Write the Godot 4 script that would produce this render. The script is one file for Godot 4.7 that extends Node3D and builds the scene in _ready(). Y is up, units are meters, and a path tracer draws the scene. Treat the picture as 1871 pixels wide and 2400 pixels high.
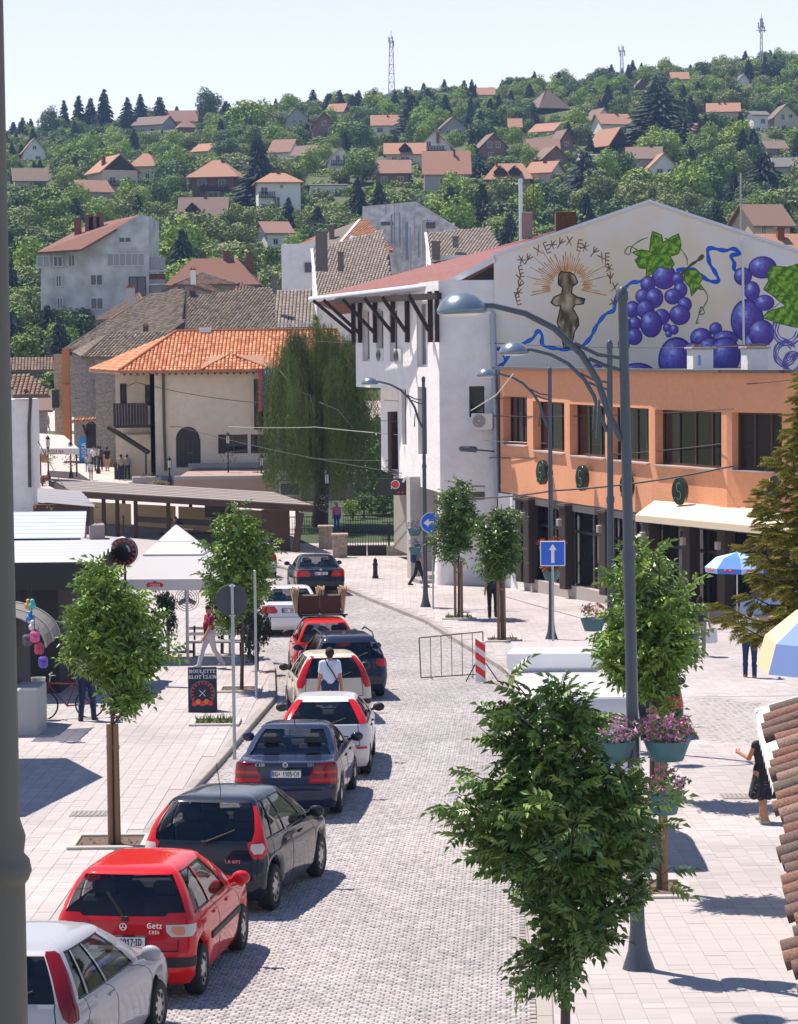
extends Node3D
# A steep street of a small wine town: cars queueing on cobbles, a painted gable, houses in the trees on the hill behind.

var rng := RandomNumberGenerator.new()
var M := {}
var NT := {}
const HILL := [Vector2(-80,0),Vector2(0,0),Vector2(128,-3.9),Vector2(150,-3.45),Vector2(168,-2.5),Vector2(180,-2.2),Vector2(235,-1.5),Vector2(280,2),Vector2(320,6),Vector2(350,9.5),Vector2(420,20),Vector2(508,34),Vector2(600,48),Vector2(700,62),Vector2(850,82),Vector2(950,86),Vector2(1300,70),Vector2(1800,40)]

func _ready() -> void:
	rng.seed = 7
	var cam := Camera3D.new()
	cam.name = "camera"
	cam.position = Vector3(0,6.6,0)
	cam.basis = Basis(Vector3.RIGHT,deg_to_rad(-3.752)) * Basis(Vector3.BACK,deg_to_rad(-0.6))
	cam.fov = 22.26
	cam.near = 0.5
	cam.far = 4000.0
	add_child(cam)
	cam.current = true
	var sky_mat := ProceduralSkyMaterial.new()
	sky_mat.sky_top_color = lin(0.05,0.118,0.30)
	sky_mat.sky_horizon_color = lin(0.90,0.925,0.95)
	sky_mat.sky_curve = 0.17
	sky_mat.ground_horizon_color = lin(0.5,0.5,0.46)
	sky_mat.ground_bottom_color = lin(0.3,0.3,0.26)
	sky_mat.sun_angle_max = 0.0
	var env := Environment.new()
	env.background_mode = Environment.BG_SKY
	env.sky = Sky.new()
	env.sky.sky_material = sky_mat
	env.tonemap_mode = Environment.TONE_MAPPER_LINEAR
	env.tonemap_exposure = 1.62
	env.sdfgi_enabled = true
	env.ssao_enabled = true
	env.ssil_enabled = true
	env.fog_enabled = true
	env.fog_density = 0.00016
	env.fog_light_color = Color(0.62,0.76,0.96)
	var we := WorldEnvironment.new()
	we.name = "environment"
	we.environment = env
	add_child(we)
	var sun := DirectionalLight3D.new()
	sun.name = "sun"
	sun.look_at_from_position(Vector3.ZERO,Vector3(0.40,-1.0,0.35),Vector3.UP)
	sun.light_energy = 1.6
	sun.light_color = Color(1.0,0.95,0.905)
	sun.light_angular_distance = 0.5
	sun.shadow_enabled = true
	add_child(sun)
	make_noises()
	terrain()
	street()
	white_building()
	mural_wall()
	orange_building()
	beige_house()
	old_roofs()
	apartment_block()
	middle_houses()
	pavilion()
	park_and_gate()
	left_kiosks()
	right_stalls()
	hill_houses()
	hill_trees()
	willow_tree()
	street_trees()
	cars()
	lamps_and_signs()
	street_things()
	square_things()
	wires()
	people()

func lin(r: float,g: float,b: float) -> Color:
	return Color(r,g,b).linear_to_srgb()

func ground_y(x: float,d: float) -> float:
	var h: float = HILL[HILL.size() - 1].y
	for i in HILL.size() - 1:
		if d <= HILL[i + 1].x:
			h = lerpf(HILL[i].y,HILL[i + 1].y,(d - HILL[i].x) / (HILL[i + 1].x - HILL[i].x))
			break
	if d > 420.0:
		h += x * 0.085 * minf(1.0,(d - 420.0) / 400.0)
	return h

func on_ground(x: float,d: float,up := 0.0) -> Vector3:
	return Vector3(x,ground_y(x,d) + up,-d)

func make_noises() -> void:
	for a in [["grain",0.09,0.78,3],["patch",0.012,0.72,5],["soft",0.02,0.94,4],["tile",0.05,0.55,3],["leaf",0.06,0.5,2],["bump",0.07,0.0,4]]:
		var n := FastNoiseLite.new()
		n.noise_type = FastNoiseLite.TYPE_SIMPLEX_SMOOTH
		n.frequency = a[1]
		n.fractal_octaves = a[3]
		n.seed = 3
		var t := NoiseTexture2D.new()
		t.width = 512
		t.height = 512
		t.seamless = true
		t.noise = n
		if a[0] == "bump":
			t.as_normal_map = true
			t.bump_strength = 5.0
		else:
			var g := Gradient.new()
			var lo: float = a[2]
			g.set_color(0,Color(lo,lo,lo))
			g.set_color(1,Color(1,1,1))
			t.color_ramp = g
		NT[a[0]] = t
	mat("lamp_grey",lin(0.075,0.095,0.12),0.42,0.35)
	mat("black_panel",lin(0.015,0.014,0.016),0.35)
	mat("bark",lin(0.09,0.07,0.055),0.95,0.0,"grain",1.0)
	mat("trim_black",lin(0.012,0.012,0.013),0.6)

func mat(key: String,c := Color.WHITE,rough := 0.8,metal := 0.0,tex := "",scale := 0.3,bump := 0.0) -> StandardMaterial3D:
	if M.has(key):
		return M[key]
	var m := StandardMaterial3D.new()
	m.resource_name = key
	m.albedo_color = c
	m.roughness = rough
	m.metallic = metal
	if tex:
		m.albedo_texture = NT[tex]
	if bump > 0.0:
		m.normal_enabled = true
		m.normal_texture = NT["bump"]
		m.normal_scale = bump
	if tex or bump > 0.0:
		m.uv1_triplanar = true
		m.uv1_world_triplanar = true
		m.uv1_scale = Vector3.ONE * scale
	M[key] = m
	return m

func tinted(m: StandardMaterial3D) -> StandardMaterial3D:
	m.vertex_color_use_as_albedo = true
	return m

func glass(key: String,c: Color,alpha: float) -> StandardMaterial3D:
	if M.has(key):
		return M[key]
	var m := mat(key,Color(c.r,c.g,c.b,alpha),0.03)
	m.transparency = BaseMaterial3D.TRANSPARENCY_ALPHA
	return m

# ---- a builder of triangles: faces are given counter-clockwise as seen from outside ----
class MB:
	var v := PackedVector3Array()
	var n := PackedVector3Array()
	var c := PackedColorArray()
	var tint := Color.WHITE

	func tri(a: Vector3,b: Vector3,d: Vector3) -> void:
		var k := (b - a).cross(d - a).normalized()
		v.append_array(PackedVector3Array([a,d,b]))
		n.append_array(PackedVector3Array([k,k,k]))
		c.append_array(PackedColorArray([tint,tint,tint]))

	func quad(a: Vector3,b: Vector3,d: Vector3,e: Vector3) -> void:
		var k := (d - a).cross(e - b).normalized()
		v.append_array(PackedVector3Array([a,d,b,a,e,d]))
		n.append_array(PackedVector3Array([k,k,k,k,k,k]))
		c.append_array(PackedColorArray([tint,tint,tint,tint,tint,tint]))

	func quad_n(p: Array,q: Array) -> void:
		for i in [0,2,1,0,3,2]:
			v.append(p[i])
			n.append(q[i])
			c.append(tint)

	# a box, its edges chamfered by bev
	func box(at: Vector3,s: Vector3,b := Basis.IDENTITY,bev := 0.0) -> MB:
		var h := s / 2
		for ax in 3:
			for sg in [-1.0,1.0]:
				var u := Vector3.ZERO
				var w := Vector3.ZERO
				var k := Vector3.ZERO
				k[ax] = sg * h[ax]
				u[(ax + 1) % 3] = h[(ax + 1) % 3] - bev
				w[(ax + 2) % 3] = (h[(ax + 2) % 3] - bev) * sg
				quad(at + b * (k - u - w),at + b * (k + u - w),at + b * (k + u + w),at + b * (k - u + w))
		if bev > 0.0:
			for ax in 3:
				var a1 := (ax + 1) % 3
				var a2 := (ax + 2) % 3
				for s1 in [-1.0,1.0]:
					for s2 in [-1.0,1.0]:
						var l := Vector3.ZERO
						l[ax] = (h[ax] - bev) * s1 * s2
						var p := Vector3.ZERO
						p[a1] = s1 * h[a1]
						p[a2] = s2 * (h[a2] - bev)
						var q := Vector3.ZERO
						q[a1] = s1 * (h[a1] - bev)
						q[a2] = s2 * h[a2]
						quad(at + b * (p - l),at + b * (q - l),at + b * (q + l),at + b * (p + l))
			for k in 8:
				var sg := Vector3(1 if k & 1 else -1,1 if k & 2 else -1,1 if k & 4 else -1)
				var inn := h - Vector3.ONE * bev
				var c0 := at + b * (sg * Vector3(h.x,inn.y,inn.z))
				var c1 := at + b * (sg * Vector3(inn.x,h.y,inn.z))
				var c2 := at + b * (sg * Vector3(inn.x,inn.y,h.z))
				if sg.x * sg.y * sg.z > 0:
					tri(c0,c1,c2)
				else:
					tri(c0,c2,c1)
		return self

	func bar(a: Vector3,b: Vector3,w: float,t: float,up := Vector3.UP,bev := 0.0) -> MB:
		var z := (b - a).normalized()
		var x := up.cross(z)
		if x.length() < 0.01:
			x = Vector3.RIGHT.cross(z)
		x = x.normalized()
		return box((a + b) / 2,Vector3(w,t,a.distance_to(b)),Basis(x,z.cross(x),z),bev)

	func tube(p: Array,r: Variant,sides := 8,cap := true) -> MB:
		var ring := []
		var x := Vector3.ZERO
		for i in p.size():
			var a: Vector3 = p[maxi(i - 1,0)]
			var b: Vector3 = p[mini(i + 1,p.size() - 1)]
			var z := (b - a).normalized()
			if i == 0:
				x = z.cross(Vector3.UP if absf(z.y) < 0.9 else Vector3.RIGHT).normalized()
			else:
				x = (x - z * x.dot(z)).normalized()
			var y := z.cross(x)
			var rad: float = r[i] if r is Array else r
			var o := []
			for k in sides:
				var an := TAU * k / sides
				o.append([p[i] + (x * cos(an) + y * sin(an)) * rad,x * cos(an) + y * sin(an)])
			ring.append(o)
		for i in p.size() - 1:
			for k in sides:
				var l := (k + 1) % sides
				quad_n([ring[i][k][0],ring[i][l][0],ring[i + 1][l][0],ring[i + 1][k][0]],[ring[i][k][1],ring[i][l][1],ring[i + 1][l][1],ring[i + 1][k][1]])
		if cap:
			var e := p.size() - 1
			for k in range(1,sides - 1):
				tri(ring[0][0][0],ring[0][k + 1][0],ring[0][k][0])
				tri(ring[e][0][0],ring[e][k][0],ring[e][k + 1][0])
		return self

	# profile of (radius, height) from bottom to top, turned about y
	func lathe(pr: Array,sides := 16,at := Transform3D.IDENTITY) -> MB:
		var ns := []
		for i in pr.size():
			var e: Vector2 = pr[mini(i + 1,pr.size() - 1)] - pr[maxi(i - 1,0)]
			ns.append(Vector2(e.y,-e.x).normalized())
		for i in pr.size() - 1:
			for k in sides:
				var pp := []
				var nn := []
				for ik in [[i,k],[i,k + 1],[i + 1,k + 1],[i + 1,k]]:
					var an: float = -TAU * ik[1] / sides
					var q: Vector2 = pr[ik[0]]
					var m: Vector2 = ns[ik[0]]
					pp.append(at * Vector3(q.x * cos(an),q.y,q.x * sin(an)))
					nn.append((at.basis * Vector3(m.x * cos(an),m.y,m.x * sin(an))).normalized())
				quad_n(pp,nn)
		return self

	# a flat outline (x right, y up, counter-clockwise seen from +z) with depth towards -z
	func prism(poly: PackedVector2Array,depth: float,at := Transform3D.IDENTITY) -> MB:
		var idx := Geometry2D.triangulate_polygon(poly)
		for i in range(0,idx.size(),3):
			var t := [poly[idx[i]],poly[idx[i + 1]],poly[idx[i + 2]]]
			if (t[1] - t[0]).cross(t[2] - t[0]) < 0:
				t = [t[0],t[2],t[1]]
			tri(at * Vector3(t[0].x,t[0].y,0),at * Vector3(t[1].x,t[1].y,0),at * Vector3(t[2].x,t[2].y,0))
			tri(at * Vector3(t[0].x,t[0].y,-depth),at * Vector3(t[2].x,t[2].y,-depth),at * Vector3(t[1].x,t[1].y,-depth))
		for i in poly.size():
			var a := poly[i]
			var b := poly[(i + 1) % poly.size()]
			quad(at * Vector3(b.x,b.y,0),at * Vector3(a.x,a.y,0),at * Vector3(a.x,a.y,-depth),at * Vector3(b.x,b.y,-depth))
		return self

	# a slab under the given outline, counter-clockwise as seen from above
	func slab(p: Array,th: float,down := Vector3.DOWN) -> MB:
		for i in range(1,p.size() - 1):
			tri(p[0],p[i],p[i + 1])
			tri(p[0] + down * th,p[i + 1] + down * th,p[i] + down * th)
		for i in p.size():
			var a: Vector3 = p[i]
			var b: Vector3 = p[(i + 1) % p.size()]
			quad(b,a,a + down * th,b + down * th)
		return self

	func ball(at: Vector3,s: Vector3,nu := 12,nv := 8,b := Basis.IDENTITY) -> MB:
		for i in nv:
			for k in nu:
				var pp := []
				var nn := []
				for ik in [[i,k],[i,k + 1],[i + 1,k + 1],[i + 1,k]]:
					var la: float = PI * (float(ik[0]) / nv - 0.5)
					var an: float = -TAU * ik[1] / nu
					var e := Vector3(cos(la) * cos(an),sin(la),cos(la) * sin(an))
					pp.append(at + b * (e * s))
					nn.append((b * (e / s)).normalized())
				quad_n(pp,nn)
		return self

	func mesh(colored := false) -> ArrayMesh:
		var a := []
		a.resize(Mesh.ARRAY_MAX)
		a[Mesh.ARRAY_VERTEX] = v
		a[Mesh.ARRAY_NORMAL] = n
		if colored:
			a[Mesh.ARRAY_COLOR] = c
		var m := ArrayMesh.new()
		if v.size():
			m.add_surface_from_arrays(Mesh.PRIMITIVE_TRIANGLES,a)
		return m

func V(x: float,y: float,z: float) -> Vector3:
	return Vector3(x,y,z)

# ---- objects ----
func part(called: String,mesh: Variant,material: Material,parent: Node,at := Vector3.ZERO) -> MeshInstance3D:
	var o := MeshInstance3D.new()
	o.name = called
	o.mesh = mesh.mesh() if mesh is MB else mesh
	o.material_override = material
	o.position = at
	parent.add_child(o,true)
	return o

func thing(called: String,label: String,category: String,at := Vector3.ZERO,turn := 0.0,group := "") -> Node3D:
	var o := Node3D.new()
	o.name = called
	add_child(o,true)
	o.position = at
	o.rotation.y = turn
	return tag(o,label,category,group)

func tag(o: Node3D,label: String,category: String,group := "") -> Node3D:
	o.set_meta("label",label)
	o.set_meta("category",category)
	if group:
		o.set_meta("group",group)
	return o

func copy(o: Node3D,label: String,at: Vector3,turn := 0.0,group := "") -> Node3D:
	var r: Node3D = o.duplicate()
	r.name = o.name
	add_child(r,true)
	r.position = at
	r.rotation.y = turn
	r.set_meta("label",label)
	if group:
		r.set_meta("group",group)
	return r

func structure(o: Node3D) -> Node3D:
	o.set_meta("kind","structure")
	return o

func scatter(called: String,mesh: Mesh,material: Material,xf: Array,parent: Node,tints := []) -> MultiMeshInstance3D:
	var mm := MultiMesh.new()
	mm.transform_format = MultiMesh.TRANSFORM_3D
	mm.use_colors = tints.size() > 0
	mm.mesh = mesh
	mm.instance_count = xf.size()
	for i in xf.size():
		mm.set_instance_transform(i,xf[i])
		if tints.size():
			mm.set_instance_color(i,tints[i])
	var o := MultiMeshInstance3D.new()
	o.name = called
	o.multimesh = mm
	o.material_override = material
	o.set_meta("kind","stuff")
	parent.add_child(o,true)
	return o

func rnd(a: float,b: float) -> float:
	return rng.randf_range(a,b)

func words_mesh(text: String,height: float,depth := 0.006,font := "Droid Sans",bold := true) -> TextMesh:
	var t := TextMesh.new()
	var f := SystemFont.new()
	f.font_names = PackedStringArray([font])
	f.font_weight = 700 if bold else 400
	t.font = f
	t.text = text
	t.font_size = 64
	t.pixel_size = height / 46.0
	t.depth = depth
	t.curve_step = 4.0
	return t

# ---- walls and windows ----
# A wall from a to b (plan, seen from outside with a on the left), with rectangular holes [u0, u1, y0, y1]; u runs from a.
func wall_mesh(mb: MB,a: Vector2,b: Vector2,y0: float,y1: float,th: float,holes := []) -> MB:
	var len := a.distance_to(b)
	var dir := (b - a) / len
	var x3 := V(dir.x,0,dir.y)
	var inn := V(dir.y,0,-dir.x)   # into the wall
	var us := [0.0,len]
	var ys := [y0,y1]
	for h in holes:
		us.append_array([h[0],h[1]])
		ys.append_array([h[2],h[3]])
	us.sort()
	ys.sort()
	var o := V(a.x,0,a.y)
	for i in us.size() - 1:
		for k in ys.size() - 1:
			var u0: float = us[i]
			var u1: float = us[i + 1]
			var v0: float = ys[k]
			var v1: float = ys[k + 1]
			if u1 - u0 < 0.001 or v1 - v0 < 0.001:
				continue
			var hole := false
			for h in holes:
				if (u0 + u1) / 2 > h[0] and (u0 + u1) / 2 < h[1] and (v0 + v1) / 2 > h[2] and (v0 + v1) / 2 < h[3]:
					hole = true
			if not hole:
				var p := o + x3 * u0 + Vector3.UP * v0
				var q := o + x3 * u1 + Vector3.UP * v0
				var r := o + x3 * u1 + Vector3.UP * v1
				var s := o + x3 * u0 + Vector3.UP * v1
				mb.quad(p,q,r,s)
				mb.quad(q + inn * th,p + inn * th,s + inn * th,r + inn * th)
	var loops := [[0.0,len,y0,y1,false]]
	for h in holes:
		loops.append([h[0],h[1],h[2],h[3],true])
	for l in loops:
		var c := [o + x3 * l[0] + Vector3.UP * l[2],o + x3 * l[1] + Vector3.UP * l[2],o + x3 * l[1] + Vector3.UP * l[3],o + x3 * l[0] + Vector3.UP * l[3]]
		for i in 4:
			var e: Vector3 = c[i]
			var f: Vector3 = c[(i + 1) % 4]
			if l[4]:
				mb.quad(f + inn * th,e + inn * th,e,f)
			else:
				mb.quad(e + inn * th,f + inn * th,f,e)
	return mb

# A window in such a wall: frame and mullions (parts of the thing), pane as sub-part, a dark room behind
func window(parent: Node,a: Vector2,b: Vector2,h: Array,frame: Material,pane: Material,back := 0.15,cols := 2,rows := 1,bar := 0.06,called := "window") -> MeshInstance3D:
	var dir := (b - a).normalized()
	var x3 := V(dir.x,0,dir.y)
	var inn := V(dir.y,0,-dir.x)
	var bs := Basis(x3,Vector3.UP,-inn)
	var o := V(a.x,0,a.y) + inn * back
	var mb := MB.new()
	var w: float = h[1] - h[0]
	var t: float = h[3] - h[2]
	var mid: Vector3 = o + x3 * (h[0] + h[1]) / 2 + Vector3.UP * (h[2] + h[3]) / 2
	for s in [-1,1]:
		mb.box(mid + x3 * s * (w - bar) / 2,V(bar,t,bar),bs)
		mb.box(mid + Vector3.UP * s * (t - bar) / 2,V(w - bar * 2,bar,bar * 0.98),bs)
	for i in range(1,cols):
		mb.box(mid + x3 * (float(i) / cols - 0.5) * w,V(bar,t - bar * 2,bar * 0.96),bs)
	for i in range(1,rows):
		mb.box(mid + Vector3.UP * (float(i) / rows - 0.5) * t,V(w - bar * 2,bar * 0.8,bar * 0.9),bs)
	var f := part(called,mb,frame,parent)
	var g := MB.new()
	g.box(mid + inn * 0.01,V(w - bar * 2,t - bar * 2,0.012),bs)
	part("pane",g,pane,f)
	return f

# rows of half-round clay tiles on a slope (corners from below left, seen from outside, counter-clockwise), as one field of tiles
func tiled_slope(parent: Node,material: Material,p: Array,tw: float,tl: float,tones: Array,wear := 0.12) -> void:
	var ex: Vector3 = (p[1] - p[0]).normalized()
	var nn: Vector3 = (p[1] - p[0]).cross(p[p.size() - 1] - p[0]).normalized()
	var ey := nn.cross(ex)
	var poly := PackedVector2Array()
	var lo := Vector2(1e9,1e9)
	var hi := -lo
	for q in p:
		var w := Vector2((q - p[0]).dot(ex),(q - p[0]).dot(ey))
		poly.append(w)
		lo = lo.min(w)
		hi = hi.max(w)
	var key := "tile_%.2f_%.2f" % [tw,tl]
	if not M.has(key):
		var mb := MB.new()
		for i in 4:
			var pp := []
			var nq := []
			for ik in [[i,0.0],[i + 1,0.0],[i + 1,1.0],[i,1.0]]:
				var an: float = PI - PI * ik[0] / 4.0
				var rr: float = tw * (0.5 - 0.06 * ik[1])
				pp.append(V(cos(an) * rr,(ik[1] - 0.5) * tl * 1.15,sin(an) * rr * 0.55 + 0.02 - 0.025 * ik[1]))
				nq.append(V(cos(an),0,sin(an)))
			mb.quad_n(pp,nq)
			mb.quad(V(cos(PI - PI * i / 4) * tw * 0.5,-tl * 0.575,0),V(cos(PI - PI * (i + 1) / 4.0) * tw * 0.5,-tl * 0.575,0),V(cos(PI - PI * (i + 1) / 4.0) * tw * 0.5,-tl * 0.575,sin(PI - PI * (i + 1) / 4.0) * tw * 0.28 + 0.02),V(cos(PI - PI * i / 4.0) * tw * 0.5,-tl * 0.575,sin(PI - PI * i / 4.0) * tw * 0.28 + 0.02))
		M[key] = mb.mesh()
	var xf := []
	var tints := []
	var y := lo.y + tl / 2
	while y < hi.y:
		var x := lo.x + tw / 2
		while x < hi.x:
			if Geometry2D.is_point_in_polygon(Vector2(x,y),poly):
				var bs := Basis(ex,ey,nn).rotated(nn,rnd(-0.03,0.03))
				xf.append(Transform3D(bs,p[0] + ex * x + ey * (y + rnd(-0.01,0.01)) + nn * rnd(-0.004,0.012)))
				var tone: Color = tones[rng.randi() % tones.size()]
				var k := rnd(1.0 - wear,1.0 + wear)
				tints.append(Color(tone.r * k,tone.g * k,tone.b * k))
			x += tw
		y += tl
	scatter("roof_tiles",M[key],material,xf,parent,tints)

# a gable or hip roof on a rectangle: centre, basis, size (x along the ridge), eave height, rise; hip > 0 pulls the ridge ends in
func roof_points(at: Vector3,bs: Basis,sx: float,sz: float,y: float,rise: float,hip: float) -> Dictionary:
	var e := []
	for s in [[-1,1],[1,1],[1,-1],[-1,-1]]:
		e.append(at + bs * V(s[0] * sx / 2,y,s[1] * sz / 2))
	return {"e": e,"l": at + bs * V(-sx / 2 + hip,y + rise,0),"r": at + bs * V(sx / 2 - hip,y + rise,0)}

func roof_mesh(rp: Dictionary,th: float,hip: float) -> MB:
	var mb := MB.new()
	var e: Array = rp.e
	mb.slab([e[0],e[1],rp.r,rp.l],th)
	mb.slab([e[2],e[3],rp.l,rp.r],th)
	if hip > 0.0:
		mb.slab([e[1],e[2],rp.r],th)
		mb.slab([e[3],e[0],rp.l],th)
	return mb

# ---- ground, road, pavements ----
const LEFT_KERB := [Vector2(10,-5.2),Vector2(28,-4.55),Vector2(40,-4.0),Vector2(50,-3.45),Vector2(61,-2.95),Vector2(69,-3.35),Vector2(80,-4.75),Vector2(95,-5.7),Vector2(110,-7.6),Vector2(128,-11.0),Vector2(140,-13.0)]
const RIGHT_KERB := [Vector2(10,1.3),Vector2(26,1.35),Vector2(29,1.5),Vector2(40,1.75),Vector2(50,2.3),Vector2(64,2.8),Vector2(67,2.75),Vector2(72,2.2),Vector2(77.6,1.55),Vector2(84,0.85),Vector2(91,-0.38),Vector2(95,-1.1),Vector2(100,-1.95),Vector2(110,-3.8),Vector2(128,-8.0),Vector2(140,-9.0)]

func along(t: Array,d: float) -> float:
	for i in t.size() - 1:
		if d <= t[i + 1].x:
			return lerpf(t[i].y,t[i + 1].y,clampf((d - t[i].x) / (t[i + 1].x - t[i].x),0,1))
	return t[t.size() - 1].y

func left_x(d: float) -> float:
	return along(LEFT_KERB,d)

func right_x(d: float) -> float:
	return along(RIGHT_KERB,d)

func terrain() -> void:
	var ds := []
	var d := -80.0
	while d < 1800.0:
		ds.append(d)
		d += 8.0 if d < 240 else (7.0 if d < 960 else 60.0)
	var mb := MB.new()
	var bump := FastNoiseLite.new()
	bump.frequency = 0.02
	bump.seed = 5
	var at := func(x: float,dd: float) -> Vector3:
		var y := ground_y(x,dd)
		y += bump.get_noise_2d(x,dd) * 4.0 * clampf((dd - 330.0) / 150.0,0,1)
		if dd < 190.0:
			y -= 0.5
		return V(x,y,-dd)
	for i in ds.size() - 1:
		var x := -400.0
		while x < 400.0:
			mb.quad(at.call(x,ds[i]),at.call(x + 20,ds[i]),at.call(x + 20,ds[i + 1]),at.call(x,ds[i + 1]))
			x += 20.0
	structure(part("terrain",mb,mat("hill_grass",lin(0.10,0.125,0.04),0.95,0.0,"patch",0.06),self))

func strip(called: String,material: Material,d0: float,d1: float,l: Callable,r: Callable,up: float,step := 2.0) -> MeshInstance3D:
	var mb := MB.new()
	var d := d0
	while d < d1 - 0.01:
		var e := minf(d + step,d1)
		mb.quad(on_ground(l.call(d),d,up),on_ground(r.call(d),d,up),on_ground(r.call(e),e,up),on_ground(l.call(e),e,up))
		d = e
	var o := part(called,mb,material,self)
	structure(o)
	return o

func block_mesh(w: float,l: float,h: float,bev: float) -> ArrayMesh:
	var mb := MB.new()
	var b := V(w / 2,0,l / 2)
	var t := V(w / 2 - bev,h,l / 2 - bev)
	var c := []
	for s in [[-1,1],[1,1],[1,-1],[-1,-1]]:
		c.append([V(b.x * s[0],0,b.z * s[1]),V(b.x * s[0],h - bev * 0.8,b.z * s[1]),V(t.x * s[0],h,t.z * s[1])])
	mb.quad(c[0][2],c[1][2],c[2][2],c[3][2])
	for i in 4:
		var j := (i + 1) % 4
		mb.quad(c[i][0],c[j][0],c[j][1],c[i][1])
		mb.quad(c[i][1],c[j][1],c[j][2],c[i][2])
	return mb.mesh()

# stones laid one by one: the ones in full view near the camera as parts, the rest as one field
func lay(host: Node3D,called: String,mesh: Mesh,spots: Array,tones: Array,near: Callable,key: String) -> void:
	var xf := []
	var tints := []
	var n := 0
	var wear := FastNoiseLite.new()
	wear.frequency = 0.16
	var mats := []
	for i in tones.size():
		mats.append(mat(key + "_%d" % i,tones[i].linear_to_srgb(),0.78,0.0,"grain",1.7))
	for s in spots:
		var k := rng.randi() % tones.size()
		if n < 300 and near.call(s.origin):
			var o := part(called,mesh,mats[k],host)
			o.transform = s
			n += 1
		else:
			xf.append(s)
			var q := rnd(0.92,1.08) * (1.0 + 0.22 * wear.get_noise_2d(s.origin.x * 2.0,s.origin.z))
			tints.append(Color(tones[k].r * q,tones[k].g * q,tones[k].b * q))
	scatter(called + "_field",mesh,tinted(mat(key + "_field",Color.WHITE,0.78,0.0,"grain",1.7)),xf,host,tints)

func kerb(called: String,t: Array,d0: float,d1: float,side: float) -> void:
	var o := Node3D.new()
	o.name = called
	add_child(o,true)
	structure(o)
	var m: Array = [mat("kerb_a",lin(0.42,0.39,0.36),0.85,0.0,"grain",1.0),mat("kerb_b",lin(0.36,0.34,0.32),0.85,0.0,"grain",1.0)]
	var d := d0
	while d < d1:
		var e := minf(d + 0.95,d1)
		var a := on_ground(along(t,d) + side * 0.09,d,0.02)
		var b := on_ground(along(t,e) + side * 0.09,e,0.02)
		var mb := MB.new()
		mb.bar(a + (b - a) * 0.005,b - (b - a) * 0.005,0.18,0.23,Vector3.UP,0.015)
		part("kerbstone",mb,m[rng.randi() % 2],o)
		d = e

# a worn patch where old cobbles show in the right pavement
func cobbled(x: float,d: float) -> bool:
	return x > 5.0 and d > 51.0 and d < 60.0 and Vector2((x - 6.8) / 1.5,(d - 55.5) / 4.2).length() + 0.12 * sin(x * 5.0) * sin(d * 3.0) < 1.0

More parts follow.
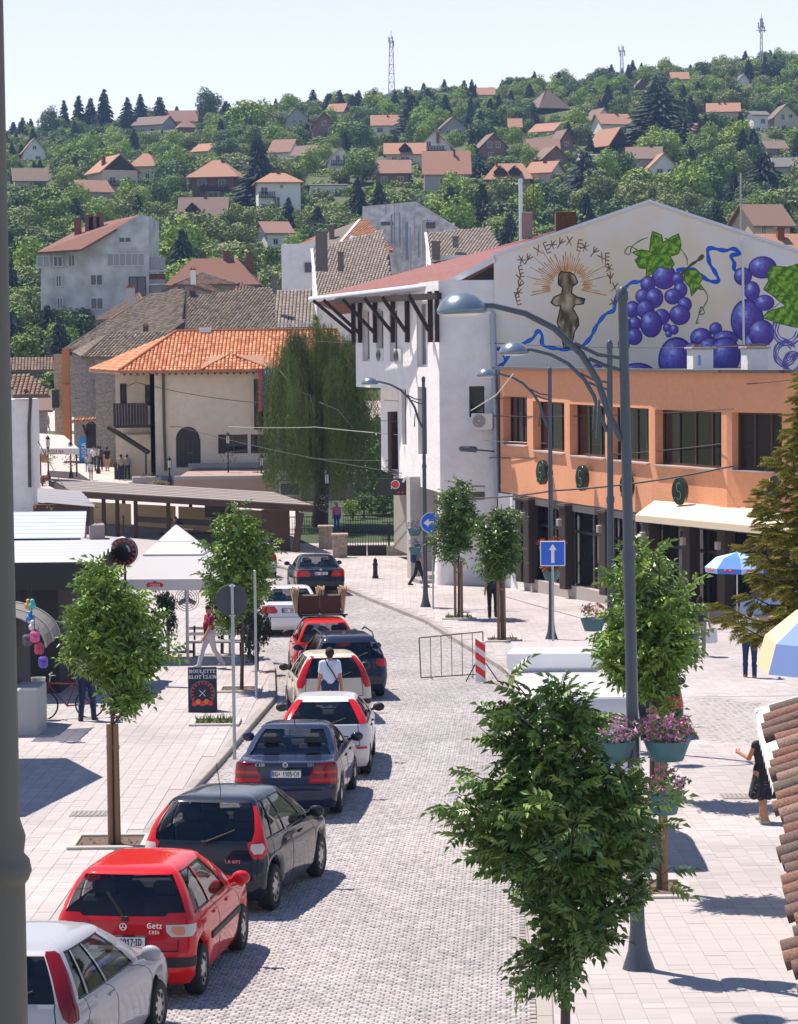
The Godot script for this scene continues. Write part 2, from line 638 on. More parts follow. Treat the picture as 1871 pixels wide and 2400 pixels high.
func street() -> void:
	var bed := mat("joint_sand",lin(0.36,0.335,0.32),0.95,0.0,"grain",1.5)
	var pale := mat("pavement_bed",lin(0.47,0.43,0.42),0.95,0.0,"grain",1.0)
	var road := strip("road",bed,8,140,left_x,right_x,0.0)
	var pl := strip("left_pavement",pale,8,140,func(_d): return -32.0,func(d): return left_x(d),0.117)
	var pr := strip("right_pavement",pale,8,60,func(d): return right_x(d),func(_d): return 32.0,0.117)
	var pf := strip("far_pavement",pale,60,140,func(d): return right_x(d),func(_d): return 32.0,0.117)
	var sq := strip("square_paving",mat("square",lin(0.48,0.43,0.40),0.9,0.0,"soft",0.15),140,262,func(_d): return -60.0,func(_d): return 30.0,0.06,3.0)
	# cobbles of the road and of the mouth of the side street
	var cob := block_mesh(0.104,0.088,0.05,0.013)
	var tones := [Color(0.50,0.465,0.455),Color(0.45,0.425,0.42),Color(0.54,0.505,0.49),Color(0.38,0.365,0.37),Color(0.485,0.445,0.43)]
	var spots := []
	var d := 23.0
	var row := 0
	while d < 126.0:
		var x := left_x(d) + 0.06 + (0.065 if row % 2 else 0.0)
		var end := right_x(d) - 0.04
		while x < end:
			var wob := sin(x * 1.9) * 0.09
			spots.append(Transform3D(Basis(Vector3.UP,rnd(-0.09,0.09)).scaled(V(rnd(0.88,1.0),1,rnd(0.86,1.02))) * Basis(Vector3.RIGHT,rnd(-0.05,0.05) - 0.0305),on_ground(x,d + wob,rnd(-0.034,-0.026))))
			x += 0.112
		d += 0.095
		row += 1
	lay(road,"cobblestone",cob,spots,tones,func(p): return p.z < -28.6 and p.x > -1.9 and p.x < 0.7,"cobble")
	# a worn white crossing: paint left on some of the stones
	var xf := []
	for q in spots:
		var p: Vector3 = q.origin
		if p.z < -50.6 and p.z > -52.9 and fposmod(p.x + 0.55,1.1) < 0.55 and p.x > -2.4 and p.x < 1.6 and rng.randf() < 0.62:
			xf.append(Transform3D(q.basis.scaled_local(V(0.96,1,0.96)),p + Vector3.UP * 0.004))
	scatter("crossing_paint",cob,mat("worn_paint",lin(0.62,0.6,0.58),0.9,0.0,"patch",1.5),xf,road)
	spots = []
	d = 51.0
	while d < 60.0:
		var x := 5.2
		while x < 8.4:
			if cobbled(x,d):
				spots.append(Transform3D(Basis(Vector3.UP,rnd(-0.1,0.1)).scaled(V(rnd(0.88,1.0),1,rnd(0.88,1.02))),on_ground(x,d,rnd(0.072,0.084))))
			x += 0.133
		d += 0.118
	lay(pr,"cobblestone",cob,spots,tones,func(p): return p.z > -55 and p.x > 5.9 and p.x < 8.6,"cobble")
	# square pavers of the pavements
	var pav := block_mesh(0.247,0.247,0.05,0.004)
	var ptones := [Color(0.495,0.455,0.445),Color(0.485,0.447,0.437),Color(0.507,0.466,0.455),Color(0.492,0.456,0.447)]
	for side in [[pl,24.0,126.0,-1],[pr,23.0,60.0,1],[pf,60.1,132.0,1]]:
		spots = []
		d = side[1]
		while d < side[2]:
			var x: float = left_x(d) - 0.31 if side[3] < 0 else right_x(d) + 0.31
			x = floorf(x / 0.25) * 0.25 if side[3] < 0 else ceilf(x / 0.25) * 0.25
			var lim: float = -0.16 * d - 0.5 if side[3] < 0 else 0.16 * d + 1.0
			while (x > lim) if side[3] < 0 else (x < lim):
				if not cobbled(x,d):
					spots.append(Transform3D(Basis(Vector3.RIGHT,rnd(-0.012,0.012) - 0.0305),on_ground(x,d,rnd(0.076,0.081))))
				x += 0.25 * side[3]
			d += 0.25
		var near: Callable = func(p): return p.z < -28.5 and p.z > -60 and p.x > 2.4
		if side[3] < 0:
			near = func(p): return p.z < -42 and p.x > -5.8 and p.x < -3.7
		elif side[1] > 50:
			near = func(p): return p.x > 1.5 and p.x < 6.0
		lay(side[0],"paver",pav,spots,ptones,near,"paver")
	kerb("left_kerb",LEFT_KERB,24,128,-1.0)
	kerb("right_kerb",RIGHT_KERB,24,60,1.0)
	kerb("far_kerb",RIGHT_KERB,60,128,1.0)

# ---- the white corner building with the red roof ----
func white_building() -> void:
	var w := mat("white_render",lin(0.80,0.79,0.78),0.9,0.0,"soft",0.12,0.15)
	var dark := mat("dark_timber",lin(0.035,0.022,0.016),0.7,0.0,"grain",0.8)
	var fr := mat("white_frame",lin(0.72,0.72,0.72),0.5)
	var brown := mat("brown_frame",lin(0.05,0.03,0.022),0.5)
	var pane := glass("dim_pane",Color(0.10,0.12,0.15),0.72)
	var b := thing("white_building","white rendered corner building with red sheet roof, stepped bays and dark timber brackets","building",Vector3.ZERO)
	# plan points from the right end of the camera-facing wall round the stepped left side
	var a := Vector2(3.84,-101.80)
	var c1 := Vector2(1.63,-101.80)
	var c2 := Vector2(0.51,-108.00)
	var c3 := Vector2(0.05,-112.00)
	var c4 := Vector2(-0.03,-118.00)
	var c5 := Vector2(-0.79,-120.00)
	var back := Vector2(c5.x + 1.5,-132)
	var lo := 0.87
	var top := 8.55
	var mb := MB.new()
	var hr: Array = [a.distance_to(c1) - 1.05,a.distance_to(c1) - 0.45,3.61,4.82]
	wall_mesh(mb,c1,a,-3.2,top + 0.4,0.35,[hr,[1.0,1.75,0.36,0.93]])
	var h1 := [1.7,3.6,2.0,4.75]
	wall_mesh(mb,c2,c1,lo,top + 0.4,0.3,[h1,[1.6,3.9,5.55,8.2]])
	var h2 := [1.0,2.6,2.2,4.6]
	wall_mesh(mb,c3,c2,lo,4.75,0.3,[h2])
	wall_mesh(mb,c5,c4,lo,4.75,0.3,[])
	wall_mesh(mb,back,c5,lo,4.75,0.3,[])
	wall_mesh(mb,c4,c3,lo,4.75,0.3,[[4.6,5.7,2.2,4.6]])
	part("wall",mb,w,b)
	var ub := MB.new()   # the projecting upper bay
	var q1 := c2
	var q2 := Vector2(-1.85,-116.00)
	var q3 := Vector2(q2.x + 0.4,-131)
	var hs := []
	for u in [1.1,3.3,5.4]:
		hs.append([u,u + 1.15,5.75,8.0])
	wall_mesh(ub,q2,q1,4.72,top + 0.2,0.3,hs)
	wall_mesh(ub,q3,q2,4.72,top + 0.2,0.3)
	ub.slab([V(q2.x,4.72,q2.y),V(q1.x,4.72,q1.y),V(c3.x + 3,4.72,c3.y),V(q3.x,4.72,q3.y)],0.12)
	part("upper_bay",ub,w,b)
	var fl := MB.new()   # floor over the open corner,and the dark rooms behind
	fl.slab([V(c1.x,lo,c1.y),V(a.x,lo,a.y - 0.4),V(8,lo,-130),V(back.x,lo,back.y),V(c5.x,lo,c5.y),V(c4.x,lo,c4.y),V(c3.x,lo,c3.y),V(c2.x,lo,c2.y)],0.2)
	part("floor",fl,w,b)
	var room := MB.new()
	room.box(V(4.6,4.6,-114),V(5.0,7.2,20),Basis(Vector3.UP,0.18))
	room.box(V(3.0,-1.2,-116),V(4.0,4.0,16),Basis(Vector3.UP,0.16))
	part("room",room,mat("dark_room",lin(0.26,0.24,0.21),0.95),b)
	window(b,c1,a,hr,brown,pane,0.2,1,1)
	window(b,c2,c1,h1,brown,pane,0.25,3,1,0.09)
	window(b,c2,c1,[1.6,3.9,5.55,8.2],fr,pane,0.22,2,1,0.1)
	window(b,c3,c2,h2,brown,pane,0.2,1,1,0.1)
	window(b,c4,c3,[4.6,5.7,2.2,4.6],brown,pane,0.2,1,1,0.1)
	for h in hs:
		window(b,q2,q1,h,fr,pane,0.25,2,1,0.09)
	var door := MB.new()
	door.box(V(-0.16,2.0,-117.2),V(0.75,2.9,0.2),Basis(Vector3.UP,0.9))
	part("shutter",door,brown,b)
	# red roof: the hip towards the street and the slope behind the gable
	var e2 := V(-3.83,8.66,-119.00)
	var e1 := V(1.96,8.92,-102.60)
	var g := V(3.82,9.85,-101.50)
	var ap := V(9.86,11.95,-101.50)
	var r := V(8.22,11.92,-124.00)
	var rf := MB.new()
	rf.slab([e2,e1,g,r],0.22)
	rf.slab([g + V(0,0.0,-0.1),ap + V(0,0,-0.1),V(ap.x,ap.y,-126),r],0.2)
	rf.slab([ap + V(0,0,-0.1),V(17.59,9.17,-101.60),V(17.60,9.4,-126),V(ap.x,ap.y,-126)],0.2)
	rf.slab([e2,r,V(r.x,9,-134),V(e2.x + 1,8.2,-132)],0.2)
	part("roof",rf,mat("red_sheet",lin(0.27,0.088,0.075),0.75,0.0,"patch",0.5),b)
	var seams := MB.new()
	for i in range(1,6):
		var t := i / 6.0
		seams.bar(e2.lerp(e1,t) + Vector3.UP * 0.02,r.lerp(g,t) + Vector3.UP * 0.02,0.05,0.035)
	part("roof_seams",seams,mat("red_sheet"),b).set_meta("kind","stuff")
	var gut := MB.new()
	gut.tube([e2 + V(-0.1,-0.12,0.1),e2.lerp(e1,0.5) + V(-0.05,-0.12,0.1),e1 + V(0,-0.1,0.12)],0.13,8)
	gut.bar(e1 + V(0,-0.1,0.06),g + V(0,-0.1,0.08),0.1,0.24)
	part("gutter",gut,mat("white_tin",lin(0.62,0.64,0.68),0.45,0.2),b)
	var gb := MB.new()   # timber gable under the verge
	gb.slab([V(2.41,8.78,-101.90),V(3.83,8.32,-101.90),V(3.84,9.52,-101.90)],0.25,V(0,0,-1))
	part("timber_gable",gb,dark,b)
	# posts and struts that carry the eave
	for k in 7:
		var t := [0.0,0.13,0.42,0.75,1.0,1.45,1.6][k] as float
		var p0 := Vector2.ZERO
		if t <= 1.0:
			p0 = q2.lerp(q1,t)
		else:
			p0 = c2.lerp(c1,(t - 1.0) * 1.5 + 0.12)
		var base := V(p0.x - 0.10,0,p0.y + 0.05)
		var pm := MB.new()
		pm.box(base + V(0,7.55,0),V(0.17,2.0,0.17),Basis(Vector3.UP,0.2),0.012)
		part("eave_post",pm,dark,b)
		if k < 6:
			var sm := MB.new()
			sm.bar(base + V(-0.05,7.0,0.05),base + V(-1.75 + 0.18 * k,8.45,0.35),0.12,0.14)
			part("eave_strut",sm,dark,b)
	var pl := MB.new()
	pl.bar(V(-2.64,8.39,-115.00),V(1.65,8.34,-101.40),0.2,0.25)
	part("eave_beam",pl,dark,b)
	# pipe down the joint between the two fronts
	var dp := MB.new()
	dp.tube([V(2.40,8.39,-101.30),V(2.48,8.18,-101.30),V(3.63,7.82,-101.30),V(3.75,7.64,-101.30),V(3.81,0.50,-101.30)],0.075,8)
	dp.tube([V(3.71,7.63,-101.20),V(3.84,0.51,-101.20)],0.13,10)
	part("downpipe",dp,mat("zinc",lin(0.33,0.36,0.42),0.45,0.4),b)
	var pier := MB.new()
	var pp := V(0.88,-2.50,-106.50)
	pier.box(V(pp.x,-1.1,pp.z),V(1.0,4.4,1.0),Basis(Vector3.UP,0.15),0.03)
	part("pier",pier,mat("pier_grey",lin(0.42,0.40,0.38),0.9,0.0,"soft",0.4),b)
	var cor := MB.new()
	cor.lathe([Vector2(0.62,-3.3),Vector2(0.6,-2.3),Vector2(0.48,-1.0),Vector2(0.45,0.8)],12,Transform3D(Basis.IDENTITY,V(1.99,0,-102.3)))
	part("corner_pillar",cor,w,b)
	for k in 3:
		var st := MB.new()
		var sp := V(1.07,-3.09,-103.40)
		st.box(V(sp.x + 0.25 * k,-3.2 + 0.17 * k + 0.08,sp.z - 0.35 * k),V(1.7 - 0.3 * k,0.17,1.6),Basis(Vector3.UP,0.2),0.01)
		part("step",st,mat("step_stone",lin(0.36,0.34,0.32),0.9,0.0,"grain",0.6),b)
	# air conditioners
	for k in 3:
		var at: Vector3 = [V(-0.47,6.02,-112.50),V(0.29,5.99,-109.50),V(3.34,3.48,-101.40)][k]
		air_con(at,0.25 if k == 2 else 1.2,["white air conditioner under the second upper window of the white building","white air conditioner at the inner corner of the white building's upper bay","grey air conditioner on the shaded wall of the white building by the downpipe"][k])
	# floodlight on the pipe
	var fl2 := thing("floodlight","grey floodlight on a short arm beside the zinc downpipe","floodlight",V(3.75,2.29,-101.20))
	var fm := MB.new()
	fm.tube([V(0,0,0.1),V(-0.75,0.08,0.3)],0.035,6)
	part("arm",fm,mat("lamp_grey"),fl2)
	var fh := MB.new()
	fh.box(V(-1.05,0.12,0.35),V(0.7,0.22,0.4),Basis(Vector3.BACK,-0.08),0.05)
	part("lamp_housing",fh,mat("lamp_grey"),fl2)
	# black display board
	var led := thing("display_sign","black display board with a red disc jutting from the white building","sign",V(-0.19,0.56,-108.20),0.0)
	var lb := MB.new()
	lb.box(Vector3.ZERO,V(1.38,0.7,0.16),Basis.IDENTITY,0.012)
	part("panel",lb,mat("black_panel",lin(0.015,0.014,0.016),0.35),led)
	var red := mat("sign_red",lin(0.75,0.03,0.03),0.5)
	var dm := MB.new()
	dm.lathe([Vector2(0.01,0),Vector2(0.13,0),Vector2(0.13,0.012),Vector2(0.01,0.012)],20,Transform3D(Basis(Vector3.RIGHT,PI / 2),V(0.05,0.1,0.082)))
	part("disc",dm,red,led)
	var ringm := MB.new()
	for k in 20:
		var an := TAU * k / 20
		ringm.bar(V(0.05 + cos(an) * 0.17,0.1 + sin(an) * 0.17,0.09),V(0.05 + cos(an + 0.32) * 0.17,0.1 + sin(an + 0.32) * 0.17,0.09),0.035,0.012,Vector3.BACK)
	ringm.box(V(-0.12,0.02,0.09),V(0.035,0.22,0.012))
	part("ring",ringm,mat("sign_white",lin(0.75,0.75,0.75),0.5),led)
	for k in 3:
		part("letter",words_mesh(["o","e","e"][k],0.13,0.01),red,led,V(0.18 + 0.17 * k,-0.22,0.085))
	var ledl := MB.new()
	ledl.box(V(0.42,0.3,0.12),V(0.1,0.25,0.08),Basis(Vector3.BACK,-0.5))
	part("spotlight",ledl,fr,led)

func air_con(at: Vector3,turn: float,label: String) -> void:
	var o := thing("air_conditioner",label,"air conditioner",at,-turn,"air conditioners on the white building")
	var mb := MB.new()
	mb.box(V(0,0,0.15),V(0.85,0.6,0.34),Basis.IDENTITY,0.02)
	part("case",mb,mat("ac_white",lin(0.6,0.6,0.57),0.5),o)
	var g := MB.new()
	for k in 5:
		var r := 0.06 + 0.045 * k
		var p := []
		for i in 17:
			p.append(V(-0.12 + cos(TAU * i / 16) * r,sin(TAU * i / 16) * r,0.335))
		g.tube(p,0.008,4,false)
	part("fan_grille",g,mat("black_panel"),o)
	var br := MB.new()
	br.box(V(0,-0.32,0.1),V(0.7,0.05,0.4))
	part("bracket",br,mat("ac_white"),o)

# ---- the gable wall with the painted grapes ----
func mural_wall() -> void:
	var b := thing("mural_gable","tall white gable wall painted with blue grapes, a ribbon river and a figure in rays","building")
	var z := -101.5
	var p := PackedVector2Array([Vector2(3.79,4.6),Vector2(17.58,4.6),Vector2(17.58,9.23),Vector2(9.83,11.88),Vector2(3.79,9.85)])
	var mb := MB.new()
	mb.prism(p,0.35,Transform3D(Basis.IDENTITY,V(0,0,z)))
	part("wall",mb,mat("white_render"),b)
	# the painting covers the wall face
	var st := SurfaceTool.new()
	st.begin(Mesh.PRIMITIVE_TRIANGLES)
	var x0 := p[0].x
	var x1 := p[1].x
	for t in [[0,2,1],[0,3,2],[0,4,3]]:
		for i in t:
			st.set_uv(Vector2((p[i].x - x0) / (x1 - x0),1.0 - (p[i].y - 4.6) / 8.0))
			st.set_normal(Vector3.BACK)
			st.add_vertex(V(p[i].x,p[i].y,z + 0.004))
	var m := StandardMaterial3D.new()
	m.albedo_texture = mural_picture()
	m.roughness = 0.9
	part("mural",st.commit(),m,b)
	var tr := MB.new()
	tr.bar(V(p[4].x - 0.05,p[4].y + 0.04,z + 0.05),V(p[3].x,p[3].y + 0.04,z + 0.05),0.18,0.12)
	tr.bar(V(p[3].x,p[3].y + 0.04,z + 0.05),V(p[2].x,p[2].y + 0.04,z + 0.05),0.18,0.11)
	part("verge_trim",tr,mat("white_tin"),b)
	var ch := MB.new()
	ch.box(V(7.00,11.31,-108.00),V(0.85,1.1,0.8),Basis.IDENTITY,0.02)
	part("chimney",ch,mat("mossy_chimney",lin(0.16,0.10,0.05),0.95,0.0,"patch",1.2),b)
	var c2 := MB.new()
	c2.box(V(6.00,11.85,-120.00),V(0.5,1.2,0.5),Basis.IDENTITY,0.02)
	part("chimney",c2,mat("grey_chimney",lin(0.3,0.25,0.23),0.9),b)
	var pm := MB.new()
	pm.tube([V(13.41,10.42,-101.20),V(13.45,5.30,-101.20)],0.05,8)
	part("downpipe",pm,mat("white_tin"),b)

func dab(im: Image,x: float,y: float,r: float,c: Color,a := 1.0) -> void:
	for py in range(maxi(0,int(y - r)),mini(im.get_height(),int(y + r) + 2)):
		for px in range(maxi(0,int(x - r)),mini(im.get_width(),int(x + r) + 2)):
			var d := Vector2(px - x,py - y).length()
			if d < r + 0.5:
				im.set_pixel(px,py,im.get_pixel(px,py).lerp(c,a * clampf(r + 0.5 - d,0,1)))

func stroke(im: Image,pts: Array,r: float,c: Color,a := 1.0) -> void:
	var cv := Curve2D.new()
	for i in pts.size():
		var t: Vector2 = ((pts[mini(i + 1,pts.size() - 1)] as Vector2) - (pts[maxi(i - 1,0)] as Vector2)) / 6.0
		cv.add_point(pts[i],-t,t)
	var l := cv.get_baked_length()
	var s := 0.0
	while s < l:
		var p := cv.sample_baked(s)
		dab(im,p.x,p.y,r * (0.9 + 0.2 * sin(s * 0.11)),c,a)
		s += maxf(0.7,r * 0.5)

func fill_shape(im: Image,poly: PackedVector2Array,c: Callable) -> void:
	var lo := Vector2(1e9,1e9)
	var hi := -lo
	for p in poly:
		lo = lo.min(p)
		hi = hi.max(p)
	for y in range(maxi(0,int(lo.y)),mini(im.get_height(),int(hi.y) + 1)):
		for x in range(maxi(0,int(lo.x)),mini(im.get_width(),int(hi.x) + 1)):
			if Geometry2D.is_point_in_polygon(Vector2(x,y),poly):
				im.set_pixel(x,y,c.call(x,y))

# Drawn in photograph-like units: 1161..1990 across, wall base at the bottom
func mural_picture() -> ImageTexture:
	var W := 1560
	var H := 900
	var im := Image.create(W,H,false,Image.FORMAT_RGB8)
	var n := FastNoiseLite.new()
	n.frequency = 0.006
	n.fractal_octaves = 4
	for y in H:
		for x in W:
			var k := n.get_noise_2d(x,y)
			var warm := clampf(1.35 - Vector2((x - 640.0) / 640.0,(y - 500.0) / 420.0).length() + k * 0.6,0,1)
			im.set_pixel(x,y,Color(0.90 + k * 0.03,0.895 + k * 0.03,0.89 + k * 0.03).lerp(Color(0.88,0.80,0.67),warm * 0.75))
	var f := func(x: float,y: float) -> Vector2:   # from the picture's own grid of the wall
		return Vector2((x - 1161.0) / 829.0 * W,H - (882.0 - y) / 478.0 * H)
	var sc := W / 829.0
	var blue := Color(0.13,0.36,0.78)
	# the ribbon river
	var river := []
	for q in [[1168,826],[1185,812],[1197,790],[1215,776],[1248,760],[1262,742],[1272,752],[1272,772],[1290,780],[1330,785],[1365,777],[1385,758],[1400,730],[1420,705],[1440,695],[1446,670],[1466,645],[1482,632],[1500,630],[1520,620]]:
		river.append(f.call(q[0],q[1]))
	stroke(im,river,8.5,blue)
	stroke(im,river,3.0,Color(0.2,0.48,0.88),0.6)
	stroke(im,[f.call(1168,782),f.call(1182,784),f.call(1200,778)],9.0,blue)
	stroke(im,[f.call(1170,782),f.call(1180,795),f.call(1185,812)],5.0,blue)
	river = []
	for q in [[1590,604],[1625,603],[1660,628],[1685,630],[1676,608],[1664,588],[1660,560],[1668,554],[1700,560],[1720,556],[1735,568],[1715,572],[1722,590],[1722,604],[1740,613]]:
		river.append(f.call(q[0],q[1]))
	stroke(im,river,9.0,blue)
	# rays, signs and the figure
	rng.seed = 21
	for k in 46:
		var an := PI * 0.93 + k * (PI * 1.14) / 45.0
		var c: Vector2 = f.call(1331,640)
		var r0 := rnd(62,78)
		var r1 := r0 + rnd(30,150 if k % 3 == 0 else 85)
		var u := Vector2(cos(an),sin(an))
		stroke(im,[c + u * r0,c + u * r1],rnd(1.2,3.0),Color(0.78,0.45,0.16) if k % 2 else Color(0.72,0.55,0.26),0.8)
	for k in 22:
		var an := PI * 0.9 + k * (PI * 1.2) / 21.0
		var c: Vector2 = f.call(1328,640) + Vector2(cos(an) * 215,sin(an) * 195)
		c += Vector2(rnd(-14,14),rnd(-14,14))
		var tu := rnd(-0.7,0.7)
		for e in [[[0,-24,0,24],[0,-24,16,-24],[0,-8,16,-8],[0,8,16,8],[0,24,16,24]],[[0,-22,0,22],[-16,-12,16,12],[-16,12,16,-12]],[[0,4,0,24],[-14,-20,0,4],[14,-20,0,4],[0,-22,0,4]],[[-14,-20,10,20],[10,-20,-14,20]]][k % 4]:
			stroke(im,[c + Vector2(e[0],e[1]).rotated(tu),c + Vector2(e[2],e[3]).rotated(tu)],2.2,Color(0.42,0.33,0.24),0.85)
	var out := PackedVector2Array()
	for q in [[1316,603],[1322,606],[1338,606],[1352,614],[1360,630],[1345,640],[1343,655],[1358,664],[1378,668],[1374,680],[1352,682],[1346,690],[1360,712],[1362,728],[1350,745],[1342,782],[1322,782],[1312,742],[1304,722],[1310,700],[1314,684],[1300,684],[1288,676],[1296,664],[1316,656],[1320,642],[1308,634],[1308,616]]:
		out.append(f.call(1330 + (q[0] - 1330) * 0.88,q[1]))
	fill_shape(im,out,func(x,y): return Color(0.33,0.28,0.17).lerp(Color(0.74,0.68,0.55),clampf(0.45 + 0.8 * sin(x * 0.055 + y * 0.012) * n.get_noise_2d(x * 3,y * 1.5) * 2.0 + 0.2 * sin(y * 0.05),0,1)))
	for i in out.size():
		stroke(im,[out[i],out[(i + 1) % out.size()]],2.4,Color(0.13,0.12,0.1),0.7)
	# bunches of grapes
	var gr := []
	for q in [[1558,619,24,25],[1590,626,12,15],[1596,650,14,16],[1520,636,15,16],[1508,664,15,15],[1535,668,18,20],[1578,665,17,16],[1484,694,15,17],[1514,694,18,19],[1552,712,16,16],[1606,684,14,15],[1594,708,21,20],[1527,728,22,27],[1488,727,14,14],[1469,730,10,13],[1488,757,16,17],[1463,775,12,17],[1565,738,9,9],[1581,742,9,10],[1568,752,7,7],
		[1400,836,12,14],[1396,852,20,14],[1495,846,36,24],[1446,852,10,10],[1462,758,9,9],
		[1678,741,13,13],[1644,762,22,20],[1700,764,26,16],[1586,812,36,45],[1625,790,20,16],[1664,782,22,18],[1700,803,31,37],[1680,850,26,20],[1722,850,20,17],[1752,722,33,42],[1768,780,24,26],[1742,620,18,18],[1788,600,28,22],[1763,654,16,19],[1792,682,20,16],[1785,752,26,27],[1745,860,24,20]]:
		gr.append(q)
	for q in gr:
		var c: Vector2 = f.call(q[0],q[1])
		var a: float = q[2] * sc * 1.18
		var bb: float = q[3] * sc * 1.18
		for y in range(int(c.y - bb),int(c.y + bb) + 1):
			for x in range(int(c.x - a),int(c.x + a) + 1):
				if x < 0 or y < 0 or x >= W or y >= H:
					continue
				var e := Vector2((x - c.x) / a,(y - c.y) / bb)
				var l := e.length()
				if l < 1.0:
					var k := n.get_noise_2d(x * 5 + q[0],y * 5)
					var hl := (e - Vector2(-0.3,-0.38)).length()
					var col := Color(0.33,0.28,0.62).lerp(Color(0.55,0.58,0.90),clampf(1.15 - hl * 1.25 + k * 0.7,0,1))
					col = col.lerp(Color(0.38,0.22,0.56),clampf(k * 1.5 + e.x * 0.4,0,0.7))
					col = col.lerp(Color(0.80,0.84,0.97),clampf(0.85 - hl * 2.6 + k * 0.8,0,0.8))
					if l > 0.86:
						col = col.lerp(Color(0.17,0.14,0.40),(l - 0.86) * 6.0)
					im.set_pixel(x,y,col)
	# pale, unfinished grapes at the right
	for q in [[1845,745,34,36],[1840,800,26,30],[1858,822,22,26]]:
		var c: Vector2 = f.call(q[0],q[1])
		for i in 3:
			var arc := []
			for k in 12:
				var an := rnd(0,0.3) + k * 0.5
				arc.append(c + Vector2(cos(an) * q[2],sin(an) * q[3]) * sc * (1.0 - 0.18 * i))
			stroke(im,arc,5.0 - i,Color(0.38,0.36,0.66),0.55)
	# leaves
	for lf in [[[1531,514],[1552,522],[1556,540],[1575,528],[1592,520],[1598,545],[1592,566],[1572,572],[1582,590],[1572,602],[1545,596],[1530,612],[1516,618],[1517,600],[1500,598],[1490,580],[1500,572],[1484,562],[1505,556],[1524,560],[1526,536]],
		[[1612,604],[1632,603],[1650,622],[1640,636],[1652,650],[1636,648],[1622,664],[1618,644],[1606,630],[1604,612]],
		[[1880,590],[1845,600],[1810,596],[1798,614],[1802,632],[1790,650],[1815,668],[1842,690],[1800,702],[1788,716],[1820,728],[1850,736],[1880,742],[1990,740],[1990,590]]]:
		var poly := PackedVector2Array()
		for q in lf:
			poly.append(f.call(q[0],q[1]))
		fill_shape(im,poly,func(x,y): return Color(0.28,0.47,0.12).lerp(Color(0.56,0.74,0.24),clampf(0.5 + n.get_noise_2d(x * 6,y * 6) * 1.3 + 0.3 * sin(x * 0.12 + y * 0.09),0,1)))
		for i in poly.size():
			stroke(im,[poly[i],poly[(i + 1) % poly.size()]],2.0,Color(0.24,0.36,0.1),0.8)
		var cc := Vector2.ZERO
		for q in poly:
			cc += q / poly.size()
		for i in range(0,poly.size(),3):
			stroke(im,[cc,cc.lerp(poly[i],0.8)],1.6,Color(0.3,0.42,0.12),0.8)
	stroke(im,[f.call(1597,615),f.call(1616,596),f.call(1640,580)],6.0,Color(0.36,0.32,0.14))
	stroke(im,[f.call(1640,580),f.call(1648,572)],9.0,Color(0.38,0.34,0.16))
	for cu in [[[1500,560],[1478,548],[1466,562],[1478,566],[1482,550],[1500,536],[1520,528]],[[1650,648],[1660,668],[1650,690],[1640,706],[1652,704],[1644,690],[1636,718],[1632,728],[1640,726]],[[1560,530],[1590,548],[1610,575],[1612,592]]]:
		var p := []
		for q in cu:
			p.append(f.call(q[0],q[1]))
		stroke(im,p,2.4,Color(0.3,0.42,0.22),0.9)
	return ImageTexture.create_from_image(im)

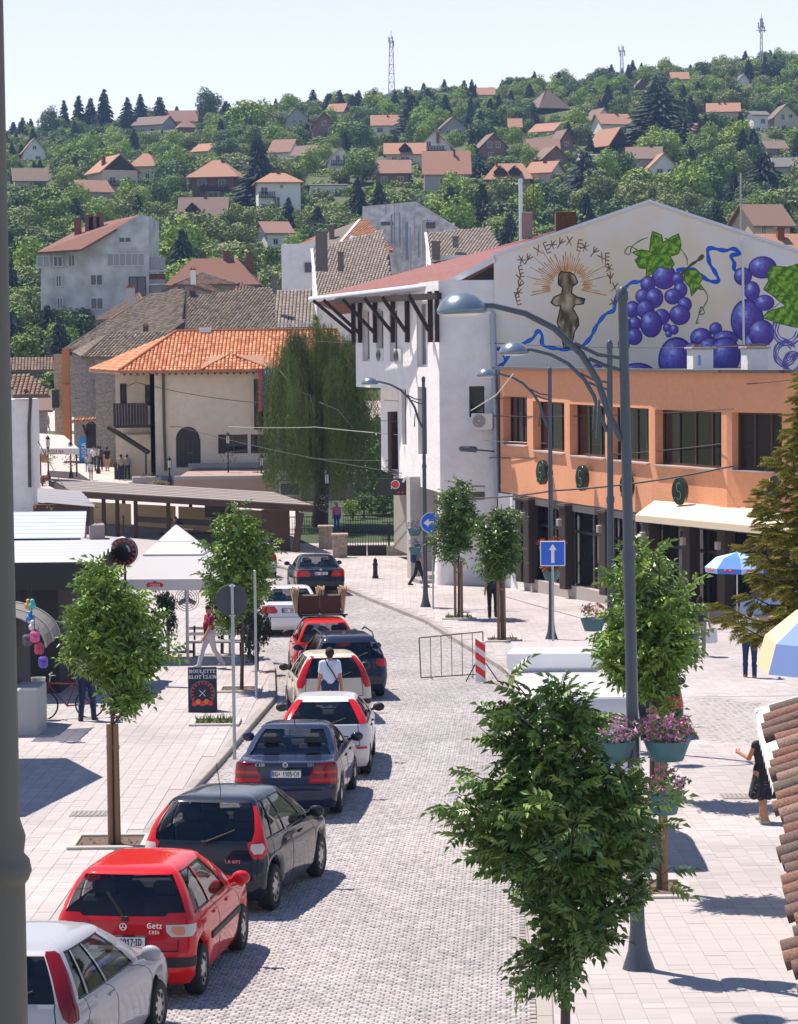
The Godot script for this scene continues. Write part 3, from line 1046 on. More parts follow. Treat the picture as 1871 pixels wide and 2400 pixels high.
# ---- the orange building with the curved front ----
func orange_building() -> void:
	var o := thing("orange_building","orange rendered building with a curved front, deep windows and a dark glazed ground floor","building")
	var org := mat("orange_render",lin(0.74,0.345,0.185),0.92,0.0,"soft",0.4,0.35)
	var px := [1172,1244,1330,1424,1527,1704,1840,1990]
	var pts := [Vector2(3.95,-100.60),Vector2(4.97,-97.40),Vector2(6.09,-93.60),Vector2(7.26,-90.20),Vector2(8.45,-86.80),Vector2(10.41,-82.40),Vector2(11.98,-80.60),Vector2(13.89,-80.20)]
	var wins := [[0.1,0.88],[0.06,0.92],[0.06,0.94],[0.05,0.94],[0.05,0.93],[0.09,0.95],[0.1,0.9]]
	var ym := [2.62,2.5,2.46,2.44,2.42,2.42,2.42]
	var brown := mat("brown_frame")
	var pane := glass("shop_pane",Color(0.05,0.06,0.07),0.45)
	var mb := MB.new()
	var par := MB.new()
	var cap := MB.new()
	for i in 7:
		var a: Vector2 = pts[i]
		var b: Vector2 = pts[i + 1]
		var l := a.distance_to(b)
		var h := [wins[i][0] * l,wins[i][1] * l,ym[i],ym[i] + 1.83]
		wall_mesh(mb,a,b,0.74,5.5,0.42,[h])
		cap.bar(V(a.x,5.55,a.y),V(b.x,5.55,b.y),0.6,0.09)
		window(o,a,b,h,brown,pane,0.34,4 if i in [0,3] else (3 if i != 4 else 4),1,0.075)
		var sl := MB.new()
		var dir := (b - a) / l
		var u0: Vector2 = a + dir * (h[0] - 0.04)
		var u1: Vector2 = a + dir * (h[1] + 0.04)
		sl.bar(V(u0.x,h[2] - 0.02,u0.y + 0.03),V(u1.x,h[2] - 0.02,u1.y + 0.03),0.22,0.05)
		part("window_sill",sl,mat("sill_grey",lin(0.36,0.33,0.33),0.7),o)
		if i in [0,1,3,4]:
			for k in (3 if i == 0 else 1):
				var cu := MB.new()
				var inn := Vector2(dir.y,-dir.x) * 0.55
				var t0: float = h[0] + (0.25 if i != 4 else 0.15) + 0.62 * k * l / 2.4
				for j in 5:
					var c0: Vector2 = a + dir * (t0 + j * 0.09) + inn * (1.0 + 0.12 * (j % 2))
					var c1: Vector2 = a + dir * (t0 + j * 0.09 + 0.09) + inn * (1.0 + 0.12 * ((j + 1) % 2))
					cu.quad(V(c0.x,h[2] + 0.05,c0.y),V(c1.x,h[2] + 0.05,c1.y),V(c1.x,h[3] - 0.05,c1.y),V(c0.x,h[3] - 0.05,c0.y))
				part("curtain",cu,mat("curtain_white",lin(0.6,0.62,0.68),0.9),o)
	part("wall",mb,org,o)
	part("parapet_cap",cap,mat("tar_edge",lin(0.10,0.095,0.095),0.8),o)
	var fl := MB.new()
	var top := []
	for p in pts:
		top.append(V(p.x,5.45,p.y - 0.1))
	top.append(V(pts[7].x + 1,5.45,-101.4))
	top.append(V(pts[0].x,5.45,-101.4))
	for q in [[5.45,0.2],[0.74,0.3]]:
		for i in 7:
			fl.slab([V(pts[i].x,q[0],pts[i].y - 0.05),V(pts[i + 1].x,q[0],pts[i + 1].y - 0.05),V(pts[i + 1].x,q[0],-101.4),V(pts[i].x,q[0],-101.4)],q[1])
	part("flat_roof",fl,mat("tar_edge"),o)
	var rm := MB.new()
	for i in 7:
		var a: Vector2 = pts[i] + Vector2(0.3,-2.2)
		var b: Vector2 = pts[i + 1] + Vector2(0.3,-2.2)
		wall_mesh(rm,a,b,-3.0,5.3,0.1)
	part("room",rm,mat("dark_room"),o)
	# the glazed ground floor: plinth, dark posts with lanterns, black frames
	var stone := mat("plinth_stone",lin(0.40,0.36,0.33),0.9,0.0,"soft",0.5)
	var post := mat("post_brown",lin(0.065,0.048,0.042),0.8,0.0,"grain",0.7)
	var wp := MB.new()
	wall_mesh(wp,Vector2(pts[0].x - 0.1,pts[0].y - 0.1),pts[0] + (pts[1] - pts[0]) * 0.75,-3.2,0.7,0.4)
	part("end_pillar",wp,mat("white_render"),o)
	for i in 7:
		var a: Vector2 = pts[i]
		var b: Vector2 = pts[i + 1]
		if i == 0:
			a = a.lerp(b,0.75)
		var gy := minf(ground_y(a.x,-a.y),ground_y(b.x,-b.y))
		var off := (b - a).normalized()
		off = Vector2(off.y,-off.x) * 0.25
		var pl := MB.new()
		wall_mesh(pl,a,b,gy - 0.1,gy + 0.62,0.5)
		part("plinth",pl,stone,o)
		var l := a.distance_to(b)
		var n := maxi(1,int(l / 1.5))
		var hs := []
		for k in n:
			hs.append([k * l / n + 0.06,(k + 1) * l / n - 0.06,gy + 0.66,-0.35])
			hs.append([k * l / n + 0.06,(k + 1) * l / n - 0.06,-0.25,0.68])
		var sf := MB.new()
		wall_mesh(sf,a + off,b + off,gy + 0.62,0.72,0.1,hs)
		part("shop_front",sf,mat("black_frame",lin(0.022,0.02,0.02),0.5),o)
		for h in hs:
			var g := MB.new()
			var d := (b - a).normalized()
			var c: Vector2 = a + off * 1.2 + d * (h[0] + h[1]) / 2
			g.box(V(c.x,(h[2] + h[3]) / 2,c.y),V(h[1] - h[0],h[3] - h[2],0.012),Basis(V(d.x,0,d.y),Vector3.UP,V(-d.y,0,d.x)))
			part("shop_pane",g,pane,o)
		for t in [0.0,0.55] if l > 4.0 else [0.0]:
			var pb := MB.new()
			var c: Vector2 = a.lerp(b,t)
			pb.box(V(c.x - 0.05,(gy + 0.6) / 2 + 0.3,c.y + 0.1),V(0.42,-gy + 0.25,0.42),Basis(Vector3.UP,0.5),0.02)
			pb.box(V(c.x - 0.05,0.62,c.y + 0.1),V(0.55,0.12,0.55),Basis(Vector3.UP,0.5),0.02)
			var pp := part("post",pb,post,o)
			var lt := MB.new()
			lt.box(V(c.x - 0.35,0.05,c.y + 0.4),V(0.16,0.26,0.16),Basis(Vector3.UP,0.5),0.02)
			part("wall_light",lt,mat("sill_grey"),pp)
	# round plaques, an S on each
	for k in 5:
		var at: Vector3 = [V(5.39,1.75,-95.40),V(6.58,1.73,-91.60),V(7.85,1.62,-88.20),V(9.20,1.66,-84.40),V(11.65,1.88,-80.60)][k]
		var q := thing("round_plaque","round plaque with green curl on orange wall, %s" % ["nearest the white building","second from the white building","third, behind the lamp","fourth, above the cream awning","last, behind the spruce"][k],"sign",at,[-0.95,-0.9,-0.85,-0.55,-0.1][k],"round plaques on the orange building")
		var dm := MB.new()
		var tf := Transform3D(Basis(Vector3.RIGHT,PI / 2).scaled(V(0.62,1.08,1)),V(0,0,0.03))
		dm.lathe([Vector2(0.0,0.0),Vector2(0.4,0),Vector2(0.42,0.02),Vector2(0.42,0.2),Vector2(0.4,0.22),Vector2(0.0,0.22)],28,tf)
		part("disc",dm,mat("plaque_black",lin(0.02,0.03,0.025),0.22),q)
		var sm := MB.new()
		var pp := []
		for i in 25:
			var t := i / 24.0
			var an: float = lerpf(0.5,4.9,t * 2) if t < 0.5 else lerpf(1.75,-2.7,t * 2 - 1)
			pp.append(V(cos(an) * 0.075,(0.13 if t < 0.5 else -0.13) + sin(an) * 0.14,0.262))
		sm.tube(pp,0.013,6)
		sm.tube([V(-0.14,-0.2,0.262),V(-0.2,-0.32,0.262),V(-0.05,-0.38,0.262)],0.012,5)
		part("letter",sm,mat("plaque_green",lin(0.10,0.34,0.16),0.4),q)
	# cream awning over the shop front
	var aw := thing("awning","cream fabric awning over the shop front of the orange building","awning")
	var am := MB.new()
	var c0 := V(8.46,1.25,-86.00)
	var c1 := V(11.82,1.27,-80.40)
	var f0 := V(7.69,0.90,-84.40)
	var f1 := V(11.69,0.86,-77.80)
	am.slab([f0,f1,c1,c0],0.05)
	var acl := mat("awning_cream",lin(0.74,0.63,0.46),0.9)
	acl.backlight = Color(0.4,0.32,0.2)
	part("cloth",am,acl,aw)
	var av := MB.new()
	av.bar(f0 + Vector3.DOWN * 0.12,f1 + Vector3.DOWN * 0.12,0.03,0.2)
	part("valance",av,acl,aw)
	# white chimneys standing on the flat roof
	for k in 2:
		var at: Vector3 = [V(10.16,5.58,-87.50),V(11.85,5.54,-86.50)][k]
		var ch := thing("roof_chimney",["white rendered chimney on the flat roof, left one, with a blue smear","white rendered chimney on the flat roof, right one, with a plank on top"][k],"chimney",V(at.x,5.4,at.z),0.25,"white chimneys on the orange building's roof")
		var sb := MB.new()
		sb.box(V(0,0.42,0),V(0.72,0.84,0.6),Basis.IDENTITY,0.015)
		part("shaft",sb,mat("white_render"),ch)
		var cp := MB.new()
		cp.box(V(0,0.87,0),V(0.86,0.07,0.74),Basis.IDENTITY,0.01)
		part("cap_slab",cp,mat("sill_grey"),ch)
		var pk := MB.new()
		for j in 4:
			pk.box(V(rnd(-0.25,0.25),0.95,rnd(-0.2,0.2)),V(rnd(0.1,0.24),0.1,0.14),Basis(Vector3.UP,rnd(0,3)))
		if k == 1:
			pk.bar(V(-1.5,0.93,0.1),V(0.5,0.96,0.1),0.06,0.04)
		part("debris",pk,mat("debris_brown",lin(0.2,0.13,0.1),0.9),ch)
		if k == 0:
			var bl := MB.new()
			bl.prism(PackedVector2Array([Vector2(-0.2,0.3),Vector2(-0.08,0.28),Vector2(-0.1,0.62),Vector2(-0.18,0.66)]),0.004,Transform3D(Basis.IDENTITY,V(0,0,0.304)))
			part("blue_smear",bl,mat("smear_blue",lin(0.2,0.4,0.72),0.9),ch)

# ---- houses ----
func roof_mat(key: String,c: Color) -> StandardMaterial3D:
	return mat(key,c,0.9,0.0,"tile",0.35,0.6)

# o: hip, ridge ("x" along the front or "z" gable to the front), windows [[x, y, w, h]...] on the front, side (windows on the left side), chimney [[x, z, w, h]...], eave, balcony [x, y, w], dormers
func house(called: String,label: String,at: Vector3,turn: float,w: float,dp: float,h: float,rise: float,roof: Material,wall: Material,o := {},group := "") -> Node3D:
	var b := thing(called,label,"house",at,turn,group)
	var ridge_x: bool = o.get("ridge","x") == "x"
	var hip: float = o.get("hip",0.0)
	var ev: float = o.get("eave",0.6)
	var mb := MB.new()
	mb.box(V(0,h / 2 - 1.5,-dp / 2),V(w,h + 3.0,dp))
	if hip == 0.0:
		if ridge_x:
			for s in [-1.0,1.0]:
				mb.prism(PackedVector2Array([Vector2(-dp / 2,h),Vector2(dp / 2,h),Vector2(0,h + rise)]),0.2,Transform3D(Basis(Vector3.UP,PI / 2 * s),V(s * (w / 2 - 0.002),0,-dp / 2)))
		else:
			for s in [0.0,1.0]:
				mb.prism(PackedVector2Array([Vector2(-w / 2,h),Vector2(w / 2,h),Vector2(0,h + rise)]),0.2,Transform3D(Basis(Vector3.UP,PI * s),V(0,0,-0.003 - s * (dp - 0.006))))
	part("wall",mb,wall,b)
	var k: float = ev * rise / ((dp if ridge_x else w) / 2)
	var rp: Dictionary
	if ridge_x:
		rp = roof_points(V(0,0,-dp / 2),Basis.IDENTITY,w + ev * 2,dp + ev * 2,h - k + 0.12,rise + k,hip + (ev if hip > 0 else 0.0))
	else:
		rp = roof_points(V(0,0,-dp / 2),Basis(Vector3.UP,PI / 2),dp + ev * 2,w + ev * 2,h - k + 0.12,rise + k,hip + (ev if hip > 0 else 0.0))
	var rf := part("roof",roof_mesh(rp,0.18,hip),roof,b)
	if o.has("tiles"):
		var tm := tinted(mat("clay_tiles",Color.WHITE,0.85,0.0,"grain",1.2))
		var e: Array = rp.e
		tiled_slope(b,tm,[e[0] + Vector3.UP * 0.02,e[1] + Vector3.UP * 0.02,rp.r + Vector3.UP * 0.02,rp.l + Vector3.UP * 0.02],0.34,0.42,o.tiles)
		if hip > 0:
			tiled_slope(b,tm,[e[3] + Vector3.UP * 0.02,e[0] + Vector3.UP * 0.02,rp.l + Vector3.UP * 0.02],0.34,0.42,o.tiles)
			tiled_slope(b,tm,[e[1] + Vector3.UP * 0.02,e[2] + Vector3.UP * 0.02,rp.r + Vector3.UP * 0.02],0.34,0.42,o.tiles)
	for c in o.get("chimney",[]):
		var cm := MB.new()
		var top: float = h + rise + c[3]
		cm.box(V(c[0],top - 1.2,-dp / 2 + c[1]),V(c[2],2.4,c[2]))
		cm.box(V(c[0],top + 0.04,-dp / 2 + c[1]),V(c[2] + 0.14,0.1,c[2] + 0.14))
		part("chimney",cm,mat("brick_chimney",lin(0.25,0.10,0.07),0.9,0.0,"grain",1.0),rf)
	var fr := mat(o.get("frame","pale_frame"),lin(0.6,0.6,0.58),0.6)
	var pane := mat("far_pane",lin(0.025,0.03,0.04),0.08)
	for q in o.get("windows",[]):
		var f := MB.new()
		for s in [-1,1]:
			f.box(V(q[0] + s * (q[2] / 2 + 0.04),q[1],0.02),V(0.1,q[3] + 0.2,0.1))
			f.box(V(q[0],q[1] + s * (q[3] / 2 + 0.04),0.02),V(q[2],0.1,0.09))
		f.box(V(q[0],q[1],0.02),V(0.08,q[3],0.08))
		var wf := part("window",f,fr,b)
		var g := MB.new()
		g.box(V(q[0],q[1],0.0),V(q[2],q[3],0.05))
		part("pane",g,pane,wf)
	for q in o.get("side",[]):
		var g := MB.new()
		g.box(V(-w / 2 - 0.01,q[1],q[0]),V(0.06,q[3],q[2]))
		part("window",g,pane,b)
	if o.has("balcony"):
		var q: Array = o.balcony
		var bm := MB.new()
		bm.box(V(q[0],q[1],0.6),V(q[2],0.15,1.2))
		bm.box(V(q[0],q[1] + 0.95,1.17),V(q[2],0.08,0.07))
		for i in int(q[2] / 0.35):
			bm.box(V(q[0] - q[2] / 2 + 0.18 + i * 0.35,q[1] + 0.5,1.17),V(0.18,0.8,0.04))
		part("balcony",bm,mat("dark_timber"),b)
	if o.has("timber"):
		var tb := MB.new()
		tb.prism(PackedVector2Array([Vector2(-w / 2 * 0.92,h + 0.1),Vector2(w / 2 * 0.92,h + 0.1),Vector2(0,h + rise * 0.95)]),0.1,Transform3D(Basis.IDENTITY,V(0,0,0.06)))
		part("timber_gable",tb,mat("dark_timber"),b)
	for q in o.get("dormers",[]):
		var dm := MB.new()
		var a := V(q,h + rise * 0.12,0.1)
		dm.prism(PackedVector2Array([Vector2(-1.1,0),Vector2(1.1,0),Vector2(1.1,0.6),Vector2(0,1.7),Vector2(-1.1,0.6)]),2.4,Transform3D(Basis.IDENTITY,a))
		var dp_ := part("dormer",dm,mat("dark_timber"),rf)
		var dr := MB.new()
		for s in [-1.0,1.0]:
			dr.bar(a + V(s * 0.72,1.22,0.3),a + V(s * 0.72,1.22,-2.6),1.85,0.12,V(s * 0.7,0.7,0))
		part("dormer_roof",dr,roof,dp_)
	return b

func beige_house() -> void:
	var wall := mat("cream_render",lin(0.66,0.575,0.44),0.92,0.0,"soft",0.12,0.2)
	var dark := mat("dark_timber")
	var b := thing("beige_house","old cream house with bright orange tiled roof, arched dark door and wooden corner balcony","house")
	var z := -170.6
	var mb := MB.new()
	var gy := -2.9
	var x := [-18.76,-16.23,-11.95,-4.85]
	wall_mesh(mb,Vector2(x[1],z),Vector2(x[2],z),gy,4.7,0.4,[[-14.58 + 16.27 - 0.01,-13.01 + 16.27,-1.45,0.35]])
	wall_mesh(mb,Vector2(x[2],z),Vector2(x[3],z + 0.8),gy,4.7,0.4,[[0.2,2.1,-0.62,0.62],[2.3,3.6,-0.62,0.62],[2.6,3.2,1.1,4.2]])
	wall_mesh(mb,Vector2(x[0],-173.2),Vector2(x[1],-173.2),-3.4,4.7,0.4,[[0.2,0.75,2.6,4.0],[1.95,2.3,2.5,3.9]])
	wall_mesh(mb,Vector2(x[1],-173.2),Vector2(x[1],z),gy,4.7,0.3)
	wall_mesh(mb,Vector2(x[0] - 1.0,-186),Vector2(x[0],-173.2),-3.4,4.7,0.3)
	part("wall",mb,wall,b)
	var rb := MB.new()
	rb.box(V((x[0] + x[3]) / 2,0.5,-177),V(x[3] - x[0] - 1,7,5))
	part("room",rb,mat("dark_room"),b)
	# arched door
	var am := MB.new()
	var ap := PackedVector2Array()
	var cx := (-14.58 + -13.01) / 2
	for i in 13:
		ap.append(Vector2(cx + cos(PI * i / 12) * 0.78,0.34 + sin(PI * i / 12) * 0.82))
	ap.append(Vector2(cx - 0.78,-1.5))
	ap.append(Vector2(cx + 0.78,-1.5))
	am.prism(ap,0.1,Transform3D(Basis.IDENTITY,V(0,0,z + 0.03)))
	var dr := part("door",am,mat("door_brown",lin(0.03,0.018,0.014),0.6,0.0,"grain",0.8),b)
	var hm := MB.new()
	hm.box(V(cx + 0.2,-0.55,z + 0.06),V(0.3,0.06,0.06))
	for i in 5:
		hm.box(V(cx - 0.6 + i * 0.3,-0.6,z + 0.035),V(0.02,1.7,0.02))
	part("door_handle",hm,mat("iron",lin(0.1,0.1,0.1),0.5,0.6),dr)
	var pane := glass("dim_pane",Color(0.1,0.12,0.15),0.72)
	for h in [[0.2,2.1,-0.62,0.62],[2.3,3.6,-0.62,0.62],[2.6,3.2,1.1,4.2]]:
		window(b,Vector2(x[2],z),Vector2(x[3],z + 0.8),h,mat("brown_frame"),pane,0.12,2,1,0.09)
	for h in [[0.2,0.75,2.6,4.0],[1.95,2.3,2.5,3.9]]:
		window(b,Vector2(x[0],-173.2),Vector2(x[1],-173.2),h,mat("brown_frame"),pane,0.12,1,1,0.08)
	var sh := MB.new()
	sh.box(V(-11.55,0,z + 0.05),V(0.5,1.25,0.06))
	sh.box(V(-9.15,2.6,z + 0.5),V(0.5,3.3,0.1))
	part("shutter",sh,dark,b)
	# roof: slab with fields of tiles
	var tones := [Color(0.72,0.27,0.115),Color(0.80,0.33,0.15),Color(0.62,0.21,0.09),Color(0.84,0.42,0.22)]
	var e0 := V(-18.10,4.82,-169.60)
	var e1 := V(-3.0,e0.y,-169.6)
	var el := V(-21.43,e0.y + 0.05,-181)
	var r0 := V(-14.86,7.35,-175.5)
	var r1 := V(-4.0,7.35,-175.5)
	var rm := MB.new()
	rm.slab([e0,e1,r1,r0],0.16)
	rm.slab([el,e0,r0],0.16)
	rm.slab([el,r0,r1,V(-3,e0.y,-182)],0.16)
	part("roof",rm,roof_mat("orange_tiles",lin(0.64,0.34,0.22)),b)
	var tm := tinted(mat("clay_tiles",Color.WHITE,0.85,0.0,"grain",1.2))
	var up := Vector3.UP * 0.03
	tiled_slope(b,tm,[e0 + up,e1 + up,r1 + up,r0 + up],0.25,0.36,tones,0.1)
	tiled_slope(b,tm,[el + up,e0 + up,r0 + up],0.25,0.36,tones,0.1)
	var rd := MB.new()
	rd.tube([e0 + up * 3,r0 + up * 3],0.12,6)
	rd.tube([r0 + up * 3,r1 + up * 3],0.12,6)
	part("ridge_tiles",rd,mat("ridge_clay",lin(0.42,0.15,0.07),0.9,0.0,"grain",1.0),b)
	# small hipped gablet on the front slope
	var g0 := V(-12.74,4.83,-169.20)
	var g1 := V(-8.31,4.86,-169.20)
	var g2 := V(-10.93,5.82,-171.00)
	var gm := MB.new()
	gm.slab([g0,g1,g2],0.12)
	gm.slab([g1,g1 + V(0,0.9,-2.6),g2],0.1)
	gm.slab([g2,g0 + V(0,0.9,-2.6),g0],0.1)
	part("gablet",gm,mat("orange_tiles"),b)
	tiled_slope(b,tm,[g0 + up,g1 + up,g2 + up],0.25,0.36,tones,0.1)
	var gr := MB.new()
	gr.tube([g0 + up * 2,g2 + up * 2,g1 + up * 2],0.09,6)
	part("ridge_tiles",gr,mat("ridge_clay"),b)
	var rf := MB.new()
	for i in 34:
		rf.box(V(e0.x + 0.3 + i * 0.42,e0.y - 0.18,-169.9),V(0.1,0.13,0.6))
	part("rafter_ends",rf,dark,b).set_meta("kind","stuff")
	var cm := MB.new()
	cm.box(V(-12.89,7.45,-175.50) + V(0,0.05,0),V(0.8,0.35,0.6))
	part("chimney",cm,mat("white_render"),b)
	# downpipe, balcony and outside stair
	var dpm := MB.new()
	dpm.tube([V(x[1] + 0.9,4.6,z + 0.15),V(x[1] + 0.9,1.2,z + 0.12),V(x[1] + 0.95,-1.7,z + 0.12)],0.09,8)
	part("downpipe",dpm,mat("pipe_brown",lin(0.08,0.06,0.05),0.6),b)
	var bal := MB.new()
	bal.box(V((x[0] + x[1]) / 2 + 0.1,1.2,-171.6),V(2.3,0.14,2.2))
	part("balcony_floor",bal,dark,b)
	for i in 12:
		var pm := MB.new()
		pm.box(V(x[0] + 0.2 + i * 0.19,2.0,-170.55),V(0.165,1.5,0.05))
		part("balcony_board",pm,dark,b)
	var st := MB.new()
	st.bar(V(x[0] - 0.2,1.2,-170.4),V(x[1] - 0.1,-0.5,-170.2),0.8,0.22)
	st.bar(V(x[1] - 0.3,-0.35,-170.2),V(x[1] - 0.3,-2.6,-170.2),0.1,0.1)
	part("stair",st,dark,b)
	var lw := MB.new()
	lw.box(V(x[0] + 1.2,-1.2,-172.9),V(2.4,3.6,0.4))
	part("lower_wall",lw,wall,b)
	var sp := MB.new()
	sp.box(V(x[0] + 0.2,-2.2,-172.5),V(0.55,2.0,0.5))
	part("doorway_shade",sp,mat("door_brown"),b)  # dark block painted as the shade inside this entrance, not a door leaf
	# porch with a small tiled roof
	var po := thing("tiled_porch","small white porch with tiled roof and dark arches beside the cream house","porch")
	var pw := MB.new()
	var px0 := -22.68
	pw.box(V(px0 + 0.85,-0.9,-191),V(1.9,3.9,1.5))
	part("wall",pw,mat("white_render"),po)
	var t0 := V(-23.64,1.05,-188.50)
	var t1 := V(-20.69,1.24,-187.50)
	var t2 := V(-21.19,2.91,-191.50)
	var pr := MB.new()
	pr.slab([t0,t1,t2],0.12)
	pr.slab([t0,t2,V(-23.62,1.45,-194.00)],0.1)
	part("roof",pr,mat("orange_tiles"),po)
	tiled_slope(po,tm,[t0 + up,t1 + up,t2 + up],0.25,0.36,[Color(0.45,0.2,0.12),Color(0.55,0.3,0.2),Color(0.36,0.18,0.12)])
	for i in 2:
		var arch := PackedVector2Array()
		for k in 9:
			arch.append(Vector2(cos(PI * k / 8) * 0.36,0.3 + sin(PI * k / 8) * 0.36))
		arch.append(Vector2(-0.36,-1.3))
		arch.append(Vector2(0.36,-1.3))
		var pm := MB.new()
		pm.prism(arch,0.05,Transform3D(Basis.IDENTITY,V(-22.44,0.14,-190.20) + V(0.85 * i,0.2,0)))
		part("arch",pm,mat("door_brown"),po)  # near-black fill stands for the unlit depth of the arched opening
		var bk := MB.new()
		bk.bar(V(px0 - 0.05 + i * 0.9,-0.1,-190.2),V(px0 - 0.2 + i * 0.9,0.75,-189.2),0.14,0.14)
		part("bracket",bk,dark,po)
	# the flags under the eave
	for i in 2:
		var fl := thing("flag",["tricolour flag in red, blue and white hanging from the cream house eave","white flag hanging beside the tricolour on the cream house"][i],"flag",V(-8.74,4.87,-169.00) + V(0.45 * i,0,-0.2 * i),0.3)
		var cols := [["flag_red",lin(0.55,0.04,0.05)],["flag_blue",lin(0.03,0.09,0.42)],["flag_white",lin(0.72,0.72,0.74)]]
		for c in 3:
			var fm := MB.new()
			for k in 12:
				var y0 := -k * (2.7 if i == 0 else 1.7) / 12.0
				var y1 := -(k + 1) * (2.7 if i == 0 else 1.7) / 12.0
				var z0 := sin(k * 0.9) * 0.06
				var z1 := sin((k + 1) * 0.9) * 0.06
				var xa := -0.3 + c * 0.2
				fm.quad(V(xa,y1,z1 + c * 0.03),V(xa + 0.2,y1,z1 + c * 0.03 + 0.03),V(xa + 0.2,y0,z0 + c * 0.03 + 0.03),V(xa,y0,z0 + c * 0.03))
			part("stripe",fm,mat(cols[c if i == 0 else 2][0],cols[c if i == 0 else 2][1],0.9),fl)

func old_roofs() -> void:
	var grey := [Color(0.20,0.16,0.115),Color(0.25,0.20,0.145),Color(0.14,0.11,0.085),Color(0.28,0.22,0.16)]
	var brown := [Color(0.30,0.17,0.11),Color(0.36,0.21,0.135),Color(0.22,0.14,0.1),Color(0.26,0.2,0.15)]
	var tm := tinted(mat("clay_tiles",Color.WHITE,0.85,0.0,"grain",1.2))
	var base := mat("old_tiles",lin(0.15,0.12,0.1),0.95)
	var stain := mat("stained_plaster",lin(0.36,0.33,0.30),0.95,0.0,"patch",0.5,0.4)
	var up := Vector3.UP * 0.03
	# each roof: label, slopes (outlines counter-clockwise), tones, wall box
	var a1 := V(-15.87,7.47,-196.00)
	var a2 := V(-8.98,7.45,-194.00)
	var a3 := V(-9.62,10.41,-203.00)
	var a4 := V(-16.39,10.18,-203.00)
	var b1 := V(-25.57,6.15,-200.00)
	var b2 := V(-17.34,6.88,-193.00)
	var b3 := V(-15.83,7.56,-195.50)
	var b4 := V(-16.47,10.50,-204.00)
	var b5 := V(-19.43,10.43,-206.00)
	var c1 := V(-22.48,5.68,-186.00)
	var c2 := V(-16.01,5.63,-184.00)
	var c3 := V(-16.85,7.27,-189.00)
	var c4 := V(-20.88,7.38,-190.00)
	var c5 := V(-24.17,6.03,-194.00)
	var d1 := V(-19.02,11.62,-224.00)
	var d2 := V(-13.41,11.55,-222.00)
	var d3 := V(-17.00,12.74,-230.00)
	var e1 := V(-24.81,8.54,-215.00)
	var e2 := V(-20.12,8.96,-212.00)
	var e3 := V(-21.71,10.77,-220.00)
	var list := [["old grey-brown tiled roof with flat front slope, between the cream house and the tall chimneys",[[a1,a2,a3,a4]],grey],["long mossy old tiled roof sloping down to the left behind the cream house",[[b1,b2,b3,b4,b5]],grey],["low dark hipped tile roof with stained plaster wall at the left of the cream house",[[c1,c2,c3,c4],[c5,c1,c4]],grey],
		["small hipped brown roofs with orange ridges below the white apartment block",[[d1,d2,d3],[V(-20.50,10.80,-222.00),d1,d3],[V(-17.10,11.35,-219.00),V(-14.61,10.66,-218.00),V(-16.74,12.02,-222.00)],[V(-13.96,10.67,-219.00),V(-11.63,10.72,-219.00),V(-13.35,11.78,-224.00)]],brown],["pinkish tiled roof with a square chimney in front of the apartment block",[[e1,e2,e3]],brown]]
	for i in list.size():
		var b := thing("tiled_house",list[i][0],"house")
		var rm := MB.new()
		for s in list[i][1]:
			rm.slab(s,0.15)
			var q := []
			for p in s:
				q.append(p + up)
			tiled_slope(b,tm,q,0.27,0.34,list[i][2],0.15)
		part("roof",rm,base,b)
		var wm := MB.new()
		var s0: Array = list[i][1][0]
		wm.box((s0[0] + s0[1]) / 2 + V(0.6,-4.2,-1.2),V(absf(s0[1].x - s0[0].x) * 0.9,8.2,1.0),Basis.IDENTITY)
		part("wall",wm,stain,b)
		var rd := MB.new()
		var sl: Array = list[i][1][0]
		rd.tube([sl[sl.size() - 2] + up * 2,sl[sl.size() - 1] + up * 2],0.12,6)
		rd.tube([sl[0] + up * 2,sl[sl.size() - 1] + up * 2],0.12,6)
		part("ridge_tiles",rd,mat("old_ridge",lin(0.1,0.08,0.07),0.9),b)
		var cs: Array = [[],[[342,778,194,0.5]],[],[[452,655,220,0.45]],[[307,700,214,0.55]]][i]
		for c in cs:
			pass
	var chims := [[V(-18.59,7.58,-193.00),0.35,0.6,"old_ridge","small dark chimney on the mossy roof"],[V(-17.05,12.13,-219.00),0.42,1.2,"white_render","white chimney with an orange cap among the small hipped roofs"],[V(-21.69,10.27,-213.00),0.62,1.8,"pier_grey","square grey chimney on the pinkish tiled roof"],[V(-15.86,10.34,-203.00),0.45,0.6,"old_ridge","low chimney stub at the ridge of the old tiled roof"]]
	for c in chims:
		var o := thing("chimney_stack",c[4],"chimney",c[0],0.0)
		var m := MB.new()
		m.box(Vector3.ZERO,V(c[1],c[2],c[1]))
		part("shaft",m,mat(c[3]),o)
		var t := MB.new()
		t.box(V(0,c[2] / 2 + 0.05,0),V(c[1] + 0.15,0.09,c[1] + 0.15))
		for s in [-1,1]:
			t.box(V(s * c[1] * 0.3,c[2] / 2 + 0.16,0),V(0.1,0.14,c[1]))
		part("cap",t,mat("ridge_clay"),o)
	# ochre building end with an orange pilaster, further up the lane
	var p := thing("ochre_building","narrow weathered building end with an orange pilaster beside the stained wall","building")
	var pm := MB.new()
	pm.box(V(-24.68,2.62,-192.00),V(1.0,6.6,2.0))
	part("wall",pm,mat("ochre_plaster",lin(0.5,0.4,0.28),0.95,0.0,"patch",0.5),p)
	var pp := MB.new()
	pp.box(V(-24.20,2.96,-190.50),V(0.5,6.8,0.5))
	pp.box(V(-24.17,3.59,-190.40),V(0.7,0.25,0.7))
	part("pilaster",pp,mat("orange_plaster",lin(0.6,0.25,0.1),0.9,0.0,"grain",0.6),p)
	var pw := MB.new()
	pw.box(V(-25.10,2.65,-190.90),V(0.5,1.3,0.1))
	part("window",pw,mat("far_pane",lin(0.025,0.03,0.04),0.08),p)
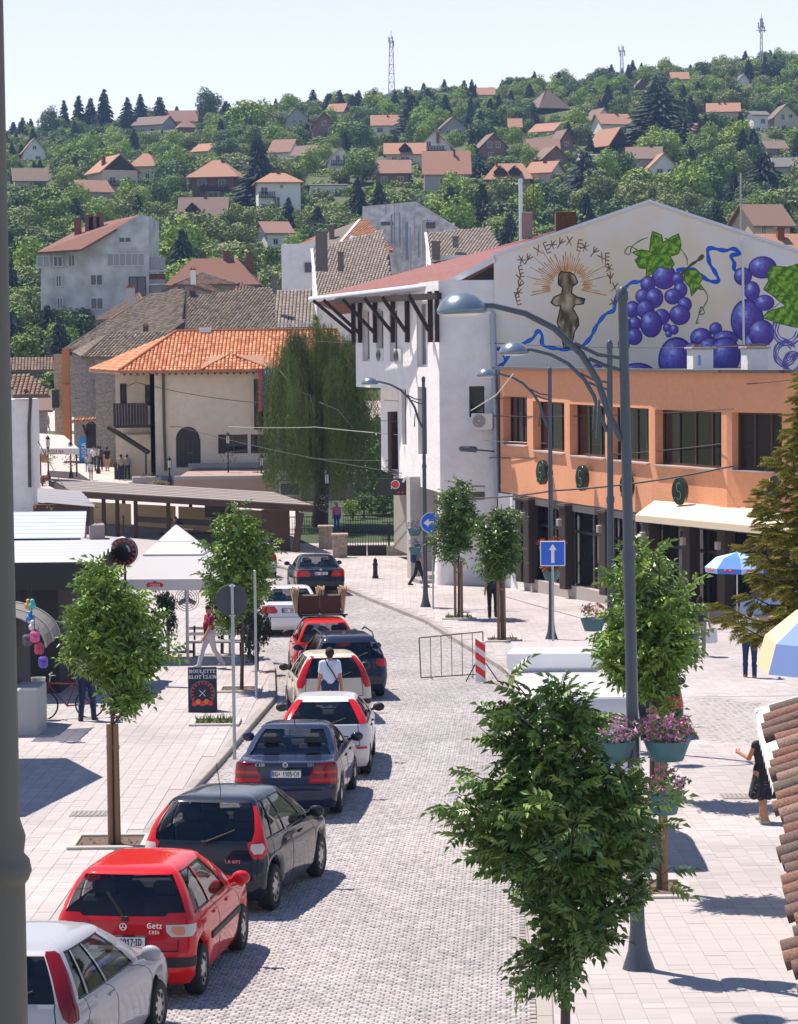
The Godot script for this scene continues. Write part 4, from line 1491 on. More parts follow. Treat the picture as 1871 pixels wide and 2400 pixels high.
	var sw := thing("stained_wall","tall grey plaster wall with black stains left of the cream house","wall")
	var sm := MB.new()
	sm.box(V(-21.97,3.62,-187.00),V(3.0,4.4,0.5))
	part("wall",sm,stain,sw)
	# the cream house's left neighbours by the edge of the picture
	var lh := thing("corner_house","pale house corner with brown downpipe and curved tile eave at the left edge","house")
	var lm := MB.new()
	lm.box(V(-21.97 - 0.35,-0.1,-151),V(2.6,7.2,3.0))
	part("wall",lm,mat("white_render"),lh)
	var l0 := V(-22.03,3.71,-149.00)
	var l1 := V(-19.86,3.74,-149.00)
	var l2 := V(-21.26,4.72,-151.50)
	var lr := MB.new()
	lr.slab([l0,l1,l2,V(-22.62,4.86,-151.50)],0.15)
	part("roof",lr,base,lh)
	tiled_slope(lh,tm,[l0 + up,l1 + up,l2 + up,V(-22.62,4.86,-151.50) + up],0.26,0.34,brown)
	var ld := MB.new()
	ld.tube([V(-21.32,4.09,-149.20),V(-21.03,3.53,-149.20),V(-21.16,1.94,-149.20),V(-21.18,-1.54,-149.20)],0.1,8)
	part("downpipe",ld,mat("pipe_brown"),lh)
	for i in 2:
		var at: Vector3 = [V(-38.63,2.17,-281.71),V(-33.94,-0.68,-245.59)][i]
		var nb := house("small_house",["low tiled outbuilding behind the left edge house, over red stalls","flat grey-roofed shed in the lane behind the corner house"][i],[at,V(-30.2,-0.4,-212)][i],0.1,5.5 if i == 0 else 3.0,4.0,1.9,1.0,roof_mat("brown_tiles",lin(0.34,0.24,0.19)),stain,{"tiles": brown} if i == 0 else {"windows": [[0.3,1.0,0.8,0.9]]})

func apartment_block() -> void:
	var w := mat("block_render",lin(0.78,0.77,0.77),0.92,0.0,"patch",0.05)
	var red := roof_mat("block_tiles",lin(0.34,0.15,0.10))
	var b := thing("apartment_block","white apartment block with a single red roof slope, glazed balconies and brick chimneys","building")
	var d := 320.0
	var z := -d
	var pl := [V(-43.51,17.90,-320.00),V(-43.73,6.27,-320.00),V(-40.29,5.72,-320.00),V(-30.48,6.92,-320.00),V(-30.22,22.17,-320.00),V(-31.26,22.44,-320.00),V(-38.59,18.36,-320.00),V(-40.06,18.07,-320.00)]
	var poly := PackedVector2Array()
	for q in pl:
		poly.append(Vector2(q.x,q.y))
	poly.reverse()
	if not Geometry2D.is_polygon_clockwise(poly):
		poly.reverse()
	var rev := PackedVector2Array(poly)
	rev.reverse()
	var mb := MB.new()
	mb.prism(rev,14.0,Transform3D(Basis.IDENTITY,V(0,0,z)))
	# the left third stands back, a pier with its own corner
	mb.box(V(-42.18,3.4,z + 0.25),V(3.4,9.6,0.5))
	part("wall",mb,w,b)
	var rm := MB.new()
	var r0 := V(-43.89,17.92,-319.00)
	var r1 := V(-38.23,18.15,-317.00)
	var r2 := V(-31.35,22.54,-322.00)
	var r3 := V(-39.43,21.51,-331.00)
	rm.slab([r0,r1,r2,r3],0.25)
	rm.slab([r3,r2,V(r2.x,r2.y - 3,-336),V(r0.x,r0.y - 1,-336)],0.2)
	var rf := part("roof",rm,red,b)
	for c in [[190,530,0.8,2.2],[217,524,1.0,2.4],[229,524,1.3,1.8],[242,520,0.8,2.4]]:
		var cm := MB.new()
		cm.box(V((c[0] - 935.5) / 6100.0 * 324.0 + 0.2,6.6 + (805.0 - c[1]) / 18.9,-324),V(c[2],c[3],0.9))
		part("chimney",cm,mat("brick_chimney",lin(0.25,0.10,0.07),0.9,0.0,"grain",1.0),rf)
	var fr := mat("pale_frame",lin(0.6,0.6,0.58),0.6)
	var pane := mat("far_pane",lin(0.025,0.03,0.04),0.08)
	# windows: centre x, y, width, height in metres on the front plane; kind 1 = glazed balcony
	for q in [[303,564,28,12,0],[304,610,86,28,1],[113,615,30,26,1],[147,614,20,24,0],[178,612,14,26,0],[235,657,28,24,0],[235,712,28,26,0],[148,660,12,26,0],[150,712,12,26,0],[147,770,10,12,0],[181,768,14,12,0],[330,672,38,44,2]]:
		var wm: float = q[2] / 19.06
		var hm: float = q[3] / 19.06
		var c := V((q[0] - 935.5) / 6100.0 * d,6.6 + (800.0 - q[1] + 0.0105 * (q[0] - 935.5) * -1.0) / 19.06,z + (0.55 if q[0] < 163 else 0.03))
		var f := MB.new()
		var n := maxi(2,int(wm / 0.7)) if q[4] == 1 else 2
		for i in n + 1:
			f.box(c + V(-wm / 2 + i * wm / n,0,0.03),V(0.1,hm,0.12))
		f.box(c + V(0,hm / 2,0.03),V(wm + 0.1,0.1,0.11))
		f.box(c + V(0,-hm / 2,0.05),V(wm + 0.2,0.12,0.2))
		var wf := part("glazed_balcony" if q[4] == 1 else "window",f,fr if q[4] != 2 else mat("dark_timber"),b)
		var g := MB.new()
		g.box(c,V(wm,hm,0.06))
		part("pane",g,pane if q[4] != 1 else mat("block_curtain",lin(0.30,0.31,0.33),0.3),wf)
	# stepped loggias on the right
	var lo := MB.new()
	lo.box(V(-29.38,6.5,-323),V(2.6,12.5,4))
	part("loggia_wall",lo,w,b)
	for k in 3:
		var y: float = 6.6 + (800.0 - [612,643,666][k]) / 19.06
		var g := MB.new()
		g.box(V(-29.45,y,-320.9),V(2.2,[1.5,0.7,1.6][k],0.1))
		part("loggia_glazing",g,mat("block_curtain") if k != 1 else mat("brick_chimney"),b)
		var s := MB.new()
		s.box(V(-29.33,y - 0.95,-320.6),V(2.6,0.2,0.9))
		part("loggia_slab",s,w,b)
	var wing := house("red_roofed_wing","low white wing with red roof and three skylights right of the apartment block",V(-22.03,12.43,-312.00) + V(0,-3.5,0),0.0,10.2,9,4.9,2.9,red,w,{"windows": [[-3.2,3.9,1.8,1.4]],"chimney": [[1.5,0,0.8,0.9],[4.3,0,0.8,0.6]],"hip": 2.4})
	for k in 3:
		var sm := MB.new()
		var at: Vector3 = [V(-25.68,16.73,-309.00),V(-24.52,16.72,-309.00),V(-22.46,16.65,-309.00)][k]
		sm.box(at,V(0.85,0.1,0.95),Basis(Vector3.RIGHT,0.55))
		part("skylight",sm,mat("skylight_pane",lin(0.4,0.5,0.62),0.1),wing)

func middle_houses() -> void:
	var wall := mat("white_render")
	var tm := tinted(mat("clay_tiles",Color.WHITE,0.85,0.0,"grain",1.2))
	var beige := [Color(0.37,0.31,0.25),Color(0.42,0.35,0.28),Color(0.31,0.26,0.21)]
	var orange := [Color(0.52,0.24,0.13),Color(0.46,0.2,0.11),Color(0.6,0.31,0.19)]
	var up := Vector3.UP * 0.03
	var list := [
		["hipped orange roof with two skylights beside a white works building",[[V(-5.72,14.95,-240.00),V(-0.31,14.82,-238.00),V(-2.83,18.14,-250.00),V(-3.48,18.15,-250.00)],[V(-11.01,14.81,-246.00),V(-5.72,14.87,-240.00),V(-3.48,18.15,-250.00),V(-7.55,16.85,-252.00)]],orange,V(-9.12,12.44,-243.00),V(3.0,6.5,3.0)],
		["beige tiled roof with a tall grey double chimney, white verge on its left",[[V(-6.83,10.29,-222.00),V(-0.36,11.34,-220.00),V(-0.64,14.74,-230.00),V(-7.43,14.69,-230.00)]],beige,V(-3.72,9.22,-226.00),V(6.0,5.0,3.0)],
		["low beige tiled roof with one chimney left of the double chimney house",[[V(-10.39,7.76,-214.00),V(-6.82,7.79,-214.00),V(-7.18,10.95,-222.00),V(-10.81,10.95,-222.00)]],beige,V(-8.67,6.69,-216.00),V(3.4,3.0,3.0)],
		["beige tiled roof with white gable edge behind the red sheet roof",[[V(2.91,12.36,-222.00),V(9.71,12.24,-220.00),V(8.38,16.22,-232.00),V(2.62,16.09,-232.00)]],beige,V(5.92,12.43,-226.00),V(5.4,3.0,3.0)]]
	for i in list.size():
		var b := thing("tiled_house",list[i][0],"house")
		var rm := MB.new()
		for s in list[i][1]:
			rm.slab(s,0.15)
			var q := []
			for p in s:
				q.append(p + up)
			tiled_slope(b,tm,q,0.3,0.36,list[i][2],0.1)
		part("roof",rm,mat("old_tiles"),b)
		var wm := MB.new()
		wm.box(list[i][3],list[i][4])
		part("wall",wm,wall,b)
		var vg := MB.new()
		var s0: Array = list[i][1][0]
		vg.bar(s0[0],s0[3],0.22,0.3)
		if i > 0:
			vg.slab([s0[0] + Vector3.DOWN * 0.1,s0[3] + Vector3.DOWN * 0.1,s0[3] + V(0,-4,0),s0[0] + V(0,-1.5,0)],0.2,Vector3.RIGHT)
		part("verge",vg,wall,b)
		if i == 0:
			for k in 2:
				var sm := MB.new()
				sm.box([V(-3.96,16.06,-243.00),V(-2.37,16.04,-243.00)][k] + V(0,0.12,0.2),V(0.75,0.12,1.4),Basis(Vector3.BACK,-0.2) * Basis(Vector3.RIGHT,0.28))
				part("skylight",sm,mat("skylight_pane"),b)
			var wf := MB.new()
			wf.box(V(-8.18,13.49,-241.40),V(0.6,0.9,0.1))
			part("window",wf,mat("far_pane"),b)
	for c in [[V(-6.34,14.26,-222.00),1.0,3.3,"tall grey double chimney with arched vents on the beige roof"],[V(-4.70,13.35,-221.00),0.5,1.6,"slim dark chimney beside the tall double chimney"],[V(-10.17,11.38,-217.00),0.42,1.5,"single chimney on the low beige roof"],[V(3.40,14.30,-224.00),0.72,1.5,"square grey chimney on the beige roof behind the red sheet roof"],[V(5.13,15.09,-226.00),0.5,0.9,"low chimney with a cowl on the beige roof behind the red sheet roof"],[V(-6.05,16.48,-246.00),0.5,2.0,"reddish chimney on the hipped orange roof"]]:
		var o := thing("chimney_stack",c[3],"chimney",c[0])
		var m := MB.new()
		m.box(Vector3.ZERO,V(c[1],c[2],c[1]),Basis.IDENTITY,0.02)
		part("shaft",m,mat("chimney_grey",lin(0.19,0.165,0.15),0.95,0.0,"grain",0.8),o)
		var t := MB.new()
		t.box(V(0,c[2] / 2,0),V(c[1] + 0.14,0.12,c[1] + 0.14))
		part("cap",t,mat("chimney_grey"),o)
		var v := MB.new()
		for s in [-1,1]:
			v.box(V(s * c[1] * 0.22,c[2] * 0.36,c[1] / 2),V(c[1] * 0.2,c[2] * 0.14,0.03))
		part("vent",v,mat("chimney_grey"),o)
	# white works building with pipes
	var w := thing("works_building","pale concrete works building with slanting top, pipes and ducts on its wall","building")
	var pm := MB.new()
	var pts := PackedVector2Array()
	for q in [V(-3.49,13.47,-262.00),V(7.72,13.35,-262.00),V(7.24,17.27,-262.00),V(2.01,20.56,-262.00),V(-3.33,20.11,-262.00)]:
		pts.append(Vector2(q.x,q.y))
	pm.prism(pts,8.0,Transform3D(Basis.IDENTITY,V(0,0,-262)))
	part("wall",pm,mat("works_render",lin(0.68,0.67,0.68),0.92,0.0,"patch",0.16),w)
	var lo := MB.new()
	var lp := PackedVector2Array()
	for q in [V(-2.90,13.28,-255.00),V(-0.32,13.25,-255.00),V(-0.27,17.60,-255.00),V(-2.75,18.75,-255.00),V(-3.26,18.59,-255.00)]:
		lp.append(Vector2(q.x,q.y))
	lo.prism(lp,6.0,Transform3D(Basis.IDENTITY,V(0,0,-255)))
	part("lower_wall",lo,mat("works_render"),w)
	for k in 8:
		var x: float = [944,951,960,968,925,978,988,998][k]
		var y0: float = [500,512,522,535,505,520,545,520][k]
		var t := MB.new()
		var a := V((x - 935.5) / 6100 * 253,6.6 + (800 - y0) / 24.1,-253)
		t.tube([a,a + Vector3.DOWN * rnd(2.5,5.0)],rnd(0.07,0.2),8)
		part("pipe",t,[mat("pipe_blue",lin(0.2,0.25,0.34),0.5,0.4),mat("pier_grey")][k % 2],w)
	var win := MB.new()
	win.box(V(3.48,18.16,-261.90),V(0.9,0.6,0.1))
	win.box(V(-0.85,18.06,-254.90),V(1.2,0.35,0.1))
	part("window",win,mat("far_pane"),w)
	for k in 5:
		var an := thing("aerial",["thin aerial mast on the left edge of the works building","tallest aerial mast above the works building","short aerial on the works building roof","aerial with a cross bar in front of the slanted works wall","thin pole beside the works building pipes"][k],"aerial",[V(-0.97,19.62,-258.00),V(0.72,20.11,-258.00),V(-0.17,19.95,-258.00),V(3.09,17.28,-258.00),V(-0.15,16.37,-250.00)][k])
		var am := MB.new()
		am.tube([V(0,-0.5,0),V(0,[1.6,2.6,1.0,1.4,2.6][k],0)],0.03,5)
		am.bar(V(-0.4,[1.4,2.2,0.8,1.2,2.3][k],0),V(0.4,[1.4,2.2,0.8,1.2,2.3][k],0),0.03,0.03)
		part("mast",am,mat("iron",lin(0.1,0.1,0.1),0.5,0.6),an)
	# metal flue and rusty lattice behind the red roof
	var fl := thing("metal_flue","tall shiny metal flue rising behind the red sheet roof","chimney",V(6.44,11.81,-135.00))
	var fm := MB.new()
	fm.lathe([Vector2(0.001,-1),Vector2(0.1,-1),Vector2(0.1,3.1),Vector2(0.001,3.1)],12)
	part("tube",fm,mat("bright_tin",lin(0.62,0.66,0.72),0.35,0.5),fl)
	var fc := MB.new()
	for k in 6:
		fc.lathe([Vector2(0.105,-0.4 + k * 0.65),Vector2(0.118,-0.38 + k * 0.65),Vector2(0.105,-0.36 + k * 0.65)],12)
	part("band",fc,mat("bright_tin"),fl)
	var rl := thing("rusty_lattice","rusty lattice pole beside the metal flue","mast",V(7.18,11.88,-140.00))
	var rm := MB.new()
	for s in [-1,1]:
		rm.bar(V(s * 0.22,-1,0),V(s * 0.2,3.2,0),0.05,0.05)
	for k in 8:
		rm.bar(V(-0.2,k * 0.4,0),V(0.2,k * 0.4 + (0.4 if k % 2 else 0.0),0),0.04,0.04)
	part("frame",rm,mat("rust",lin(0.22,0.08,0.04),0.9),rl)
	# orange roofs peeping past the gable at the right
	house("tiled_house","beige gabled house with pale tiled roof just above the gable's right slope",V(43.23,17.87,-300.00) + V(0,-2,0),0.35,4.4,6,3.8,2.2,roof_mat("pale_tiles",lin(0.40,0.25,0.18)),mat("beige_wall",lin(0.55,0.42,0.34),0.9,0.0,"soft",0.2),{"ridge": "x","windows": [[-1.2,3.0,0.5,0.8]]})
	house("tiled_house","long low orange tiled roof along the gable's right edge",V(27.63,12.50,-190.00) + V(0,-2.6,0),0.15,7,5,2.6,1.6,roof_mat("orange_tiles",lin(0.64,0.34,0.22)),mat("beige_wall"),{"chimney": [[0.9,0.5,0.5,0.5]]})
	# a street of tiled houses over on the left, outside the picture, which the orange building's windows mirror
	house("street_house","orange tiled street house beyond the left edge, seen only in window reflections",V(-27,-2.4,-84),PI / 2,26,9,6.2,4.2,roof_mat("orange_tiles",lin(0.64,0.34,0.22)),mat("cream_render"),{})

func hill_houses() -> void:
	var R := {"o": roof_mat("orange_tiles",lin(0.64,0.34,0.22)),"r": roof_mat("red_tiles",lin(0.48,0.27,0.20)),"b": roof_mat("brown_tiles",lin(0.34,0.24,0.19)),"g": roof_mat("grey_tiles",lin(0.26,0.25,0.25))}
	var Wm := {"w": mat("hill_white",lin(0.72,0.71,0.69),0.9),"c": mat("hill_cream",lin(0.6,0.53,0.42),0.9),"g": mat("hill_grey",lin(0.36,0.35,0.34),0.9),"b": mat("hill_brick",lin(0.30,0.17,0.12),0.9,0.0,"grain",0.5),"d": mat("dark_timber")}
	var g := "houses on the hillside"
	# place, width, depth, wall height, rise, turn, ridge, hip, roof, wall, label, more
	var two := func(w): return [[-w * 0.24,1.6,w * 0.16,1.1],[w * 0.24,1.6,w * 0.16,1.1]]
	var list := [
		[V(-91.71,52.51,-666.56),5.46,7,3.4,3.2,0.25,"z",0.0,"r","w","narrow white gabled house among conifers at the far left of the hill",{"windows": [[0,4.2,0.9,0.9],[0.8,1.2,1.2,1.6]]}],
		[V(-77.79,71.90,-823.86),10.80,8,3.6,2.6,-0.5,"x",0.0,"b","g","grey house with a long brown roof high on the left of the hill",{"windows": two.call(8.0)}],
		[V(-69.84,75.37,-844.78),11.63,8,3.0,3.4,0.0,"x",0.0,"r","c","orange roofed house half hidden by a tree high on the left of the hill",{}],
		[V(-62.53,69.11,-790.22),4.40,4,3.0,1.6,0.3,"x",1.6,"r","b","tiny hut with a pyramid roof below the half hidden orange roof",{"eave": 0.8}],
		[V(-56.13,36.51,-533.38),7.69,9,5.4,3.2,0.45,"z",0.0,"o","c","big chalet with dark timber gable and orange roof on the left of the hill",{"timber": 1,"windows": [[-1.6,3.4,1.3,1.2],[1.6,3.4,1.3,1.2]],"balcony": [0,2.3,6.0],"chimney": [[-2.4,1.5,0.7,-0.4]]}],
		[V(-54.84,41.30,-567.24),5.21,7,4.0,2.6,-0.2,"x",1.8,"o","c","cream house with hipped orange roof right behind the big chalet",{"windows": two.call(5.0),"chimney": [[0.8,0,0.5,0.5]]}],
		[V(-36.14,34.79,-518.17),8.49,9,5.2,2.9,-0.15,"x",3.2,"o","b","large dark house under a wide hipped orange roof left of the tall spruce",{"windows": [[-2.2,3.6,1.6,1.1],[1.8,3.4,1.3,1.2],[0,1.0,3,1.4]],"eave": 1.1,"balcony": [0.5,2.0,6],"chimney": [[1.2,0.4,0.7,0.4]]}],
		[V(-59.18,34.39,-518.73),5.95,7,2.6,2.2,0.5,"x",0.0,"r","g","low house with plain orange roof in front of the big chalet",{}],
		[V(-35.31,28.74,-477.63),8.14,8,1.2,3.4,0.0,"x",0.0,"b","b","long steep brown roof with small dormer above the bright green trees",{"dormers": [-1.8],"chimney": [[0.2,0,0.45,0.3]]}],
		[V(-47.91,51.90,-644.18),4.65,6,2.0,1.8,-0.6,"x",0.0,"o","c","sliver of orange roof between bushes above the wide hipped house",{}],
		[V(-78.37,39.87,-562.13),6.63,7,2.2,2.6,0.2,"x",0.0,"b","c","faded brown roof at the far left below the narrow gabled house",{}],
		[V(-21.98,31.66,-495.53),7.96,8,5.4,1.7,0.12,"x",2.6,"o","w","white two storey house with low orange hipped roof near the middle of the hill",{"windows": [[0.4,4.4,0.5,0.6],[-2.9,3.6,1.2,1.3],[-0.6,1.4,1.2,2.0]],"eave": 0.7,"balcony": [-2.4,2.4,3.2],"chimney": [[0,0.2,0.5,0.5]]}],
		[V(-27.02,48.33,-610.18),4.80,7,2.8,2.8,-0.35,"x",0.0,"r","w","house with faded red roof and white verge right of the tall spruce",{}],
		[V(-21.45,47.41,-601.67),4.54,7,2.2,2.2,-0.35,"x",0.0,"b","w","second faded roof with white verge, beside a dark fir",{}],
		[V(-19.17,21.32,-428.51),4.07,6,3.4,1.7,0.35,"x",0.0,"r","w","small white cottage with pale red roof beside the left end of the works building",{"windows": [[-0.6,1.8,0.7,0.9]]}],
		[V(-28.26,67.70,-757.94),6.21,7,3.6,3.0,0.1,"z",0.0,"b","g","grey gabled house with dark shutters near the top, left of the lattice mast",{"windows": [[-0.9,2.6,0.9,1.1],[1.0,2.6,0.9,1.1]]}],
		[V(-18.76,59.92,-692.88),5.91,7,4.2,3.2,0.1,"z",0.0,"b","b","brown brick gabled house left of the lattice mast, lower of two",{"windows": [[0,4.4,1.0,1.1],[1.6,2.6,0.8,1.0]]}],
		[V(-18.58,75.26,-811.03),5.32,6,2.6,2.4,-0.4,"x",0.0,"o","c","small house with orange slope behind the brick gabled house",{}],
		[V(-1.93,59.81,-685.15),7.86,7,3.4,2.6,0.0,"x",0.0,"o","w","white house with bright orange roof straight below the lattice mast",{"windows": [[-2.0,1.9,1.4,1.1],[1.8,1.6,2.4,0.7]],"chimney": [[0,0.6,0.35,0.1]]}],
		[V(14.86,57.61,-663.14),6.74,7,2.6,3.0,0.15,"z",0.0,"b","g","pale grey gabled house with slim chimney right of the lattice mast",{"windows": two.call(6.0),"chimney": [[0,3.0,0.5,0.2]]}],
		[V(8.98,47.10,-591.96),6.99,8,3.4,3.6,-0.12,"z",0.0,"b","w","white gabled house with a red brick chimney up its front",{"chimney": [[0.7,4.3,0.6,-0.6]],"balcony": [0,2.4,5.2],"windows": [[-1.4,3.9,0.9,1.0]]}],
		[V(22.14,46.99,-588.19),5.79,7,3.2,2.8,0.2,"z",0.0,"b","b","red brick gabled house with white windows right of the centre",{"windows": [[-0.9,3.4,0.9,1.2],[1.0,3.4,0.9,1.2],[-0.6,1.0,1.2,1.2]]}],
		[V(2.15,44.55,-576.89),8.32,8,3.4,2.4,0.0,"x",0.0,"o","c","cream house with orange roof and a middle gable, centre of the hill",{"dormers": [0.0],"windows": [[0,2.0,1.8,1.0],[-2.4,2.0,1.0,1.1]],"balcony": [0,1.0,3.6]}],
		[V(-11.87,43.53,-573.14),5.45,7,2.8,3.0,0.1,"z",0.0,"g","w","white gabled house with balcony left of the centre of the hill",{"windows": [[-0.7,3.2,0.8,1.2],[0.9,3.2,0.8,1.2]],"balcony": [0,1.7,4.6]}],
		[V(-0.66,37.83,-533.24),6.64,8,3.2,2.6,0.0,"x",0.0,"r","b","brick house with faded orange roof behind a thin pine",{"windows": two.call(7.0)}],
		[V(10.21,36.12,-520.53),8.87,8,3.9,4.4,0.0,"x",0.0,"o","g","large plain house with a tall bright orange roof in the middle of the hill",{"windows": [[-0.6,2.2,1.5,1.0],[2.6,2.5,1.4,0.8]],"chimney": [[1.6,0.9,0.4,0.1]],"eave": 0.5}],
		[V(22.63,37.11,-525.09),8.26,8,2.2,2.8,-0.1,"x",1.5,"o","c","orange roofed house with two dark rounded dormers above the flue",{"dormers": [-1.6,1.3],"chimney": [[-2.5,0.8,0.4,0.4]],"eave": 0.9}],
		[V(29.08,38.56,-533.36),5.25,7,2.2,2.2,-0.5,"x",0.0,"o","c","orange roof joined to the right of the dormered house",{"chimney": [[0,0.4,0.5,0.3]]}],
		[V(43.54,67.61,-721.18),7.33,7,4.0,4.2,0.4,"x",4.0,"b","d","dark house with brown pyramid roof on the upper right of the hill",{"eave": 1.4}],
		[V(52.75,59.35,-661.70),4.77,7,2.8,2.6,0.35,"z",0.0,"b","w","white gabled cottage above the orange roofed pair on the right of the hill",{"windows": [[0,2.8,0.8,0.7]]}],
		[V(52.82,53.73,-624.52),7.37,7,4.2,2.4,0.3,"x",0.0,"o","w","white house with orange roof left of the great dark pine",{"windows": [[1.8,2.4,1.2,1.3],[-1.2,2.4,0.9,1.0]],"chimney": [[1.2,0.3,0.5,0.4]]}],
		[V(35.97,55.74,-643.08),6.33,7,2.0,2.0,-0.6,"x",0.0,"o","c","low orange roofs below the pyramid roofed house",{}],
		[V(33.11,46.99,-585.73),6.53,6,2.2,2.4,0.0,"x",0.0,"r","c","plain orange roof with pale strip of wall above the dormered house",{"windows": two.call(6.0)}],
		[V(38.77,48.43,-593.45),3.31,6,3.2,2.4,0.3,"z",0.0,"b","b","small brown gabled house right of the plain orange roof",{"windows": [[0,2.4,0.8,0.8]]}],
		[V(34.14,42.78,-559.04),5.50,7,2.6,2.4,0.3,"z",0.0,"b","b","brown gabled house above the dark fir behind the mossy chimney",{"windows": [[0.8,1.8,0.9,0.8]]}],
		[V(50.59,48.56,-591.53),5.24,8,2.2,3.4,0.5,"z",0.0,"o","d","dark wooden gabled house with an orange slope below the great pine",{}],
		[V(42.89,43.05,-559.17),6.97,6,2.6,0.5,0.05,"x",0.0,"g","w","long flat roofed white building in the middle right of the hill",{"eave": 0.2}],
		[V(50.74,39.27,-534.51),6.48,8,4.2,2.4,-0.1,"x",0.0,"b","g","grey house with brown roof and chimney joined to the white gable",{"windows": [[-2.0,2.4,1.0,1.2]],"chimney": [[1.4,0,0.5,0.4]]}],
		[V(54.28,38.60,-529.93),6.25,7,2.4,3.0,0.15,"z",0.0,"o","w","white gabled house with orange eaves and loggia, largest on the right of the hill",{"windows": [[-0.8,1.5,1.2,1.5],[1.5,1.5,1.2,1.3]]}],
		[V(83.65,61.88,-667.71),7.66,7,2.4,2.2,-0.1,"x",0.0,"o","c","orange roofed house with two chimneys high on the right",{"chimney": [[-1.0,0.4,0.4,0.3],[0.4,0.4,0.4,0.3]]}],
		[V(86.71,54.78,-621.87),3.47,5,4.6,0.9,0.2,"x",0.0,"g","w","white shed with one dark window at the right of the hill",{"windows": [[0.6,3.0,1.0,1.1],[-0.6,1.0,0.9,1.0]]}],
		[V(92.92,55.19,-622.76),5.72,7,3.8,2.8,0.1,"z",0.0,"b","c","beige gabled house with dark windows at the right edge of the hill",{"windows": [[-0.8,3.6,0.8,1.2],[1.1,3.8,0.8,0.8],[-0.6,1.2,1.0,1.0]]}],
		[V(88.67,84.66,-814.26),4.81,7,2.4,2.2,0.0,"x",0.0,"o","c","tiny orange roofed house near the skyline between the two right masts",{}],
		[V(103.96,80.77,-780.99),3.33,6,2.2,2.0,0.1,"z",0.0,"g","w","tiny pale gable just left of the rightmost mast's foot",{}],
		[V(68.49,52.74,-613.73),3.42,6,2.4,1.8,-0.2,"x",0.0,"r","c","small roof showing right of the great dark pine",{}],
		[V(82.88,45.84,-568.58),4.10,6,1.8,1.6,0.2,"x",0.0,"b","g","grey brown roof in trees at the right, above a pale roof",{}],
		[V(78.84,39.22,-530.20),5.74,7,2.0,1.8,-0.15,"x",0.0,"g","g","pale grey roof at the right edge above the dark fir",{}],
		[V(76.08,82.54,-807.11),3.18,6,2.0,1.8,0.1,"z",0.0,"b","b","tiny brown gable on the skyline above the great dark pine",{}],
		[V(29.11,82.39,-834.35),4.92,6,2.4,2.2,0.0,"x",0.0,"o","c","tiny orange roof on the skyline between mast and pyramid roof",{}],
		[V(30.27,57.96,-660.12),2.60,5,2.4,2.0,0.0,"x",0.0,"o","c","small orange roof spot right of the dark conifers in the middle",{}],
		[V(-13.40,35.74,-521.33),7.35,6,2.0,0.3,0.05,"x",0.0,"g","w","low white canopy roofs left of the brick house",{"eave": 0.3}]]
	for q in list:
		var oo: Dictionary = q[11]
		oo["ridge"] = q[6]
		oo["hip"] = q[7]
		house("hill_house",q[10],q[0],q[5],q[1],q[2],q[3],q[4],R[q[8]],Wm[q[9]],oo,g)
	# masts on the skyline
	lattice_mast(V(-0.88,73.95,-790.14),96.23 - 72.61,"tall red and white lattice mast on the skyline, left of centre",1.6,0)
	lattice_mast(V(72.12,85.81,-832.57),98.66 - 86.63,"pale lattice mast with antennas on the skyline, middle one",1.0,1)
	lattice_mast(V(111.76,84.28,-799.52),101.71 - 83.27,"slim mast with a crown of antennas on the skyline at the right",0.7,2)
	for k in 3:
		var lp := thing("utility_pole",["concrete street pole in front of the wide hipped house on the hill","thin aerial mast above the right slope of the painted gable","concrete pole right of the orange house below the mast"][k],"pole",[V(-41.87,36.06,-527.81),V(18.46,12.79,-140.00),V(5.98,58.36,-671.74)][k])
		var m := MB.new()
		m.tube([V(0,-2,0),V(0,[4.6,2.6,5.0][k],0)],[0.16,0.05,0.16][k],6)
		m.bar(V(-0.3,[4.5,1.2,4.8][k],0),V(0.4,[4.6,1.2,4.8][k],0),0.08,0.08)
		part("pole",m,mat("pole_concrete",lin(0.45,0.44,0.42),0.9),lp)

func lattice_mast(at: Vector3,h: float,label: String,w: float,kind: int) -> void:
	var o := thing("lattice_mast",label,"mast",at)
	var n := 9
	for k in n:
		var mb := MB.new()
		var y0 := h * k / n - (2.0 if k == 0 else 0.0)
		var y1 := h * (k + 1) / n
		var w0 := w * (1.0 - 0.6 * k / n)
		var w1 := w * (1.0 - 0.6 * (k + 1) / n)
		var t := 0.16 if kind == 0 else 0.13
		for i in 4:
			var a := V(cos(PI / 4 + i * PI / 2),0,sin(PI / 4 + i * PI / 2))
			var b := V(cos(PI / 4 + (i + 1) * PI / 2),0,sin(PI / 4 + (i + 1) * PI / 2))
			mb.bar(a * w0 + Vector3.UP * y0,a * w1 + Vector3.UP * y1,t,t)
			mb.bar(a * w0 + Vector3.UP * y0,b * w1 + Vector3.UP * y1,t * 0.6,t * 0.6)
			mb.bar(a * w1 + Vector3.UP * y1,b * w1 + Vector3.UP * y1,t * 0.6,t * 0.6)
		part("mast_section",mb,mat("mast_red",lin(0.5,0.13,0.12),0.7) if kind == 0 and k % 2 else mat("mast_white",lin(0.5,0.52,0.55),0.7),o)
	var am := MB.new()
	for i in 6:
		var an := TAU * i / 6
		am.box(V(cos(an) * (0.9 if kind else 0.7),h * (0.86 if kind == 2 else 0.93) + (i % 2) * 1.2,sin(an) * 0.9),V(0.35,1.8,0.3))
	am.tube([V(0,h,0),V(0,h * 1.03 + 1.5,0)],0.09,5)
	if kind == 2:
		am.tube([V(-1.7,h * 0.84,0),V(1.7,h * 0.84,0)],0.14,6)
		am.box(V(0,h * 0.97,0),V(0.9,2.6,0.9))
	part("antennas",am,mat("mast_white"),o)

